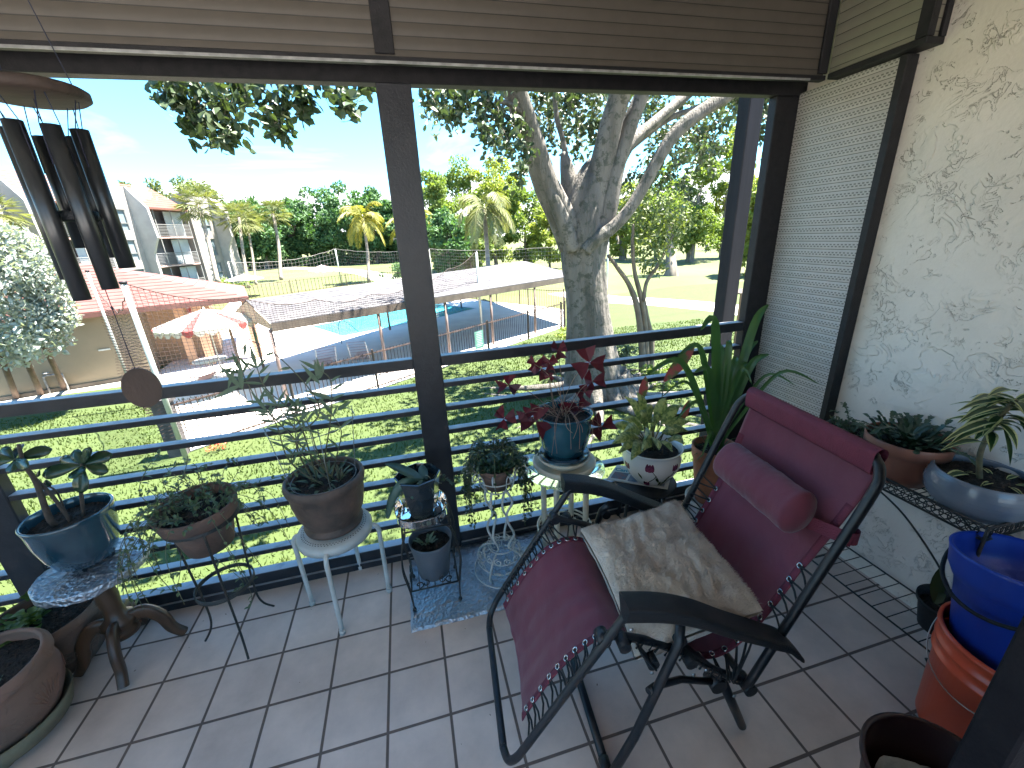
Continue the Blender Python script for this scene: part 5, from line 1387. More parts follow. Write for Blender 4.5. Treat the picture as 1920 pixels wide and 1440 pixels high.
# ---- wind chime -----------------------------------------------------------------
CH = V((.031, -.50, 0))
wc = thing('wind_chime', 'wind chime of dark metal tubes under a round wooden disc, oval sail below', 'wind chime', (CH.x, CH.y, 1.79))
M_cwood = mat('chime_wood', (.055, .034, .026), (.035, .022, .017), 8, .75, 0, .2, 40, stretch=(1, 6, 1))
M_ctube = mat('dark_aluminium', (.035, .038, .042), (.05, .053, .058), 5, .30, .55, stretch=(1, 1, .1))
mb = MB(); mb.lathe([(.001, 1.790), (.075, 1.790), (.0825, 1.795), (.0825, 1.806), (.075, 1.811), (.001, 1.811)], 56, CH); mb.build('top_disc', M_cwood, wc)
mbs = MB()
for a in (30, 150, 270):
    d = V((math.cos(R_(a)), math.sin(R_(a)), 0)); mbs.tube([CH + d * .062 + V((0, 0, 1.81)), CH + V((0, 0, 2.20))], .0010, 5)
mbs.tube([CH + V((0, 0, 2.2)), CH + V((0, 0, 2.50))], .0012, 5)
TB = [(250, 1.745, 1.427), (310, 1.740, 1.445), (10, 1.742, 1.483), (70, 1.737, 1.505), (130, 1.736, 1.528), (190, 1.741, 1.468)]
for a, z1, z0 in TB:
    d = V((math.cos(R_(a)), math.sin(R_(a)), 0)); p = CH + d * .050
    mb = MB(); mb.lathe([(.0128, z0), (.0145, z0), (.0145, z1), (.0128, z1), (.0128, z0)], 24, p); mb.build('chime_tube', M_ctube, wc)
    s_ = V((-d.y, d.x, 0))
    for k in (-1, 1): mbs.tube([p + s_ * k * .0152 + V((0, 0, z1 - .065)), p + s_ * k * .0140 + V((0, 0, z1)), CH + d * .062 + s_ * k * .006 + V((0, 0, 1.791))], .0009, 5)
    mbs.tube([p - s_ * .016 + V((0, 0, z1 - .065)), p + s_ * .016 + V((0, 0, z1 - .065))], .0013, 6)
mb = MB(); mb.lathe([(.001, 1.578), (.030, 1.578), (.033, 1.581), (.033, 1.594), (.030, 1.597), (.001, 1.597)], 32, CH); mb.build('striker', M_plast, wc)
mbs.tube([CH + V((0, 0, 1.79)), CH + V((0, 0, 1.25))], .0009, 5)
mbs.lathe([(.001, 0), (.003, .003), (.001, .006)], 8, CH + V((0, 0, 1.40)))
mbs.build('cord', mat('blue_black_cord', (.02, .022, .05), None, 9, .7), wc)
mb = MB(); sd_ = []
dn = V((.25, -1, 0)).normalized(); sx2 = V((-dn.y, dn.x, 0)) * -1
n = 40; o0 = CH + V((0, 0, 1.217))
outl = [o0 + sx2 * (.0355 * math.cos(2 * PI * k / n)) + U * (.0475 * math.sin(2 * PI * k / n)) for k in range(n)]
mb.extr([p + dn * .003 for p in outl], -dn * .006); mb.build('wind_sail', M_cwood, wc)
# little litter on the floor
rs = random.Random(77); lt = MB()
for k in range(34):
    p = V((rs.uniform(-.6, 1.9), rs.uniform(-.75, .12), .0012)); d = V((rs.uniform(-1, 1), rs.uniform(-1, 1), 0)).normalized() * rs.uniform(.002, .006); w = V((-d.y, d.x, 0)) * .35
    lt.add([p - d, p - w, p + d, p + w, p + V((0, 0, .0015))], [(0, 1, 4), (1, 2, 4), (2, 3, 4), (3, 0, 4)])
tag(lt.build('leaf_litter', M_bark), 'scattered dry leaf crumbs on the tile floor', 'litter', kind='stuff')
# ================================================= OUTDOORS
M_grass = mat('lawn', (0.025, 0.046, 0.005), (0.036, 0.054, 0.007), 1.4, 0.9, 0, .35, 60, bdist=.04, detail=10, lo=.2, hi=.8)
M_path = mat('pale_concrete', (0.46, 0.43, 0.38), (0.38, 0.36, 0.32), 2, 0.85, 0, .2, 30)
M_fair = mat('fairway', (0.050, 0.070, 0.014), (0.085, 0.088, 0.028), .12, 0.95, 0, .5, 20, detail=9)
M_deck = mat('pool_deck', (0.66, 0.61, 0.57), (0.58, 0.53, 0.50), 1.2, 0.8, 0, .15, 30)
# near lawn + far ground as one sheet reaching the horizon
mb = MB()
def gfn(u, v):
    x = -1200 + 2400 * u; y = .55 + 1500 * v ** 3
    return V((x, y, GZ))
mb.add([(-1400, .5, GZ), (1400, .5, GZ), (1400, 2200, GZ), (-1400, 2200, GZ)], [(0, 1, 2, 3)])
mb.add([(-1400, -60, GZ - .004), (1400, -60, GZ - .004), (1400, .5, GZ - .004), (-1400, .5, GZ - .004)], [(0, 1, 2, 3)])
struct(mb.build('ground', M_fair))
mb = MB(); mb.poly([(-30, -45, GZ + .004), (30, -45, GZ + .004), (30, -3.6, GZ + .004), (-30, -3.6, GZ + .004)])
struct(mb.build('bounce_court', mat('bounce_concrete', (0.50, 0.46, 0.42), (0.44, 0.405, 0.37), .8, .85)))  # unseen pale ground behind the house, added to bounce warm light inside
def gp(px, py, dz=0.0):
    p = at(px, py, 2, GZ + dz); return p
def flat(pts, name, m, dz):
    mbx = MB(); mbx.poly([V((p[0], p[1], GZ + dz)) for p in pts]); return struct(mbx.build(name, m))
flat([(-40, .5), (26, .5), (26, 21), (8, 18.2), (-4.6, 8.0), (-6.6, 12.6), (-8.6, 15.3), (-14, 13.6), (-40, 8)], 'lawn', M_grass, .004)
flat([(7.9, 16.6), (26, 17), (40, 24), (20, 26), (11, 24)], 'lawn', M_grass, .008)
# concrete walk left of the pool and by the hut
flat([tuple(gp(*p)[:2]) for p in ((-80, 775), (0, 762), (130, 738), (250, 722), (300, 745), (330, 780), (345, 775), (338, 745), (270, 700), (235, 708), (0, 749), (-80, 765))], 'walk', M_path, .010)
# road across the right
def strip(px, wd, name, m, dz):
    pts = [V(p) for p in px]; Lf, Rg = [], []
    for i, p in enumerate(pts):
        d = (pts[min(i + 1, len(pts) - 1)] - pts[max(i - 1, 0)]).normalized(); n_ = V((-d.y, d.x, 0)); Lf.append(p + n_ * wd / 2); Rg.append(p - n_ * wd / 2)
    mbx = MB(); k = len(pts); mbx.add([V((q.x, q.y, GZ + dz)) for q in Lf + Rg], [(i, k + i, k + i + 1, i + 1) for i in range(k - 1)]); return struct(mbx.build(name, m))
strip(smooth_path([gp(1055, 548), gp(1130, 560), gp(1240, 567), gp(1360, 578), gp(1500, 600), gp(1900, 680)], 6), 2.6, 'cart_path', M_path, .014)
strip(smooth_path([gp(380, 506), gp(470, 500), gp(560, 503), gp(640, 506), gp(700, 515), gp(745, 532)], 6), 3.2, 'cart_path', M_path, .014)
# pool deck
deck = [(-4.5, 8.1), (7.65, 16.4)] + [tuple(gp(*p)[:2]) for p in ((1057, 580), (885, 562), (700, 545), (560, 552), (430, 568))] + [(-9.2, 19.5), (-8.6, 15.2), (-6.8, 12.5)]
flat(deck, 'pool_deck', M_deck, .020)
pool = [gp(585, 613), gp(644, 631), gp(835, 593), gp(890, 579), gp(816, 571), gp(700, 590)]
pool = [V((p.x, p.y, 0)) for p in pool]
M_water = mat('pool_water', (0.035, 0.26, 0.32), (0.05, 0.31, 0.37), 1.0, 0.08, 0, .25, 5, bdist=.05)
flat([(p.x, p.y) for p in pool], 'pool_water', M_water, .028)
mb = MB(); cx0 = sum((p for p in pool), V((0, 0, 0))) / len(pool)
for i in range(len(pool)):
    a, b_ = pool[i], pool[(i + 1) % len(pool)]; ao = cx0 + (a - cx0) * 1.035; bo = cx0 + (b_ - cx0) * 1.035
    mb.add([V((q.x, q.y, GZ + .032)) for q in (a, b_, bo, ao)], [(0, 1, 2, 3)])
struct(mb.build('pool_edge', mat('pool_coping', (.35, .36, .40), (.24, .27, .36), 2, .6)))

# ---- grass blades near the porch ------------------------------
rs = random.Random(100); mb = MB(); gv = mb.v; gf = mb.f
def in_lawn(x, y):
    return not (y > 8.25 + .68 * (x + 4.5) - .35 and x > -5.2) and not (x < -4.5 and y > 12.2)
cnt = 0
while cnt < 90000:
    y = .7 + 14.5 * rs.random() ** 1.5; x = rs.uniform(-12.5 - .0 * y, 14)
    if not in_lawn(x, y): continue
    cl = noise.noise(V((x * .7, y * .7, 0)))
    h = rs.uniform(.03, .085) * (1 + .5 * cl); a = rs.uniform(0, 6.28); w = rs.uniform(.006, .013) * (1 + y * .09); dx, dy = math.cos(a) * w, math.sin(a) * w; b = rs.uniform(-.035, .035); b2 = rs.uniform(-.035, .035)
    o_ = len(gv); gv.extend([(x - dx, y - dy, GZ), (x + dx, y + dy, GZ), (x + b, y + b2, GZ + h)]); gf.append((o_, o_ + 1, o_ + 2)); cnt += 1
mb.smooth = [False] * len(gf)
tag(mb.build('grass', mat('grass_blades', (0.031, 0.056, 0.006), (0.048, 0.070, 0.009), .8, .7, island=.5, trans=.45)), 'thick green lawn grass below the porch railing', 'grass', kind='stuff')

# ---- foliage helpers -------------------------------------------
def leaf_quads(mb, p, sz, rs, n=1, spread=0.0, asp=.5, flat_=0.0):
    for _ in range(n):
        q = p + rdir(rs) * spread * rs.random() if spread else p
        d = rdir(rs); d.z = d.z * (1 - flat_) - .15; d.normalize(); w = d.cross(rdir(rs))
        if w.length < .1: w = d.cross(U)
        w.normalize(); l_ = sz * rs.uniform(.6, 1.25)
        nn = d.cross(w) * l_ * .10
        mb.add([q, q + d * l_ * .28 + w * l_ * asp * .42 + nn, q + d * l_ * .68 + w * l_ * asp * .40 + nn, q + d * l_, q + d * l_ * .68 - w * l_ * asp * .40 + nn, q + d * l_ * .28 - w * l_ * asp * .42 + nn], [(0, 1, 2, 3, 4, 5)])
def crown(mb, c, r, n, sz, rs, clumps=26, cl_r=.34, asp=.55, core=.35):
    """leaves in clumps spread through an ellipsoid: uneven outline, gaps between clumps"""
    c = V(c); r = V(r); cc = []
    for _ in range(clumps):
        d = rdir(rs); q = (core + (1 - core) * rs.random() ** .5)
        cc.append((V((d.x * r.x * q, d.y * r.y * q, d.z * r.z * q)), rs.uniform(.6, 1.25) * cl_r * (r.x * r.y * r.z) ** (1 / 3)))
    for k in range(n):
        o_, cr = cc[k % clumps]; d = rdir(rs)
        q = cr * (.45 + .55 * rs.random() ** .6)
        leaf_quads(mb, c + o_ + V((d.x, d.y, d.z * .75)) * q, sz, rs, 1, asp=asp)
def tree(name, label, c, r, base, tr_r, n, sz, m, rs, group=None, clumps=26, trunk_m=None, cl_r=.34, cat='tree', trunks=1):
    t = thing(name, label, cat, base, group); mb = MB(); crown(mb, c, r, n, sz, rs, clumps, cl_r); mb.build('crown', m, t)
    mbx = MB(); c = V(c); base = V(base)
    for k in range(trunks):
        off = V((rs.uniform(-.3, .3), rs.uniform(-.3, .3), 0)) * (0 if trunks == 1 else 1.5) * tr_r * 4
        mid = base.lerp(c, .5) + V((rs.uniform(-1, 1), 0, 0)) * tr_r + off
        mbx.tube(smooth_path([base + off * .5 - V((0, 0, .05)), base + off * .6 + V((0, 0, .35)), mid, c + off], 4), lerp_list([tr_r * 1.7, tr_r, tr_r * .8, tr_r * .45], 13), 8)
    for k in range(5):
        d = rdir(rs); d.z = abs(d.z) * .6 + .2; s0 = base.lerp(c, rs.uniform(.55, .9)); mbx.tube([s0, s0 + V((d.x * r[0], d.y * r[1], d.z * r[2])) * .45, s0 + V((d.x * r[0], d.y * r[1], d.z * r[2])) * .8], [tr_r * .4, tr_r * .25, tr_r * .08], 6)
    mbx.build('trunk', trunk_m or M_bark2, t); return t
M_bark2 = mat('pale_bark', (.20, .17, .14), (.10, .085, .07), 3, .9, 0, .6, 14, stretch=(1, 1, .3))
L_far = mat('foliage_deep', (.036, .095, .032), (.075, .15, .055), .35, .7, island=.6, trans=.28)
L_bright = mat('foliage_bright', (.16, .215, .05), (.095, .145, .036), .4, .7, island=.6, trans=.38)
L_yel = mat('foliage_yellow', (.23, .26, .052), (.15, .20, .042), .5, .7, island=.6, trans=.40)
L_fic = mat('foliage_glossy', (.036, .058, .028), (.060, .088, .040), .8, .42, island=.7, trans=.22)
L_silver = mat('foliage_silver', (.34, .37, .35), (.20, .23, .215), 1.2, .6, island=.6, trans=.25)
L_oak = mat('foliage_olive', (.075, .105, .034), (.13, .16, .055), .6, .6, island=.6, trans=.3)
L_palm = mat('palm_green', (.105, .135, .05), (.16, .16, .06), 1.2, .6, island=.5, trans=.3)
L_pyel = mat('palm_yellow', (.26, .225, .03), (.13, .15, .03), .7, .6, island=.5, trans=.35)

# ---- the big ficus ------------------------------------------------
M_ficus = mat('ficus_bark', (.125, .112, .098), (.062, .055, .047), 1.6, .85, 0, .7, 12, stretch=(2.2, 2.2, .45), bdist=.06, detail=10)
tt_, NN, bb_ = nodes_of(M_ficus)   # lichen blotches
tc_ = NN.new('ShaderNodeTexCoord'); nz = NN.new('ShaderNodeTexNoise'); nz.inputs['Scale'].default_value = 5.5; nz.inputs['Detail'].default_value = 9; nz.inputs['Roughness'].default_value = .7
mrr = NN.new('ShaderNodeMapRange'); mrr.inputs[1].default_value = .51; mrr.inputs[2].default_value = .58; mxx = NN.new('ShaderNodeMixRGB'); mxx.inputs[2].default_value = (.045, .045, .035, 1)
src_ = bb_.inputs['Base Color'].links[0].from_socket
tt_.links.new(tc_.outputs['Object'], nz.inputs[0]); tt_.links.new(nz.outputs['Fac'], mrr.inputs[0]); tt_.links.new(mrr.outputs[0], mxx.inputs[0]); tt_.links.new(src_, mxx.inputs[1]); tt_.links.new(mxx.outputs[0], bb_.inputs['Base Color'])
TY = 8.0
ft = thing('ficus_tree', 'huge grey ficus tree with a fluted trunk, spreading limbs and surface roots on the lawn', 'tree', (5.3, TY, GZ))
def fl(k, ph, amp=.07):
    return lambda i, a: 1 + amp * math.cos(k * a + ph + i * .08) + amp * .6 * math.cos((k * 2 + 1) * a + ph * 2 - i * .12) + .025 * noise.noise(V((math.cos(a) * 3, math.sin(a) * 3, i * .5)))
mb = MB()
tr_pts = [(1122, 745, .95), (1115, 715, .76), (1108, 660, .62), (1103, 600, .53), (1098, 540, .50), (1092, 490, .50), (1094, 440, .56), (1098, 395, .50), (1108, 350, .42), (1120, 310, .26), (1124, 292, .08)]
pp = [at(x, y, 1, TY) for x, y, _ in tr_pts]; sp_ = smooth_path(pp, 6); mb.tube(sp_, lerp_list([w for _, _, w in tr_pts], len(sp_)), 48, fr=fl(5, .6))
mb.build('trunk', M_ficus, ft)
limbs = [
    ([(1075, 455), (1050, 400), (1022, 340), (1003, 280), (985, 225), (968, 175), (950, 110), (935, 40)], [.36, .30, .27, .25, .23, .22, .20, .17], [0, -.1, -.2, -.3, -.5, -.7, -1.0, -1.3]),
    ([(1075, 470), (1058, 420), (1036, 370), (1012, 320), (1000, 295)], [.16, .17, .14, .09, .04], [-.3, -.32, -.33, -.3, -.28]),
    ([(1112, 450), (1118, 390), (1125, 330), (1138, 270), (1150, 220), (1163, 180), (1178, 110), (1190, 40)], [.34, .30, .27, .24, .22, .21, .19, .16], [-.1, -.15, -.2, -.3, -.4, -.5, -.8, -1.0]),
    ([(1128, 440), (1140, 380), (1152, 320), (1170, 265), (1188, 215), (1203, 180), (1225, 120)], [.26, .24, .22, .18, .16, .15, .13], [-.25, -.3, -.3, -.35, -.4, -.4, -.5]),
    ([(1150, 330), (1180, 270), (1220, 235), (1262, 200), (1310, 160), (1380, 110)], [.16, .14, .12, .12, .10, .08], [-.1, 0, .2, .4, .6, .9]),
    ([(1178, 280), (1215, 250), (1255, 222), (1300, 205), (1340, 190)], [.08, .075, .07, .06, .05], [.4, .5, .6, .7, .8]),
    ([(1098, 470), (1118, 448), (1150, 425), (1180, 392), (1206, 350), (1230, 305), (1258, 260), (1290, 228), (1330, 200), (1365, 180), (1430, 130)], [.16, .15, .135, .13, .125, .13, .135, .14, .13, .12, .10], [-.45, -.55, -.6, -.65, -.7, -.75, -.8, -.85, -.9, -.95, -1.1]),
    ([(1085, 440), (1078, 390), (1068, 340), (1060, 300), (1055, 285)], [.34, .27, .20, .12, .04], [.05, .1, .15, .2, .2]),
    ([(1062, 300), (1055, 260), (1045, 225), (1040, 180), (1038, 120)], [.07, .06, .055, .05, .04], [.3, .3, .3, .3, .3]),
    ([(985, 215), (965, 200), (945, 192), (930, 190)], [.05, .045, .04, .03], [-.7, -.8, -.9, -1])]
for pts, w, yo in limbs:
    q = smooth_path([at(x, y, 1, TY + yo[i]) for i, (x, y) in enumerate(pts)], 5)
    mb = MB(); mb.tube(q, lerp_list(w, len(q)), 20, fr=fl(3, w[0] * 40, .05)); mb.build('limb', M_ficus, ft)
rs = random.Random(60)
for k in range(15):
    a = k * 2 * PI / 15 + rs.uniform(-.15, .15); ln = rs.uniform(1.2, 2.6); d = V((math.cos(a), math.sin(a), 0)); b_ = V((5.4, TY, GZ)); s_ = V((-d.y, d.x, 0))
    pts = [b_ + d * .55 + V((0, 0, .62)), b_ + d * .82 + V((0, 0, .26)), b_ + d * 1.15 + s_ * rs.uniform(-.12, .12) + V((0, 0, .09)), b_ + d * (1.15 + ln * .45) + s_ * rs.uniform(-.4, .4) + V((0, 0, .03)), b_ + d * (1.15 + ln) + s_ * rs.uniform(-.7, .7) - V((0, 0, .05))]
    q = smooth_path(pts, 5); mb = MB(); mb.tube(q, lerp_list([.20, .17, .12, .075, .03], len(q)), 12, fr=fl(3, a, .08)); mb.build('root', M_ficus, ft)
# foliage of the ficus: visible sprays (leaf sized) + the crown overhead
mb = MB(); rs = random.Random(61); tw = MB()
def spray(px, py, rpx, y, n, sz=.13, fl_=0):
    c = at(px, py, 1, y); dep = (c - CAM_POS).dot(mf); r = rpx / FPX * dep
    for k in range(max(3, n // 22)):
        d = rdir(rs); e = c + V((d.x * r, d.y * r * 1.2, d.z * r * .9)) * rs.random() ** .4
        s0 = c + V((0, 0, r * .9)) + rdir(rs) * r * .4
        pth = smooth_path([s0, s0.lerp(e, .5) + rdir(rs) * r * .15, e], 4); tw.tube(pth, lerp_list([.010, .006, .003], len(pth)), 4)
        for p in pth[2:]:
            for _ in range(3): leaf_quads(mb, p + rdir(rs) * .06, sz, rs, 1, asp=.62)
    for k in range(int((n - 3 * (n // 22) * 6) * .7) if n > 60 else n // 3):
        d = rdir(rs); q = rs.random() ** .45; leaf_quads(mb, c + V((d.x * r, d.y * r * 1.3, d.z * r)) * q, sz, rs, 1, asp=.62)
# hanging left cluster (closest)
for (x, y, r_, n) in ((300, 165, 34, 60), (345, 185, 48, 110), (350, 215, 35, 70), (400, 180, 55, 150), (400, 235, 42, 100), (455, 180, 60, 170), (440, 240, 40, 80), (510, 175, 55, 150), (515, 220, 42, 90), (560, 165, 45, 90), (430, 275, 22, 26), (527, 250, 20, 26), (575, 205, 22, 24), (375, 250, 26, 36),
                      (610, 165, 26, 20), (655, 200, 22, 30), (650, 185, 18, 20), (685, 170, 20, 20)):
    spray(x, y, r_, 4.6 + rs.uniform(-.4, .4), int(n * .8), .135)
for (x, y, r_, n) in ((800, 195, 30, 70), (835, 195, 38, 120), (860, 215, 30, 80), (838, 228, 20, 36), (880, 195, 40, 130), (925, 195, 45, 170), (920, 235, 38, 110), (960, 245, 45, 150), (915, 270, 30, 60), (945, 285, 35, 90), (985, 300, 38, 90), (970, 335, 25, 40), (905, 255, 16, 18)):
    spray(x, y, r_, 6.6 + rs.uniform(-.4, .6), n, .14)
for (x, y, r_, n) in ((1010, 190, 45, 190), (1040, 215, 50, 240), (1035, 265, 45, 200), (1085, 200, 50, 260), (1080, 250, 48, 230), (1120, 200, 48, 240), (1110, 265, 42, 150), (1075, 295, 32, 70), (1230, 195, 40, 130), (1275, 190, 34, 70), (1250, 170, 30, 80)):
    spray(x, y, r_, 9.6 + rs.uniform(-.6, .8), n, .14)
for (x, y, r_, n) in ((1215, 260, 40, 130), (1255, 290, 45, 160), (1215, 320, 45, 160), (1275, 330, 48, 170), (1310, 280, 42, 140), (1335, 260, 32, 80), (1325, 315, 38, 110), (1345, 290, 26, 50), (1240, 360, 42, 120), (1290, 370, 36, 90), (1195, 360, 36, 90), (1345, 245, 22, 36), (1260, 240, 28, 60), (1225, 225, 26, 60)):
    spray(x, y, r_, 9.9 + rs.uniform(-.5, .8), n, .135)
for (x, y, r_, n) in ((1385, 190, 24, 50), (1370, 180, 20, 40), (1448, 205, 24, 60), (1440, 240, 22, 50), (1425, 255, 18, 30), (1450, 180, 22, 50)):
    spray(x, y, r_, 7.4, n, .13)
# overhead crown above the frame (casts the dappled shade)
for k in range(34):
    x = rs.uniform(1.5, 12); y = rs.uniform(4.8, 14); z = rs.uniform(4.0, 7.5)
    if y < 7 and z < 4.6: continue
    crown(mb, (x, y, z), (1.3, 1.3, .8), 150, .22, rs, 5, .5)
mb.build('crown', L_fic, ft); tw.build('twig', M_bark2, ft)

# ---- small multi stem tree on the right -----------------------------
rs = random.Random(62); b_ = gp(1212, 700)
t = thing('small_tree', 'slender dark tree with several bending stems right of the big ficus trunk', 'tree', b_)
Yb = b_.y
for pts, w in (([(1206, 700), (1203, 640), (1194, 575), (1180, 535), (1160, 505), (1140, 478)], [.13, .10, .085, .075, .06, .045]), ([(1212, 700), (1210, 620), (1202, 560), (1190, 510), (1186, 460), (1188, 420)], [.11, .085, .07, .06, .05, .03]),
               ([(1220, 700), (1222, 640), (1214, 600), (1207, 560)], [.10, .08, .07, .05]), ([(1207, 565), (1212, 530), (1232, 500), (1248, 470), (1262, 440)], [.06, .055, .05, .04, .02])):
    mbx = MB(); q = smooth_path([at(x, y, 1, Yb + .03 * i) for i, (x, y) in enumerate(pts)], 5); mbx.tube(q, lerp_list(w, len(q)), 10, fr=lambda i, a: 1 + .12 * noise.noise(V((a, i * .4, 2)))); mbx.build('stem', mat('dark_bark', (.085, .07, .055), (.16, .13, .09), 3, .9, 0, .6, 20), t)
mb = MB()
def spray2(mb, px, py, rpx, y, n, sz, rs, asp=.5):
    c = at(px, py, 1, y); dep = (c - CAM_POS).dot(mf); r = rpx / FPX * dep
    for k in range(n):
        d = rdir(rs); leaf_quads(mb, c + V((d.x * r, d.y * r * 1.3, d.z * r)) * rs.random() ** .42, sz, rs, 1, asp=asp)
for (x, y, r_, n) in ((1180, 400, 34, 150), (1215, 410, 36, 170), (1250, 425, 34, 150), (1210, 450, 28, 110), (1255, 395, 36, 150), (1290, 415, 26, 90), (1235, 465, 24, 80), (1205, 485, 20, 60), (1225, 500, 18, 50), (1275, 440, 24, 60), (1195, 375, 28, 90), (1240, 505, 10, 16), (1213, 508, 12, 20), (1262, 460, 16, 34)):
    spray2(mb, x, y, r_, Yb + rs.uniform(-.2, .4), n, .15, rs)
mb.build('crown', L_oak, t)

# ---- palms -------------------------------------------------------------
def frond(mb, p, d, ln, wid, droop, rs, nseg=14, dens=3):
    d = V(d).normalized(); pts = [V(p)]; cur = d.copy()
    for k in range(nseg): pts.append(pts[-1] + cur * ln / nseg); cur = (cur + V((0, 0, -droop / nseg * (1 + k * .12)))).normalized()
    mb.tube(pts, lerp_list([ln * .008, ln * .003], len(pts)), 4)
    for k in range(1, nseg):
        for s_ in (-1, 1):
            for j in range(dens):
                f = j / dens; q = pts[k].lerp(pts[k + 1], f); tt = (pts[k + 1] - pts[k]).normalized(); sd_ = tt.cross(U)
                if sd_.length < .1: sd_ = tt.cross(V((0, 1, 0)))
                sd_.normalize(); w = wid * math.sin(PI * min(.97, (k + f) / nseg * .93 + .06)) ** .6
                e = q + (sd_ * s_ * .8 + tt * .55 + V((0, 0, -.55 + rs.uniform(-.3, .3)))).normalized() * w; mid = q.lerp(e, .5) + V((0, 0, w * .06)); h_ = tt * w * .085
                mb.add([q, mid - h_, e, mid + h_], [(0, 1, 2, 3)])
def fan(mb, p, d, r, rs):
    d = V(d).normalized(); sd_ = d.cross(U)
    if sd_.length < .1: sd_ = V((1, 0, 0))
    sd_.normalize(); up = sd_.cross(d); c = V(p) + d * r * .8; mb.tube([p, c], r * .012, 4)
    for k in range(15):
        a = (k - 7) * .19; e = c + (d * math.cos(a) + sd_ * math.sin(a)) * r * rs.uniform(.8, 1.0) + V((0, 0, -.28 * r * rs.uniform(.4, 1.5))); m_ = c.lerp(e, .5) + up * r * .03; w = (sd_ * math.cos(a) - d * math.sin(a)) * r * .035
        mb.add([c, m_ - w, e, m_ + w], [(0, 1, 2, 3)])
def palm(label, ct, base, tr, n, ln, wid, m, rs, kind='feather', group=None, droop=1.6):
    ct, base = V(ct), V(base); t = thing('palm_tree', label, 'palm tree', base, group); mbx = MB()
    lean = [base - V((0, 0, .1)), base + V((0, 0, .3)), base.lerp(ct, .5) + V((tr * rs.uniform(-1, 1), 0, 0)), ct]; q = smooth_path(lean, 6)
    mbx.tube(q, lerp_list([tr * 1.3, tr, tr * .9, tr * .8], len(q)), 10, fr=lambda i, a: 1 + .04 * (i % 2)); mbx.build('trunk', mat('palm_bark', (.24, .21, .17), (.15, .13, .11), 2, .9, 0, .5, 12, stretch=(1, 1, 4)), t)
    mb = MB()
    for k in range(n):
        a = k * 2.4 + rs.uniform(-.3, .3); el = (1.25 - 1.9 * k / n) + rs.uniform(-.15, .15)
        d = V((math.cos(a) * math.cos(el), math.sin(a) * math.cos(el), math.sin(el)))
        if kind == 'feather': frond(mb, ct, d, ln * rs.uniform(.85, 1.1), wid, droop, rs)
        else: fan(mb, ct, d, ln * rs.uniform(.8, 1.1), rs)
    mb.build('fronds', m, t)
    if kind == 'feather': mbx = MB(); mbx.tube([ct - V((0, 0, ln * .32)), ct + V((0, 0, ln * .1))], [tr * .9, tr * .5], 10); mbx.build('crownshaft', mat('crownshaft', (.14, .18, .07), None, 4, .5), t)
    return t
rs = random.Random(70)
def pd(px, py, dist): return ad(px, py, dist)
palm('yellow green feather palm standing alone left of the porch centre post', pd(680, 408, 44), pd(692, 524, 44), .17, 15, 3.5, .95, L_pyel, rs)
p_ = pd(692, 524, 44)
palm('yellow feather palm partly hidden behind the porch centre post', pd(770, 420, 40), pd(778, 530, 40), .16, 15, 3.3, .9, L_pyel, rs)
palm('tall feather palm with a spear leaf right of the centre post, beyond the pavilion roof', pd(908, 392, 26), pd(918, 545, 26), .15, 14, 2.9, .85, L_palm, rs, droop=2.1)
palm('fan palm in front of the apartment block', pd(372, 385, 40), pd(408, 525, 40), .20, 34, 1.5, .5, L_palm, rs, 'fan')
palm('tall fan palm on the grass right of the apartment block', pd(512, 402, 52), pd(527, 520, 52), .22, 30, 1.5, .5, L_palm, rs, 'fan')
palm('fan palm beside the end wall of the apartment block', pd(448, 408, 46), pd(466, 535, 46), .18, 28, 1.6, .5, L_palm, rs, 'fan', 'fan palms clustered beside the apartment block')
palm('slimmer fan palm just behind the one at the end wall of the apartment block', pd(463, 420, 50), pd(480, 530, 50), .15, 24, 1.4, .5, L_palm, rs, 'fan', 'fan palms clustered beside the apartment block')
palm('fan palm whose fronds poke in at the left edge of the view', pd(-14, 402, 26), pd(10, 560, 26), .18, 26, 1.2, .5, L_palm, rs, 'fan')

# ---- distant trees -------------------------------------------------------
rs = random.Random(80)
def ftree(label, px, top, bot, half, dist, m, n, sz, group='trees beyond the golf course', clumps=30, name='broadleaf_tree', trf=.12, gbase=None, cl_r=.34, trunks=1):
    ct = ad(px, (top + bot) / 2, dist); s_ = dist / FPX; rz = (bot - top) / 2 * s_; rx = half * s_
    base = V((ct.x, ct.y, GZ)); return tree(name, label, ct, (rx, rx * .9, rz), base, rx * trf if trf < 1 else trf / 100, n, sz, m, rs, group, clumps, cl_r=cl_r, trunks=trunks)
D = 85
for i, (px, top, bot, hf, lab) in enumerate(((440, 385, 485, 38, 'low deep green tree at the left end of the far tree row'), (485, 366, 488, 45, 'deep green tree behind the fan palms in the far row'), (545, 368, 490, 42, 'deep green tree left of the tallest in the far row'), (590, 352, 492, 50, 'tallest deep green rounded tree in the far row'),
                                              (650, 356, 492, 48, 'deep green tree right of the tallest in the far row, left of the lone palm'), (700, 364, 492, 42, 'deep green tree directly behind the lone yellow palm'), (745, 368, 492, 44, 'deep green tree behind the centre post'))):
    ftree(lab, px, top, bot, hf, D + rs.uniform(-4, 6), L_far, 8000, .72, clumps=60, cl_r=.27)
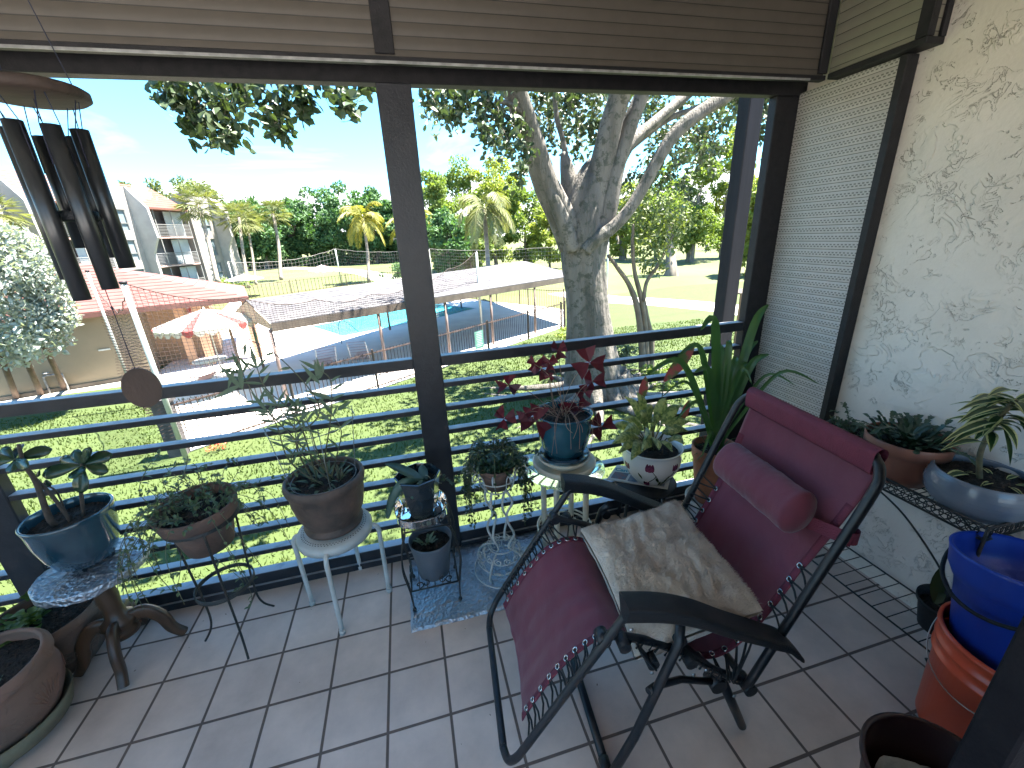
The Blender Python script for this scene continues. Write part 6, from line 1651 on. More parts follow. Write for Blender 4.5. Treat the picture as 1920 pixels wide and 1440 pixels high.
for (px, top, bot, hf, dist, m, n, lab) in ((815, 330, 500, 48, 52, L_bright, 4200, 'bright green airy tree just right of the centre post'), (860, 312, 505, 50, 56, L_bright, 4200, 'tall bright green tree behind the tall feather palm'), (925, 300, 505, 58, 58, L_yel, 4800, 'tallest yellow green tree left of the ficus limbs'), (985, 345, 495, 45, 54, L_bright, 3800, 'bright green tree at the left side of the ficus trunk'),
                                            (835, 395, 505, 46, 40, L_far, 3000, 'dense mid green shrubby tree over the pavilion roof'), (880, 410, 500, 40, 44, L_bright, 2400, 'weeping pale green tree behind the pavilion roof'), (1030, 380, 500, 34, 50, L_yel, 2600, 'yellow green tree close behind the left edge of the ficus trunk'),
                                            (1175, 340, 478, 46, 60, L_yel, 3400, 'yellow green park tree right of the ficus trunk'), (1235, 300, 470, 50, 55, L_bright, 3600, 'bright park tree behind the small multi stem tree'), (1310, 255, 470, 55, 48, L_bright, 4600, 'tall bright cypress like tree left of the steel post'),
                                            (1365, 235, 480, 40, 52, L_yel, 3600, 'yellow green tree beside the steel post'), (1430, 290, 540, 48, 34, L_yel, 4000, 'yellow green tree seen between the steel post and the corner post')):
    ftree(lab, px, top, bot, hf, dist, m, int(n * 2.1), .42, 'park trees on the golf course', 40, cl_r=.27, trf=.07)
for (px, bot, wpx, top, lab) in ((1258, 517, 16, 440, 'thick flared grey tree trunk on the fairway right of the small tree'), (1292, 490, 9, 430, 'slim grey tree trunk farther right on the fairway'), (1166, 487, 8, 420, 'slim grey tree trunk just right of the ficus'), (1159, 473, 5, 425, 'thin distant tree trunk right of the ficus'), (1225, 470, 5, 430, 'thin distant tree trunk behind the small multi stem tree'), (1325, 470, 5, 425, 'thin distant tree trunk near the steel post')):
    g_ = gp(px, bot); dep = (g_ - CAM_POS).dot(mf); r = wpx / 2 / FPX * dep; tp = ad(px - 2, top, dep)
    t = thing('cypress_tree', lab, 'tree', g_, 'cypress trees on the fairway'); mbx = MB(); mbx.tube(smooth_path([g_ - V((0, 0, .1)), g_ + V((0, 0, .5)), g_.lerp(tp, .5), tp, tp + V((0, 0, 2))], 4), lerp_list([r * 1.9, r * 1.25, r, r * .8, r * .3], 17), 12, fr=lambda i, a: 1 + .1 * math.cos(5 * a)); mbx.build('trunk', M_bark2, t)
    mb = MB(); crown(mb, tp + V((0, 0, 2.0)), (dep * .045, dep * .045, dep * .05), 1500, .26, rs, 20, .35); mb.build('crown', L_bright, t)
# brown olive tree peeping over the apartment roof
ftree('olive brown rounded tree rising behind the apartment roof', 352, 328, 400, 55, 66, L_oak, 2600, .5, None, 30)
ftree('small olive tree top showing over the left part of the apartment roof', 238, 345, 375, 14, 66, L_oak, 500, .4, None, 8)
# hedge band under the far trees and shrubs
mb = MB(); rs = random.Random(84)
for k in range(5200):
    px = rs.uniform(380, 800); p = ad(px, 480, 88); p.z = GZ + rs.uniform(0, 1.9); p.y += rs.uniform(-2, 2); leaf_quads(mb, p, .6, rs, 1, asp=.7)
tag(mb.build('hedge', L_far), 'long dark hedge along the foot of the far tree row', 'hedge')
mb = MB()
for k in range(4200):
    px = rs.uniform(1080, 1500); p = ad(px, 450, 110); p.z = GZ + rs.uniform(0, 5); leaf_quads(mb, p, .9, rs, 1, asp=.7)
tag(mb.build('far_wood', L_bright), 'pale line of far woodland closing the golf course on the right', 'woodland', kind='stuff')
# silver tree lower left
rs = random.Random(86)
t = thing('silver_tree', 'silvery white leaved tree in front of the pool house at the left edge', 'tree', gp(85, 725))
mb = MB()
for (x, y, r_, n) in ((20, 480, 44, 420), (70, 500, 40, 380), (0, 540, 50, 480), (60, 560, 52, 620), (100, 590, 34, 360), (20, 620, 50, 560), (75, 630, 42, 420), (118, 600, 20, 120), (45, 455, 26, 140), (10, 440, 24, 120), (100, 545, 26, 180), (30, 660, 30, 200)):
    spray2(mb, x, y, r_, 12.3 + rs.uniform(-.4, .4), int(n * 1.9), .15, rs, .5)
mb.build('crown', L_silver, t)
for (x0, y0, x1, y1) in ((122, 731, 80, 640), (78, 740, 42, 660), (32, 747, 2, 670)):
    mbx = MB(); mbx.tube([gp(x0, y0), at(x1, y1, 1, 12.6), at(x1 - 20, y1 - 80, 1, 12.4)], [.075, .07, .05], 10); mbx.build('trunk', mat('brown_trunk', (.11, .07, .05), (.07, .045, .035), 4, .9, 0, .4, 30), t)
# shrubs
rs = random.Random(88)
def shrub(label, px, py, w, h, m, n, sz, cat='shrub', group=None):
    g_ = gp(px, py); t = MB(); crown(t, g_ + V((0, 0, h * .5)), (w, w, h * .55), n, sz, rs, 12, .4); t.v = t.v; o = t.build('shrub', m); tag(o, label, cat, group); return o
shrub('bright green shrub at the left foot of the ficus trunk', 1062, 640, .45, .7, L_yel, 500, .10)
shrub('dark green philodendron clump right of the ficus trunk behind the slats', 1165, 700, .5, .9, L_fic, 500, .13)
shrub('low green plants under the small multi stem tree', 1240, 715, .8, .35, L_bright, 500, .12)
shrub('green bushes at the foot of the apartment block', 430, 545, 2.4, 1.3, L_bright, 900, .25)
shrub('pale bushes by the apartment ground floor', 360, 560, 2.0, 1.4, L_yel, 700, .22)
shrub('rounded shrub on the fairway just left of the centre post', 735, 528, 1.6, 2.0, L_far, 800, .25)
shrub('red flowered croton at the foot of the pool fence near the left pole', 408, 848, .16, .22, mat('red_flower', (.45, .06, .03), (.07, .10, .02), 9, .6, island=.9), 160, .05)

# ---- pool fence --------------------------------------------------------------
M_fence = mat('bronze_fence', (.055, .035, .028), (.09, .055, .045), 6, .5)
def picket(label, pts, h=1.2, step=.115, post=2.4, grp=None, pr=.009):
    pts = [V((p[0], p[1], GZ)) for p in pts]; t = thing('picket_fence', label, 'fence', pts[0], grp)
    rails = MB(); pk = []; ps = []
    for a, b_ in zip(pts, pts[1:]):
        ln = (b_ - a).length; d = (b_ - a) / ln
        for z in (.12, h - .06): rails.bar(a + V((0, 0, z)), b_ + V((0, 0, z)), .03, .035)
        n = int(ln / step)
        for i in range(n + 1): pk.append(a + d * (i * step))
        for i in range(int(ln / post) + 1): ps.append(a + d * min(ln, i * post))
    rails.build('rail', M_fence, t)
    for q in ps:
        m_ = MB(); m_.bb(q + V((-.03, -.03, 0)), q + V((.03, .03, h + .05))); m_.build('post', M_fence, t)
    if len(pk) <= 100:
        for q in pk: m_ = MB(); m_.bb(q + V((-pr, -pr, .06)), q + V((pr, pr, h))); m_.build('picket', M_fence, t)
    else:
        near = sorted(pk, key=lambda q: (q - CAM_POS).length); me0 = MB(); me0.bb(V((-pr, -pr, .06)), V((pr, pr, h))); src = None
        for q in near[:100]:
            if src is None: src = me0.build('picket', M_fence, t, world=False); o = src
            else: o = src.copy(); COL.objects.link(o); o.parent = t
            o.location = q - t.location
        rest = MB()
        for q in near[100:]: rest.bb(q + V((-pr, -pr, .06)), q + V((pr, pr, h)))
        o = rest.build('far_pickets', M_fence, t); o['kind'] = 'stuff'
    return t
picket('bronze picket fence along the near side of the pool deck', [(-4.5, 8.1), (7.65, 16.4)])
bk = [gp(1057, 584), gp(975, 578), gp(885, 563)]
picket('bronze picket fence across the far right side of the pool deck', [(7.65, 16.4)] + [(p.x, p.y) for p in bk], step=.16)
lf_ = [gp(440, 566), gp(560, 549), gp(690, 532), gp(760, 532)]
picket('bronze picket fence behind the pavilion at the far left side of the deck', [(p.x, p.y) for p in lf_], step=.35, post=5, pr=.02)
mb = MB(); q = V((-4.62, 8.05, GZ)); mb.bb(q + V((-.16, -.1, 0)), q + V((.16, .12, 1.25))); mb.bb(q + V((-.2, -.14, 1.25)), q + V((.2, .16, 1.33)))
tag(mb.build('gate_pillar', mat('dark_pillar', (.09, .08, .08), (.05, .045, .045), 5, .9)), 'dark square pillar ending the pool fence beside the near net pole', 'pillar')
# green notice on the fence
u_ = (V((7.65, 16.4, 0)) - V((-4.5, 8.1, 0))).normalized(); nrm = V((u_.y, -u_.x, 0))
sg_c = V((-4.5, 8.1, GZ)) + u_ * 9.1 + nrm * .04
sg = thing('pool_sign', 'small green notice board fixed to the pool fence beside the net pole', 'sign', sg_c)
mb = MB(); mb.bar(sg_c + V((0, 0, .62)) - u_ * .22, sg_c + V((0, 0, .62)) + u_ * .22, .012, .66); mb.build('panel', mat('sign_green', (.10, .24, .19), None, 3, .5), sg)
mb = MB(); rs = random.Random(3)
for k in range(9): z = .90 - k * .064; w = rs.uniform(.11, .18); mb.bar(sg_c + nrm * .009 + V((0, 0, z)) - u_ * w, sg_c + nrm * .009 + V((0, 0, z)) + u_ * w, .002, .022)
mb.build('text_lines', mat('sign_white', (.45, .52, .50), None, 3, .6), sg)

# ---- pavilion ---------------------------------------------------------------
M_shing = mat('grey_shingle', (.10, .095, .10), (.055, .053, .06), 2.0, .9, 0, .5, 14, stretch=(1, 1, 6))
M_beamw = mat('weathered_timber', (.11, .088, .068), (.065, .052, .04), 2, .8, 0, .4, 12)
pv = thing('pavilion', 'long low open pavilion with a grey shingled gable roof beside the pool', 'pavilion', (1.5, 14.5, GZ))
EL = at(508, 606, 2, -.42); e_dir = V((10.323, 5.707, 0)).normalized(); ER = EL + e_dir * 13.2
EL = V((EL.x, EL.y, -.42)); ER = V((ER.x, ER.y, -.42)); RL = at(461, 563, 2, .0); RR = at(985, 490, 2, .0)
FLf = at(441, 584, 2, -.5); FR = RR + (RR - ER) * .9; FR.z = -.45
mb = MB()
def roofp(a, b_, c_, d, nrow=13):
    # overlapping shingle courses
    for k in range(nrow):
        v0, v1 = k / nrow, (k + 1) / nrow
        p0_, p1_, p2_, p3_ = a.lerp(d, v0), b_.lerp(c_, v0), b_.lerp(c_, v1), a.lerp(d, v1); up = V((0, 0, .018))
        mb.add([p0_ + up, p1_ + up, p2_, p3_, p0_ - up, p1_ - up], [(0, 1, 2, 3), (4, 5, 1, 0)])
roofp(EL, ER, RR, RL); roofp(FR, FLf, RL, RR); mb.build('roof', M_shing, pv)
mb = MB()
n_e = V((e_dir.y, -e_dir.x, 0))
mb.add([EL - V((0, 0, .02)), ER - V((0, 0, .02)), ER - V((0, 0, .24)), EL - V((0, 0, .24)), EL - V((0, 0, .02)) - n_e * .05, ER - V((0, 0, .02)) - n_e * .05, ER - V((0, 0, .24)) - n_e * .05, EL - V((0, 0, .24)) - n_e * .05], [(0, 1, 2, 3), (7, 6, 5, 4), (0, 3, 7, 4), (1, 5, 6, 2), (2, 6, 7, 3), (0, 4, 5, 1)])
mb.build('fascia', M_beamw, pv)
mb = MB(); dn_ = V((0, 0, -.20)); mb.add([EL + V((0, 0, -.04)), RL + V((0, 0, -.03)), FLf + V((0, 0, -.02)), FLf + dn_ * .4, EL + dn_], [(0, 1, 2, 3, 4)])
mb.build('gable_board', mat('cream_gable', (.36, .27, .16), (.30, .22, .13), 3, .8), pv)
for px, py in ((513, 622), (716, 587), (838, 565), (927, 551), (1010, 537)):
    d = at(px, py, 2, -.62); k = (d - EL).dot(e_dir); q = EL + e_dir * k - n_e * .12; mbx = MB(); mbx.tube([V((q.x, q.y, GZ)), V((q.x, q.y, -.60))], .05, 10); mbx.build('post', mat('brown_post', (.16, .115, .10), (.11, .08, .07), 3, .6), pv)
for k in (.35, 5.5, 10.5):
    q = FLf.lerp(FR, k / 14) ; mbx = MB(); mbx.tube([V((q.x, q.y, GZ)), V((q.x, q.y, -.5))], .05, 8); mbx.build('post', MATS['brown_post'], pv)
q = at(450, 600, 2, -.6); q = V((-4.7, 12.6, 0)); mbx = MB(); mbx.tube([V((q.x, q.y, GZ)), V((q.x, q.y, -.52))], .045, 8); mbx.build('post', MATS['brown_post'], pv)

# ---- pool house ---------------------------------------------------------------
M_redsh = mat('red_shingle', (.14, .050, .045), (.10, .036, .032), 3.0, .9, 0, .4, 20, stretch=(1, 1, 8))
M_tanw = mat('tan_stucco', (.22, .175, .12), (.20, .16, .11), 2, .9, 0, .2, 40)
hz = -.22
A_ = at(147, 588, 2, hz); B_ = at(464, 556, 2, hz); hu = (B_ - A_).normalized(); hn = V((-hu.y, hu.x, 0))
A0 = A_ - hu * 4.6; Hd = 5.6
C_ = B_ + hn * Hd; D_ = A0 + hn * Hd; AP = (A0 + B_ + C_ + D_) / 4; AP = at(152, 494, 1, AP.y)
ho = thing('pool_house', 'tan pool house with a red shingled hip roof, left of the pavilion', 'building', (AP.x, AP.y, GZ))
mb = MB()
def hip(a, b_, top, nrow=15):
    for k in range(nrow):
        v0, v1 = k / nrow, (k + 1) / nrow; up = V((0, 0, .016))
        p0_, p1_, p2_, p3_ = a.lerp(top, v0), b_.lerp(top, v0), b_.lerp(top, v1), a.lerp(top, v1)
        mb.add([p0_ + up, p1_ + up, p2_, p3_, p0_ - up, p1_ - up], [(0, 1, 2, 3), (4, 5, 1, 0)])
for a, b_ in ((A0, B_), (B_, C_), (C_, D_), (D_, A0)): hip(a, b_, AP)
mb.build('roof', M_redsh, ho)
mb = MB()
for a, b_ in ((A0, B_), (B_, C_), (C_, D_), (D_, A0)): mb.bar(a - V((0, 0, .09)), b_ - V((0, 0, .09)), .05, .15)
mb.add([p - V((0, 0, .165)) for p in (A0, B_, C_, D_)], [(0, 3, 2, 1)])
mb.build('eave_board', mat('red_brown_trim', (.16, .07, .055), (.12, .05, .04), 3, .7), ho)
mb = MB()
def hp(u, w, z): q = A_ + hu * u + hn * w; return V((q.x, q.y, z))
def hbox(u0, u1, w0, w1, z0, z1):
    vs_ = [hp(u, w, z) for z in (z0, z1) for (u, w) in ((u0, w0), (u1, w0), (u1, w1), (u0, w1))]; mb.add(vs_, [(3, 2, 1, 0), (4, 5, 6, 7), (0, 1, 5, 4), (1, 2, 6, 5), (2, 3, 7, 6), (3, 0, 4, 7)])
hbox(-4.2, 1.25, .32, 5.2, GZ, hz - .17)
mb.build('wall', M_tanw, ho)
mb = MB(); hbox(1.25, 3.3, 2.4, 5.2, GZ, hz - .17); mb.build('inner_wall', mat('shaded_tan', (.40, .27, .17), (.36, .24, .15), 2, .9), ho)
for (u, w) in ((3.0, .6), (4.6, .5), (4.6, 4.6), (2.4, 1.2)):
    mb = MB(); hbox(u - .14, u + .14, w - .14, w + .14, GZ, hz - .17); mb.build('column', mat('orange_column', (.50, .30, .19), (.44, .27, .17), 2, .8), ho)
mb = MB(); hbox(-4.25, 1.3, .26, .32, GZ, GZ + .14); mb.build('plinth', M_beamw, ho)
mb = MB(); hbox(2.6, 3.05, 1.75, 1.80, -.95, -.5); mb.build('notice', mat('red_notice', (.34, .06, .06), (.55, .5, .5), 9, .6, lo=.5, hi=.6), ho)
mb = MB(); hbox(.05, .35, .29, .32, -1.55, -1.50); mb.build('vent', M_white, ho)
# water pipes by the wall
pb_ = thing('backflow_pipe', 'low bent metal water pipes standing at the foot of the pool house wall', 'pipe', gp(95, 738))
mb = MB(); g_ = gp(95, 738); mb.tube(smooth_path([g_, g_ + V((0, 0, .5)), g_ + V((.06, 0, .6)), g_ + V((.4, .1, .6)), g_ + V((.45, .1, .5)), g_ + V((.45, .1, 0))], 4), .03, 8); mb.tube([g_ + V((.12, 0, .58)), g_ + V((.12, 0, .70))], .02, 6); mb.ring(g_ + V((.12, 0, .70)), .07, .012, 16, 5)
mb.build('pipe', mat('pipe_grey', (.12, .11, .11), (.3, .3, .3), 8, .5, .3), pb_)

# ---- net poles and golf ball nets ------------------------------------------------
M_pole = mat('galvanised_pole', (.40, .42, .40), (.26, .28, .24), 2.5, .45, .35, .1, 20, stretch=(1, 1, .3))
def npole(label, base, top_px, r):
    base = V(base); lo_, hi_ = GZ, 12.0
    for _ in range(50):
        m_ = (lo_ + hi_) / 2; d = CAM_M.transposed() @ (V((base.x, base.y, m_)) - CAM_POS)
        if 720 - FPX * d.z / d.y > top_px: lo_ = m_
        else: hi_ = m_
    tp = V((base.x, base.y, lo_)); t = thing('net_pole', label, 'pole', base); mb = MB(); mb.tube([base, tp], r, 14); mb.build('shaft', M_pole, t)
    mb = MB(); mb.tube([tp - V((0, 0, .01)), tp + V((0, 0, .035))], r * 1.25, 14); mb.build('cap', M_black, t); return tp
T1 = npole('pale thin net pole standing before the pool house wall', gp(262, 765), 509, .035)
T2 = npole('galvanised net pole nearest the porch, left of the striped parasol', gp(352, 868), 531, .048)
T3 = npole('tall net pole by the green notice on the pool fence', gp(905, 636), 471, .05)
T4 = npole('distant net pole left of the lone yellow palm', gp(641, 536), 466, .07)
T5 = npole('distant net pole directly right of the ficus trunk', gp(1137, 560), 452, .06)
T6 = npole('thin distant net pole right beside the centre post', gp(812, 540), 466, .06)
T0 = npole('thin net pole among the fan palms at the apartment corner', gp(446, 560), 490, .05)
M_net = mat('net_twine', (.040, .024, .020), None, 10, .8)
def net(label, a, b_, zbot, cell, sag, rr, m, bunch=0.0, name='ball_net'):
    a, b_ = V(a), V(b_); ln = (V((b_.x, b_.y, 0)) - V((a.x, a.y, 0))).length; nu = int(ln / cell); mb = MB(); h = min(a.z, b_.z) - zbot; nv = int(h / cell) + 1
    side = (b_ - a).cross(U).normalized()
    def P(i, j):
        u = i / nu; top = a.lerp(b_, u); zt = top.z - sag * 4 * u * (1 - u) - sag * .12 * abs(math.sin(u * 19)); z = zt - j / nv * (zt - zbot)
        w = .05 * math.sin(u * 60 + j * .13) * (j / nv) * (1 + bunch)
        return V((top.x, top.y, z)) + side * w
    P_ = [[P(i, j) for j in range(0, nv + 1)] for i in range(nu + 1)]
    dz = V((0, 0, rr)); du_ = (b_ - a).normalized() * rr
    for i in range(nu + 1):
        for j in range(0, nv, 2): p, q = P_[i][j], P_[i][min(j + 2, nv)]; mb.add([p - du_, p + du_, q + du_, q - du_], [(0, 1, 2, 3)])
    for j in range(nv + 1):
        for i in range(0, nu, 2): p, q = P_[i][j], P_[min(i + 2, nu)][j]; mb.add([p - dz, p + dz, q + dz, q - dz], [(0, 3, 2, 1)])
    t = thing(name, label, 'net', ((a + b_) / 2)); mb.build('mesh', m, t)
    mbx = MB(); mbx.tube([P_[i][0] for i in range(nu + 1)], rr * 2.6, 5); mbx.build('top_rope', m, t); return t
net('brown golf ball net hung between the nearest pole and the pole by the green notice', T2, T3, GZ + 1.8, .085, .95, .0042, M_net)
net('brown net slack between the two poles by the pool house', T1, T2, GZ + .6, .085, .7, .0042, M_net, 4)
M_net2 = mat('grey_net', (.20, .19, .18), None, 10, .8)
net('grey golf ball net far behind the pavilion, left part', T0, T4, GZ + .5, .34, .5, .007, M_net2)
net('grey golf ball net far behind the pavilion, middle part', T4, T6, GZ + .5, .32, .3, .007, M_net2)
net('grey golf ball net far behind the pavilion, right part ending at the ficus', T6, T5, GZ + .5, .28, .3, .0065, M_net2)

# ---- parasols ---------------------------------------------------------------------
def parasol(label, foot, r, htop, cols, scal=True, nn=12, drop=.24):
    foot = V(foot); t = thing('parasol', label, 'parasol', foot); mb = MB(); mb.tube([foot, foot + V((0, 0, htop + .05))], .022, 8); mb.build('pole', M_white, t)
    for s_, (m, nm) in enumerate(cols):
        mb = MB()
        for k in range(nn):
            if k % len(cols) != s_: continue
            a0, a1 = 2 * PI * k / nn, 2 * PI * (k + 1) / nn; tp = foot + V((0, 0, htop)); vs_ = []
            for i in range(6):
                f = i / 5; rr = r * f; z = htop - .42 * f ** 1.1 - (0)
                for j in range(5): a = a0 + (a1 - a0) * j / 4; sg_ = .03 * math.sin(PI * j / 4) * f; vs_.append(foot + V((rr * math.cos(a), rr * math.sin(a), z - sg_)))
            for j in range(5): a = a0 + (a1 - a0) * j / 4; vs_.append(foot + V((r * 1.005 * math.cos(a), r * 1.005 * math.sin(a), htop - .42 - (.09 + .11 * math.sin(PI * j / 4)) * (1 if scal else .2))))
            mb.add(vs_, [(i * 5 + j, i * 5 + j + 1, (i + 1) * 5 + j + 1, (i + 1) * 5 + j) for i in range(6) for j in range(4)])
        mb.build(nm, m, t)
    mb = MB()
    for k in range(nn // 2): a = 2 * PI * k * 2 / nn; mb.tube([foot + V((0, 0, htop - .6)), foot + V((.6 * r * math.cos(a), .6 * r * math.sin(a), htop - .3))], .009, 5)
    mb.build('rib', M_white, t)
M_wcan = mat('white_canvas', (.40, .39, .38), None, 4, .8, trans=.25); M_rcan = mat('red_canvas', (.50, .10, .10), None, 4, .8, trans=.25)
fp = at(352, 596, 1, 12.6); parasol('red and white striped parasol with a scalloped edge beside the pool house', (fp.x + .35, 12.9, GZ + .02), 1.35, at(358, 582, 1, 12.9).z - GZ, [(M_wcan, 'white_panel'), (M_wcan, 'white_panel'), (mat('faded_red', (.26, .05, .05), None, 4, .8, trans=.25), 'red_panel'), (M_wcan, 'white_panel'), (M_wcan, 'white_panel')], True, 30)
g_ = gp(467, 556); dep = (g_ - CAM_POS).dot(mf); parasol('plain white parasol on the grass behind the pool house', g_, 32 / FPX * dep, (ad(463, 513, dep).z - GZ), [(M_wcan, 'canopy')], False, 8)
g_ = gp(612, 545); dep = (g_ - CAM_POS).dot(mf); parasol('distant striped parasol left of the distant net pole', g_, 24 / FPX * dep, (ad(608, 496, dep).z - GZ), [(M_wcan, 'white_panel'), (mat('pink_canvas', (.60, .38, .38), None, 4, .8, trans=.25), 'pink_panel')], True, 12)
# ---- deck furniture -----------------------------------------------------------------
def lounger(label, p, a, back=.7):
    p = V(p); d = V((math.cos(a), math.sin(a), 0)); s_ = V((-d.y, d.x, 0)); t = thing('pool_chair', label, 'pool chair', p, 'strap pool chairs on the deck'); mb = MB()
    for k in (-1, 1):
        mb.tube([p + s_ * .3 * k + V((0, 0, .35)), p + s_ * .3 * k + d * .55 + V((0, 0, .38)), p + s_ * .3 * k + d * 1.1 + V((0, 0, .30))], .018, 6); mb.tube([p + s_ * .3 * k + V((0, 0, .35)), p + s_ * .3 * k - d * .35 + V((0, 0, .35 + back))], .018, 6)
        for q in (.05, .9): mb.tube([p + s_ * .3 * k + d * q + V((0, 0, .35)), p + s_ * .3 * k + d * q], .016, 6)
    mb.build('frame', M_white, t); mb = MB()
    for k in range(10): q = k / 9; a0 = p + d * 1.1 * q + V((0, 0, .36)); mb.bar(a0 - s_ * .3, a0 + s_ * .3, .055, .006)
    for k in range(8): q = k / 7; a0 = p - d * .35 * q + V((0, 0, .36 + back * q)); mb.bar(a0 - s_ * .3, a0 + s_ * .3, .055, .006)
    mb.build('strap', mat('rose_strap', (.42, .27, .25), (.36, .22, .21), 3, .7), t); return t
lounger('strap pool chair with its back turned, first from the pavilion corner post', gp(618, 705), 1.9)
lounger('strap pool chair right of the first one, partly behind the fence', gp(680, 692), 1.5)
lounger('strap lounge chair lying low between the striped parasol and the fence', gp(385, 735), 2.6, .25)
g_ = gp(405, 712); t = thing('pool_table', 'low pale table under the striped parasol', 'table', g_); mb = MB(); mb.lathe([(.001, .70), (.5, .70), (.5, .73), (.001, .73)], 28, g_); mb.build('table_top', M_white, t); mb = MB()
for k in range(4): a = k * PI / 2 + .5; mb.tube([g_ + V((.35 * math.cos(a), .35 * math.sin(a), 0)), g_ + V((.3 * math.cos(a), .3 * math.sin(a), .70))], .02, 6)
mb.build('leg', M_white, t)
for (x0, y0, lab) in ((636, 640, 'thin steel pool ladder rail at the near pool edge'),):
    g_ = gp(641, 645); t = thing('pool_handrail', lab, 'handrail', g_); mb = MB(); mb.tube(smooth_path([g_, g_ + V((0, 0, .85)), g_ + V((.25, .25, .95)), g_ + V((.7, .7, .35))], 5), .022, 8); mb.build('rail', M_pole, t)
# timber bin enclosure on the right
g_ = gp(1391, 650); t = thing('timber_enclosure', 'brown timber enclosure with a slatted top glimpsed beside the corner post', 'enclosure', g_)
tp_ = at(1391, 552, 1, g_.y).z; mb = MB()
for k in range(9): mb.bb((g_.x - .35 + k * .12, g_.y, GZ), (g_.x - .24 + k * .12, g_.y + .05, tp_))
mb.build('boards', mat('brown_boards', (.21, .115, .06), (.13, .07, .04), 3, .7, 0, .3, 20, stretch=(1, 1, .2)), t); mb = MB()
for k in range(6): mb.bb((g_.x - .40, g_.y - .02 + k * .16, tp_ + .005), (g_.x + .78, g_.y + .09 + k * .16, tp_ + .05))
mb.build('slatted_top', M_beamw, t)

# ---- apartment block ------------------------------------------------------------------
BO = V((-24.3, 37, 0)); Bf = V((.287, .958, 0)).normalized(); Bg = V((.958, -.287, 0)).normalized()
def bp3(u, g, z): q = BO + Bf * u + Bg * g; return V((q.x, q.y, z))
ap = thing('apartment_block', 'three storey white apartment block with red roofs, screened balconies and angled fin walls', 'building', (BO.x, BO.y, GZ))
M_apt = mat('apartment_stucco', (.26, .24, .225), (.22, .205, .19), 1.5, .9, 0, .3, 10); M_fin = mat('grey_fin', (.33, .32, .31), (.28, .27, .265), 1.2, .9)
M_aroof = mat('orange_red_tile', (.13, .050, .033), (.10, .038, .026), 1.4, .9, 0, .4, 10); M_awin = mat('window_glass', (.10, .14, .16), (.16, .20, .22), .6, .12); M_recess = mat('screened_recess', (.10, .11, .12), (.17, .17, .18), .8, .7)
M_arail = mat('apartment_rail', (.20, .20, .20), None, 3, .5); M_slabp = mat('pink_slab', (.42, .29, .26), None, 3, .8)
def bbx(mb, u0, u1, g0, g1, z0, z1):
    vs_ = [bp3(u, g, z) for z in (z0, z1) for (u, g) in ((u0, g0), (u1, g0), (u1, g1), (u0, g1))]; mb.add(vs_, [(3, 2, 1, 0), (4, 5, 6, 7), (0, 1, 5, 4), (1, 2, 6, 5), (2, 3, 7, 6), (3, 0, 4, 7)])
mb = MB(); bbx(mb, -16, 21.3, -10, -1.45, GZ, 5.4); mb.build('core_wall', M_recess, ap)
fins = (-10.6, -1.0, 8.4, 18.3)
prof = [(-1.5, GZ), (.85, GZ), (.85, 1.4), (1.10, 1.9), (1.65, 2.78), (1.50, 5.25), (.1, 7.0), (-1.5, 7.05)]
for uf in fins:
    mb = MB(); mb.extr([bp3(uf - .12, g, z) for g, z in prof], Bf * .24); mb.build('fin_wall', M_fin, ap)
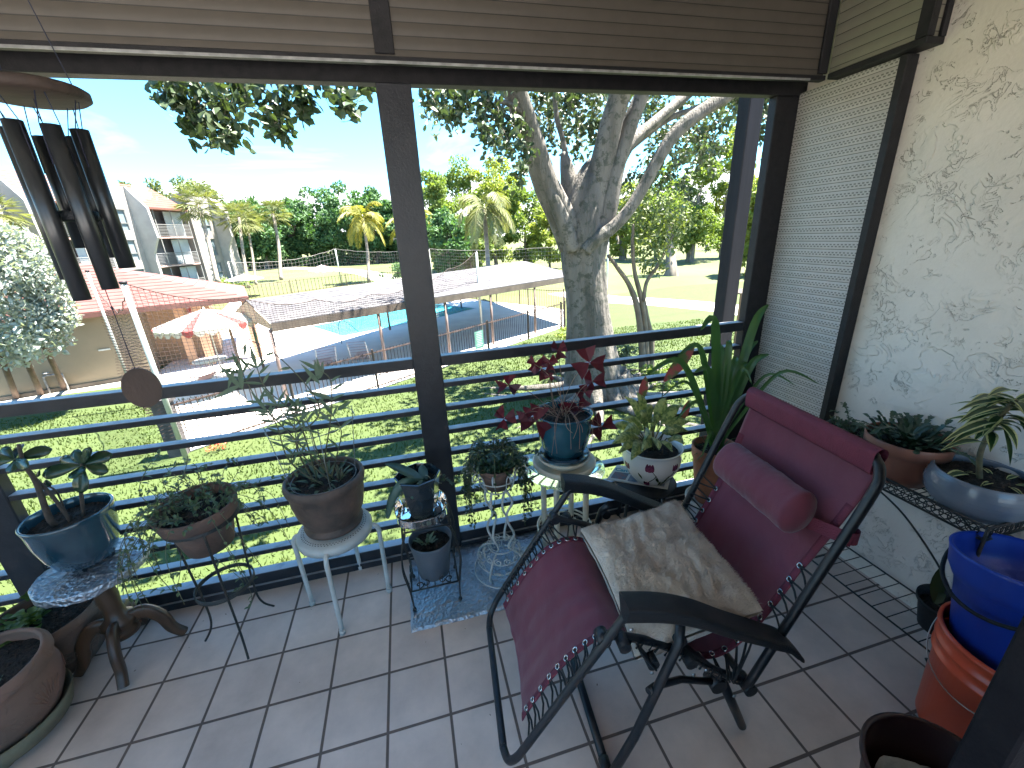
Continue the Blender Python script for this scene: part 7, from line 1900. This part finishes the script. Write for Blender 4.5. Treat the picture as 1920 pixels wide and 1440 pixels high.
for uf in fins:     # window block just before each fin
    u0, u1 = (uf - 3.3, uf - .13)
    mb = MB(); wz = [(-1.5, .2), (.9, 2.67), (3.4, 5.15)]
    w0, w1 = u0 + 1.1, u0 + 2.6
    bbx(mb, u0, w0, -1.4, 0, GZ, 7.02); bbx(mb, w1, u1, -1.4, 0, GZ, 7.02); zz = GZ
    for a, b_ in wz: bbx(mb, w0, w1, -1.4, 0, zz, a); zz = b_
    bbx(mb, w0, w1, -1.4, 0, zz, 7.02); mb.build('wall', M_apt, ap)
    for a, b_ in wz:
        mb = MB(); bbx(mb, w0 + .01, w1 - .01, -.2, -.14, a + .01, b_ - .01); wn = mb.build('window', M_awin, ap)
        mb = MB(); bbx(mb, w0 + .01, w1 - .01, -.13, -.04, a + .62, a + .68); bbx(mb, w0 + .01, w0 + .07, -.13, -.03, a + .01, b_ - .01); bbx(mb, w1 - .07, w1 - .01, -.13, -.03, a + .01, b_ - .01); bbx(mb, w0 + .07, w1 - .07, -.13, -.03, b_ - .07, b_ - .01); bbx(mb, w0 + .07, w1 - .07, -.13, -.03, a + .01, a + .07); mb.build('frame', M_arail, wn)
for uf in fins[:-1] + (-20,):
    u0, u1 = uf + .13, uf + 6.1
    if uf == -20: continue
    mb = MB(); z0, z1, g0, g1 = 5.45, 7.75, .35, -3.2; nr = 10
    for k in range(nr):
        f0, f1 = k / nr, (k + 1) / nr; a, b_ = (g0 + (g1 - g0) * f0, z0 + (z1 - z0) * f0), (g0 + (g1 - g0) * f1, z0 + (z1 - z0) * f1)
        mb.add([bp3(u0, a[0], a[1] + .03), bp3(u1, a[0], a[1] + .03), bp3(u1, *b_), bp3(u0, *b_)], [(0, 1, 2, 3)])
    bbx(mb, u0, u1, -1.4, g0, 5.30, 5.45); mb.build('roof', M_aroof, ap)
    for sl_ in (2.9, .3, -2.35):
        mb = MB(); bbx(mb, u0, u1 + .0, -1.44, .06, sl_ - .14, sl_); mb.build('balcony_floor', M_slabp, ap)
        bl = MB()
        for k in range(7): bbx(bl, u0, u1, -.02, .01, sl_ + .12 + k * .135, sl_ + .16 + k * .135)
        for k in range(4): uu = u0 + (u1 - u0) * k / 3; bbx(bl, uu - .04, uu + .04, -.03, .03, sl_, sl_ + 2.4)
        bbx(bl, u0, u1, -.03, .03, sl_ + 1.08, sl_ + 1.14)
        bl.build('balcony_rail', M_arail, ap)
        mb = MB(); bbx(mb, u0 + .3, u0 + 2.3, -1.44, -1.38, sl_ + .02, sl_ + 2.1); mb.build('glass_door', M_awin, ap)
        mb = MB(); bbx(mb, u1 - 2.2, u1 - .1, -.6, -.55, sl_ + .02, sl_ + 2.35); mb.build('drawn_blind', mat('pale_blind', (.34, .38, .40), (.28, .31, .33), 1, .7), ap)
mb = MB(); bbx(mb, 18.42, 21.3, -10, -.2, GZ, 6.2); mb.extr([bp3(18.42, -.2, 6.2), bp3(18.42, -10, 6.2), bp3(18.42, -10, 7), bp3(18.42, -1.4, 7)], Bf * 2.9); mb.build('end_wall', M_apt, ap)
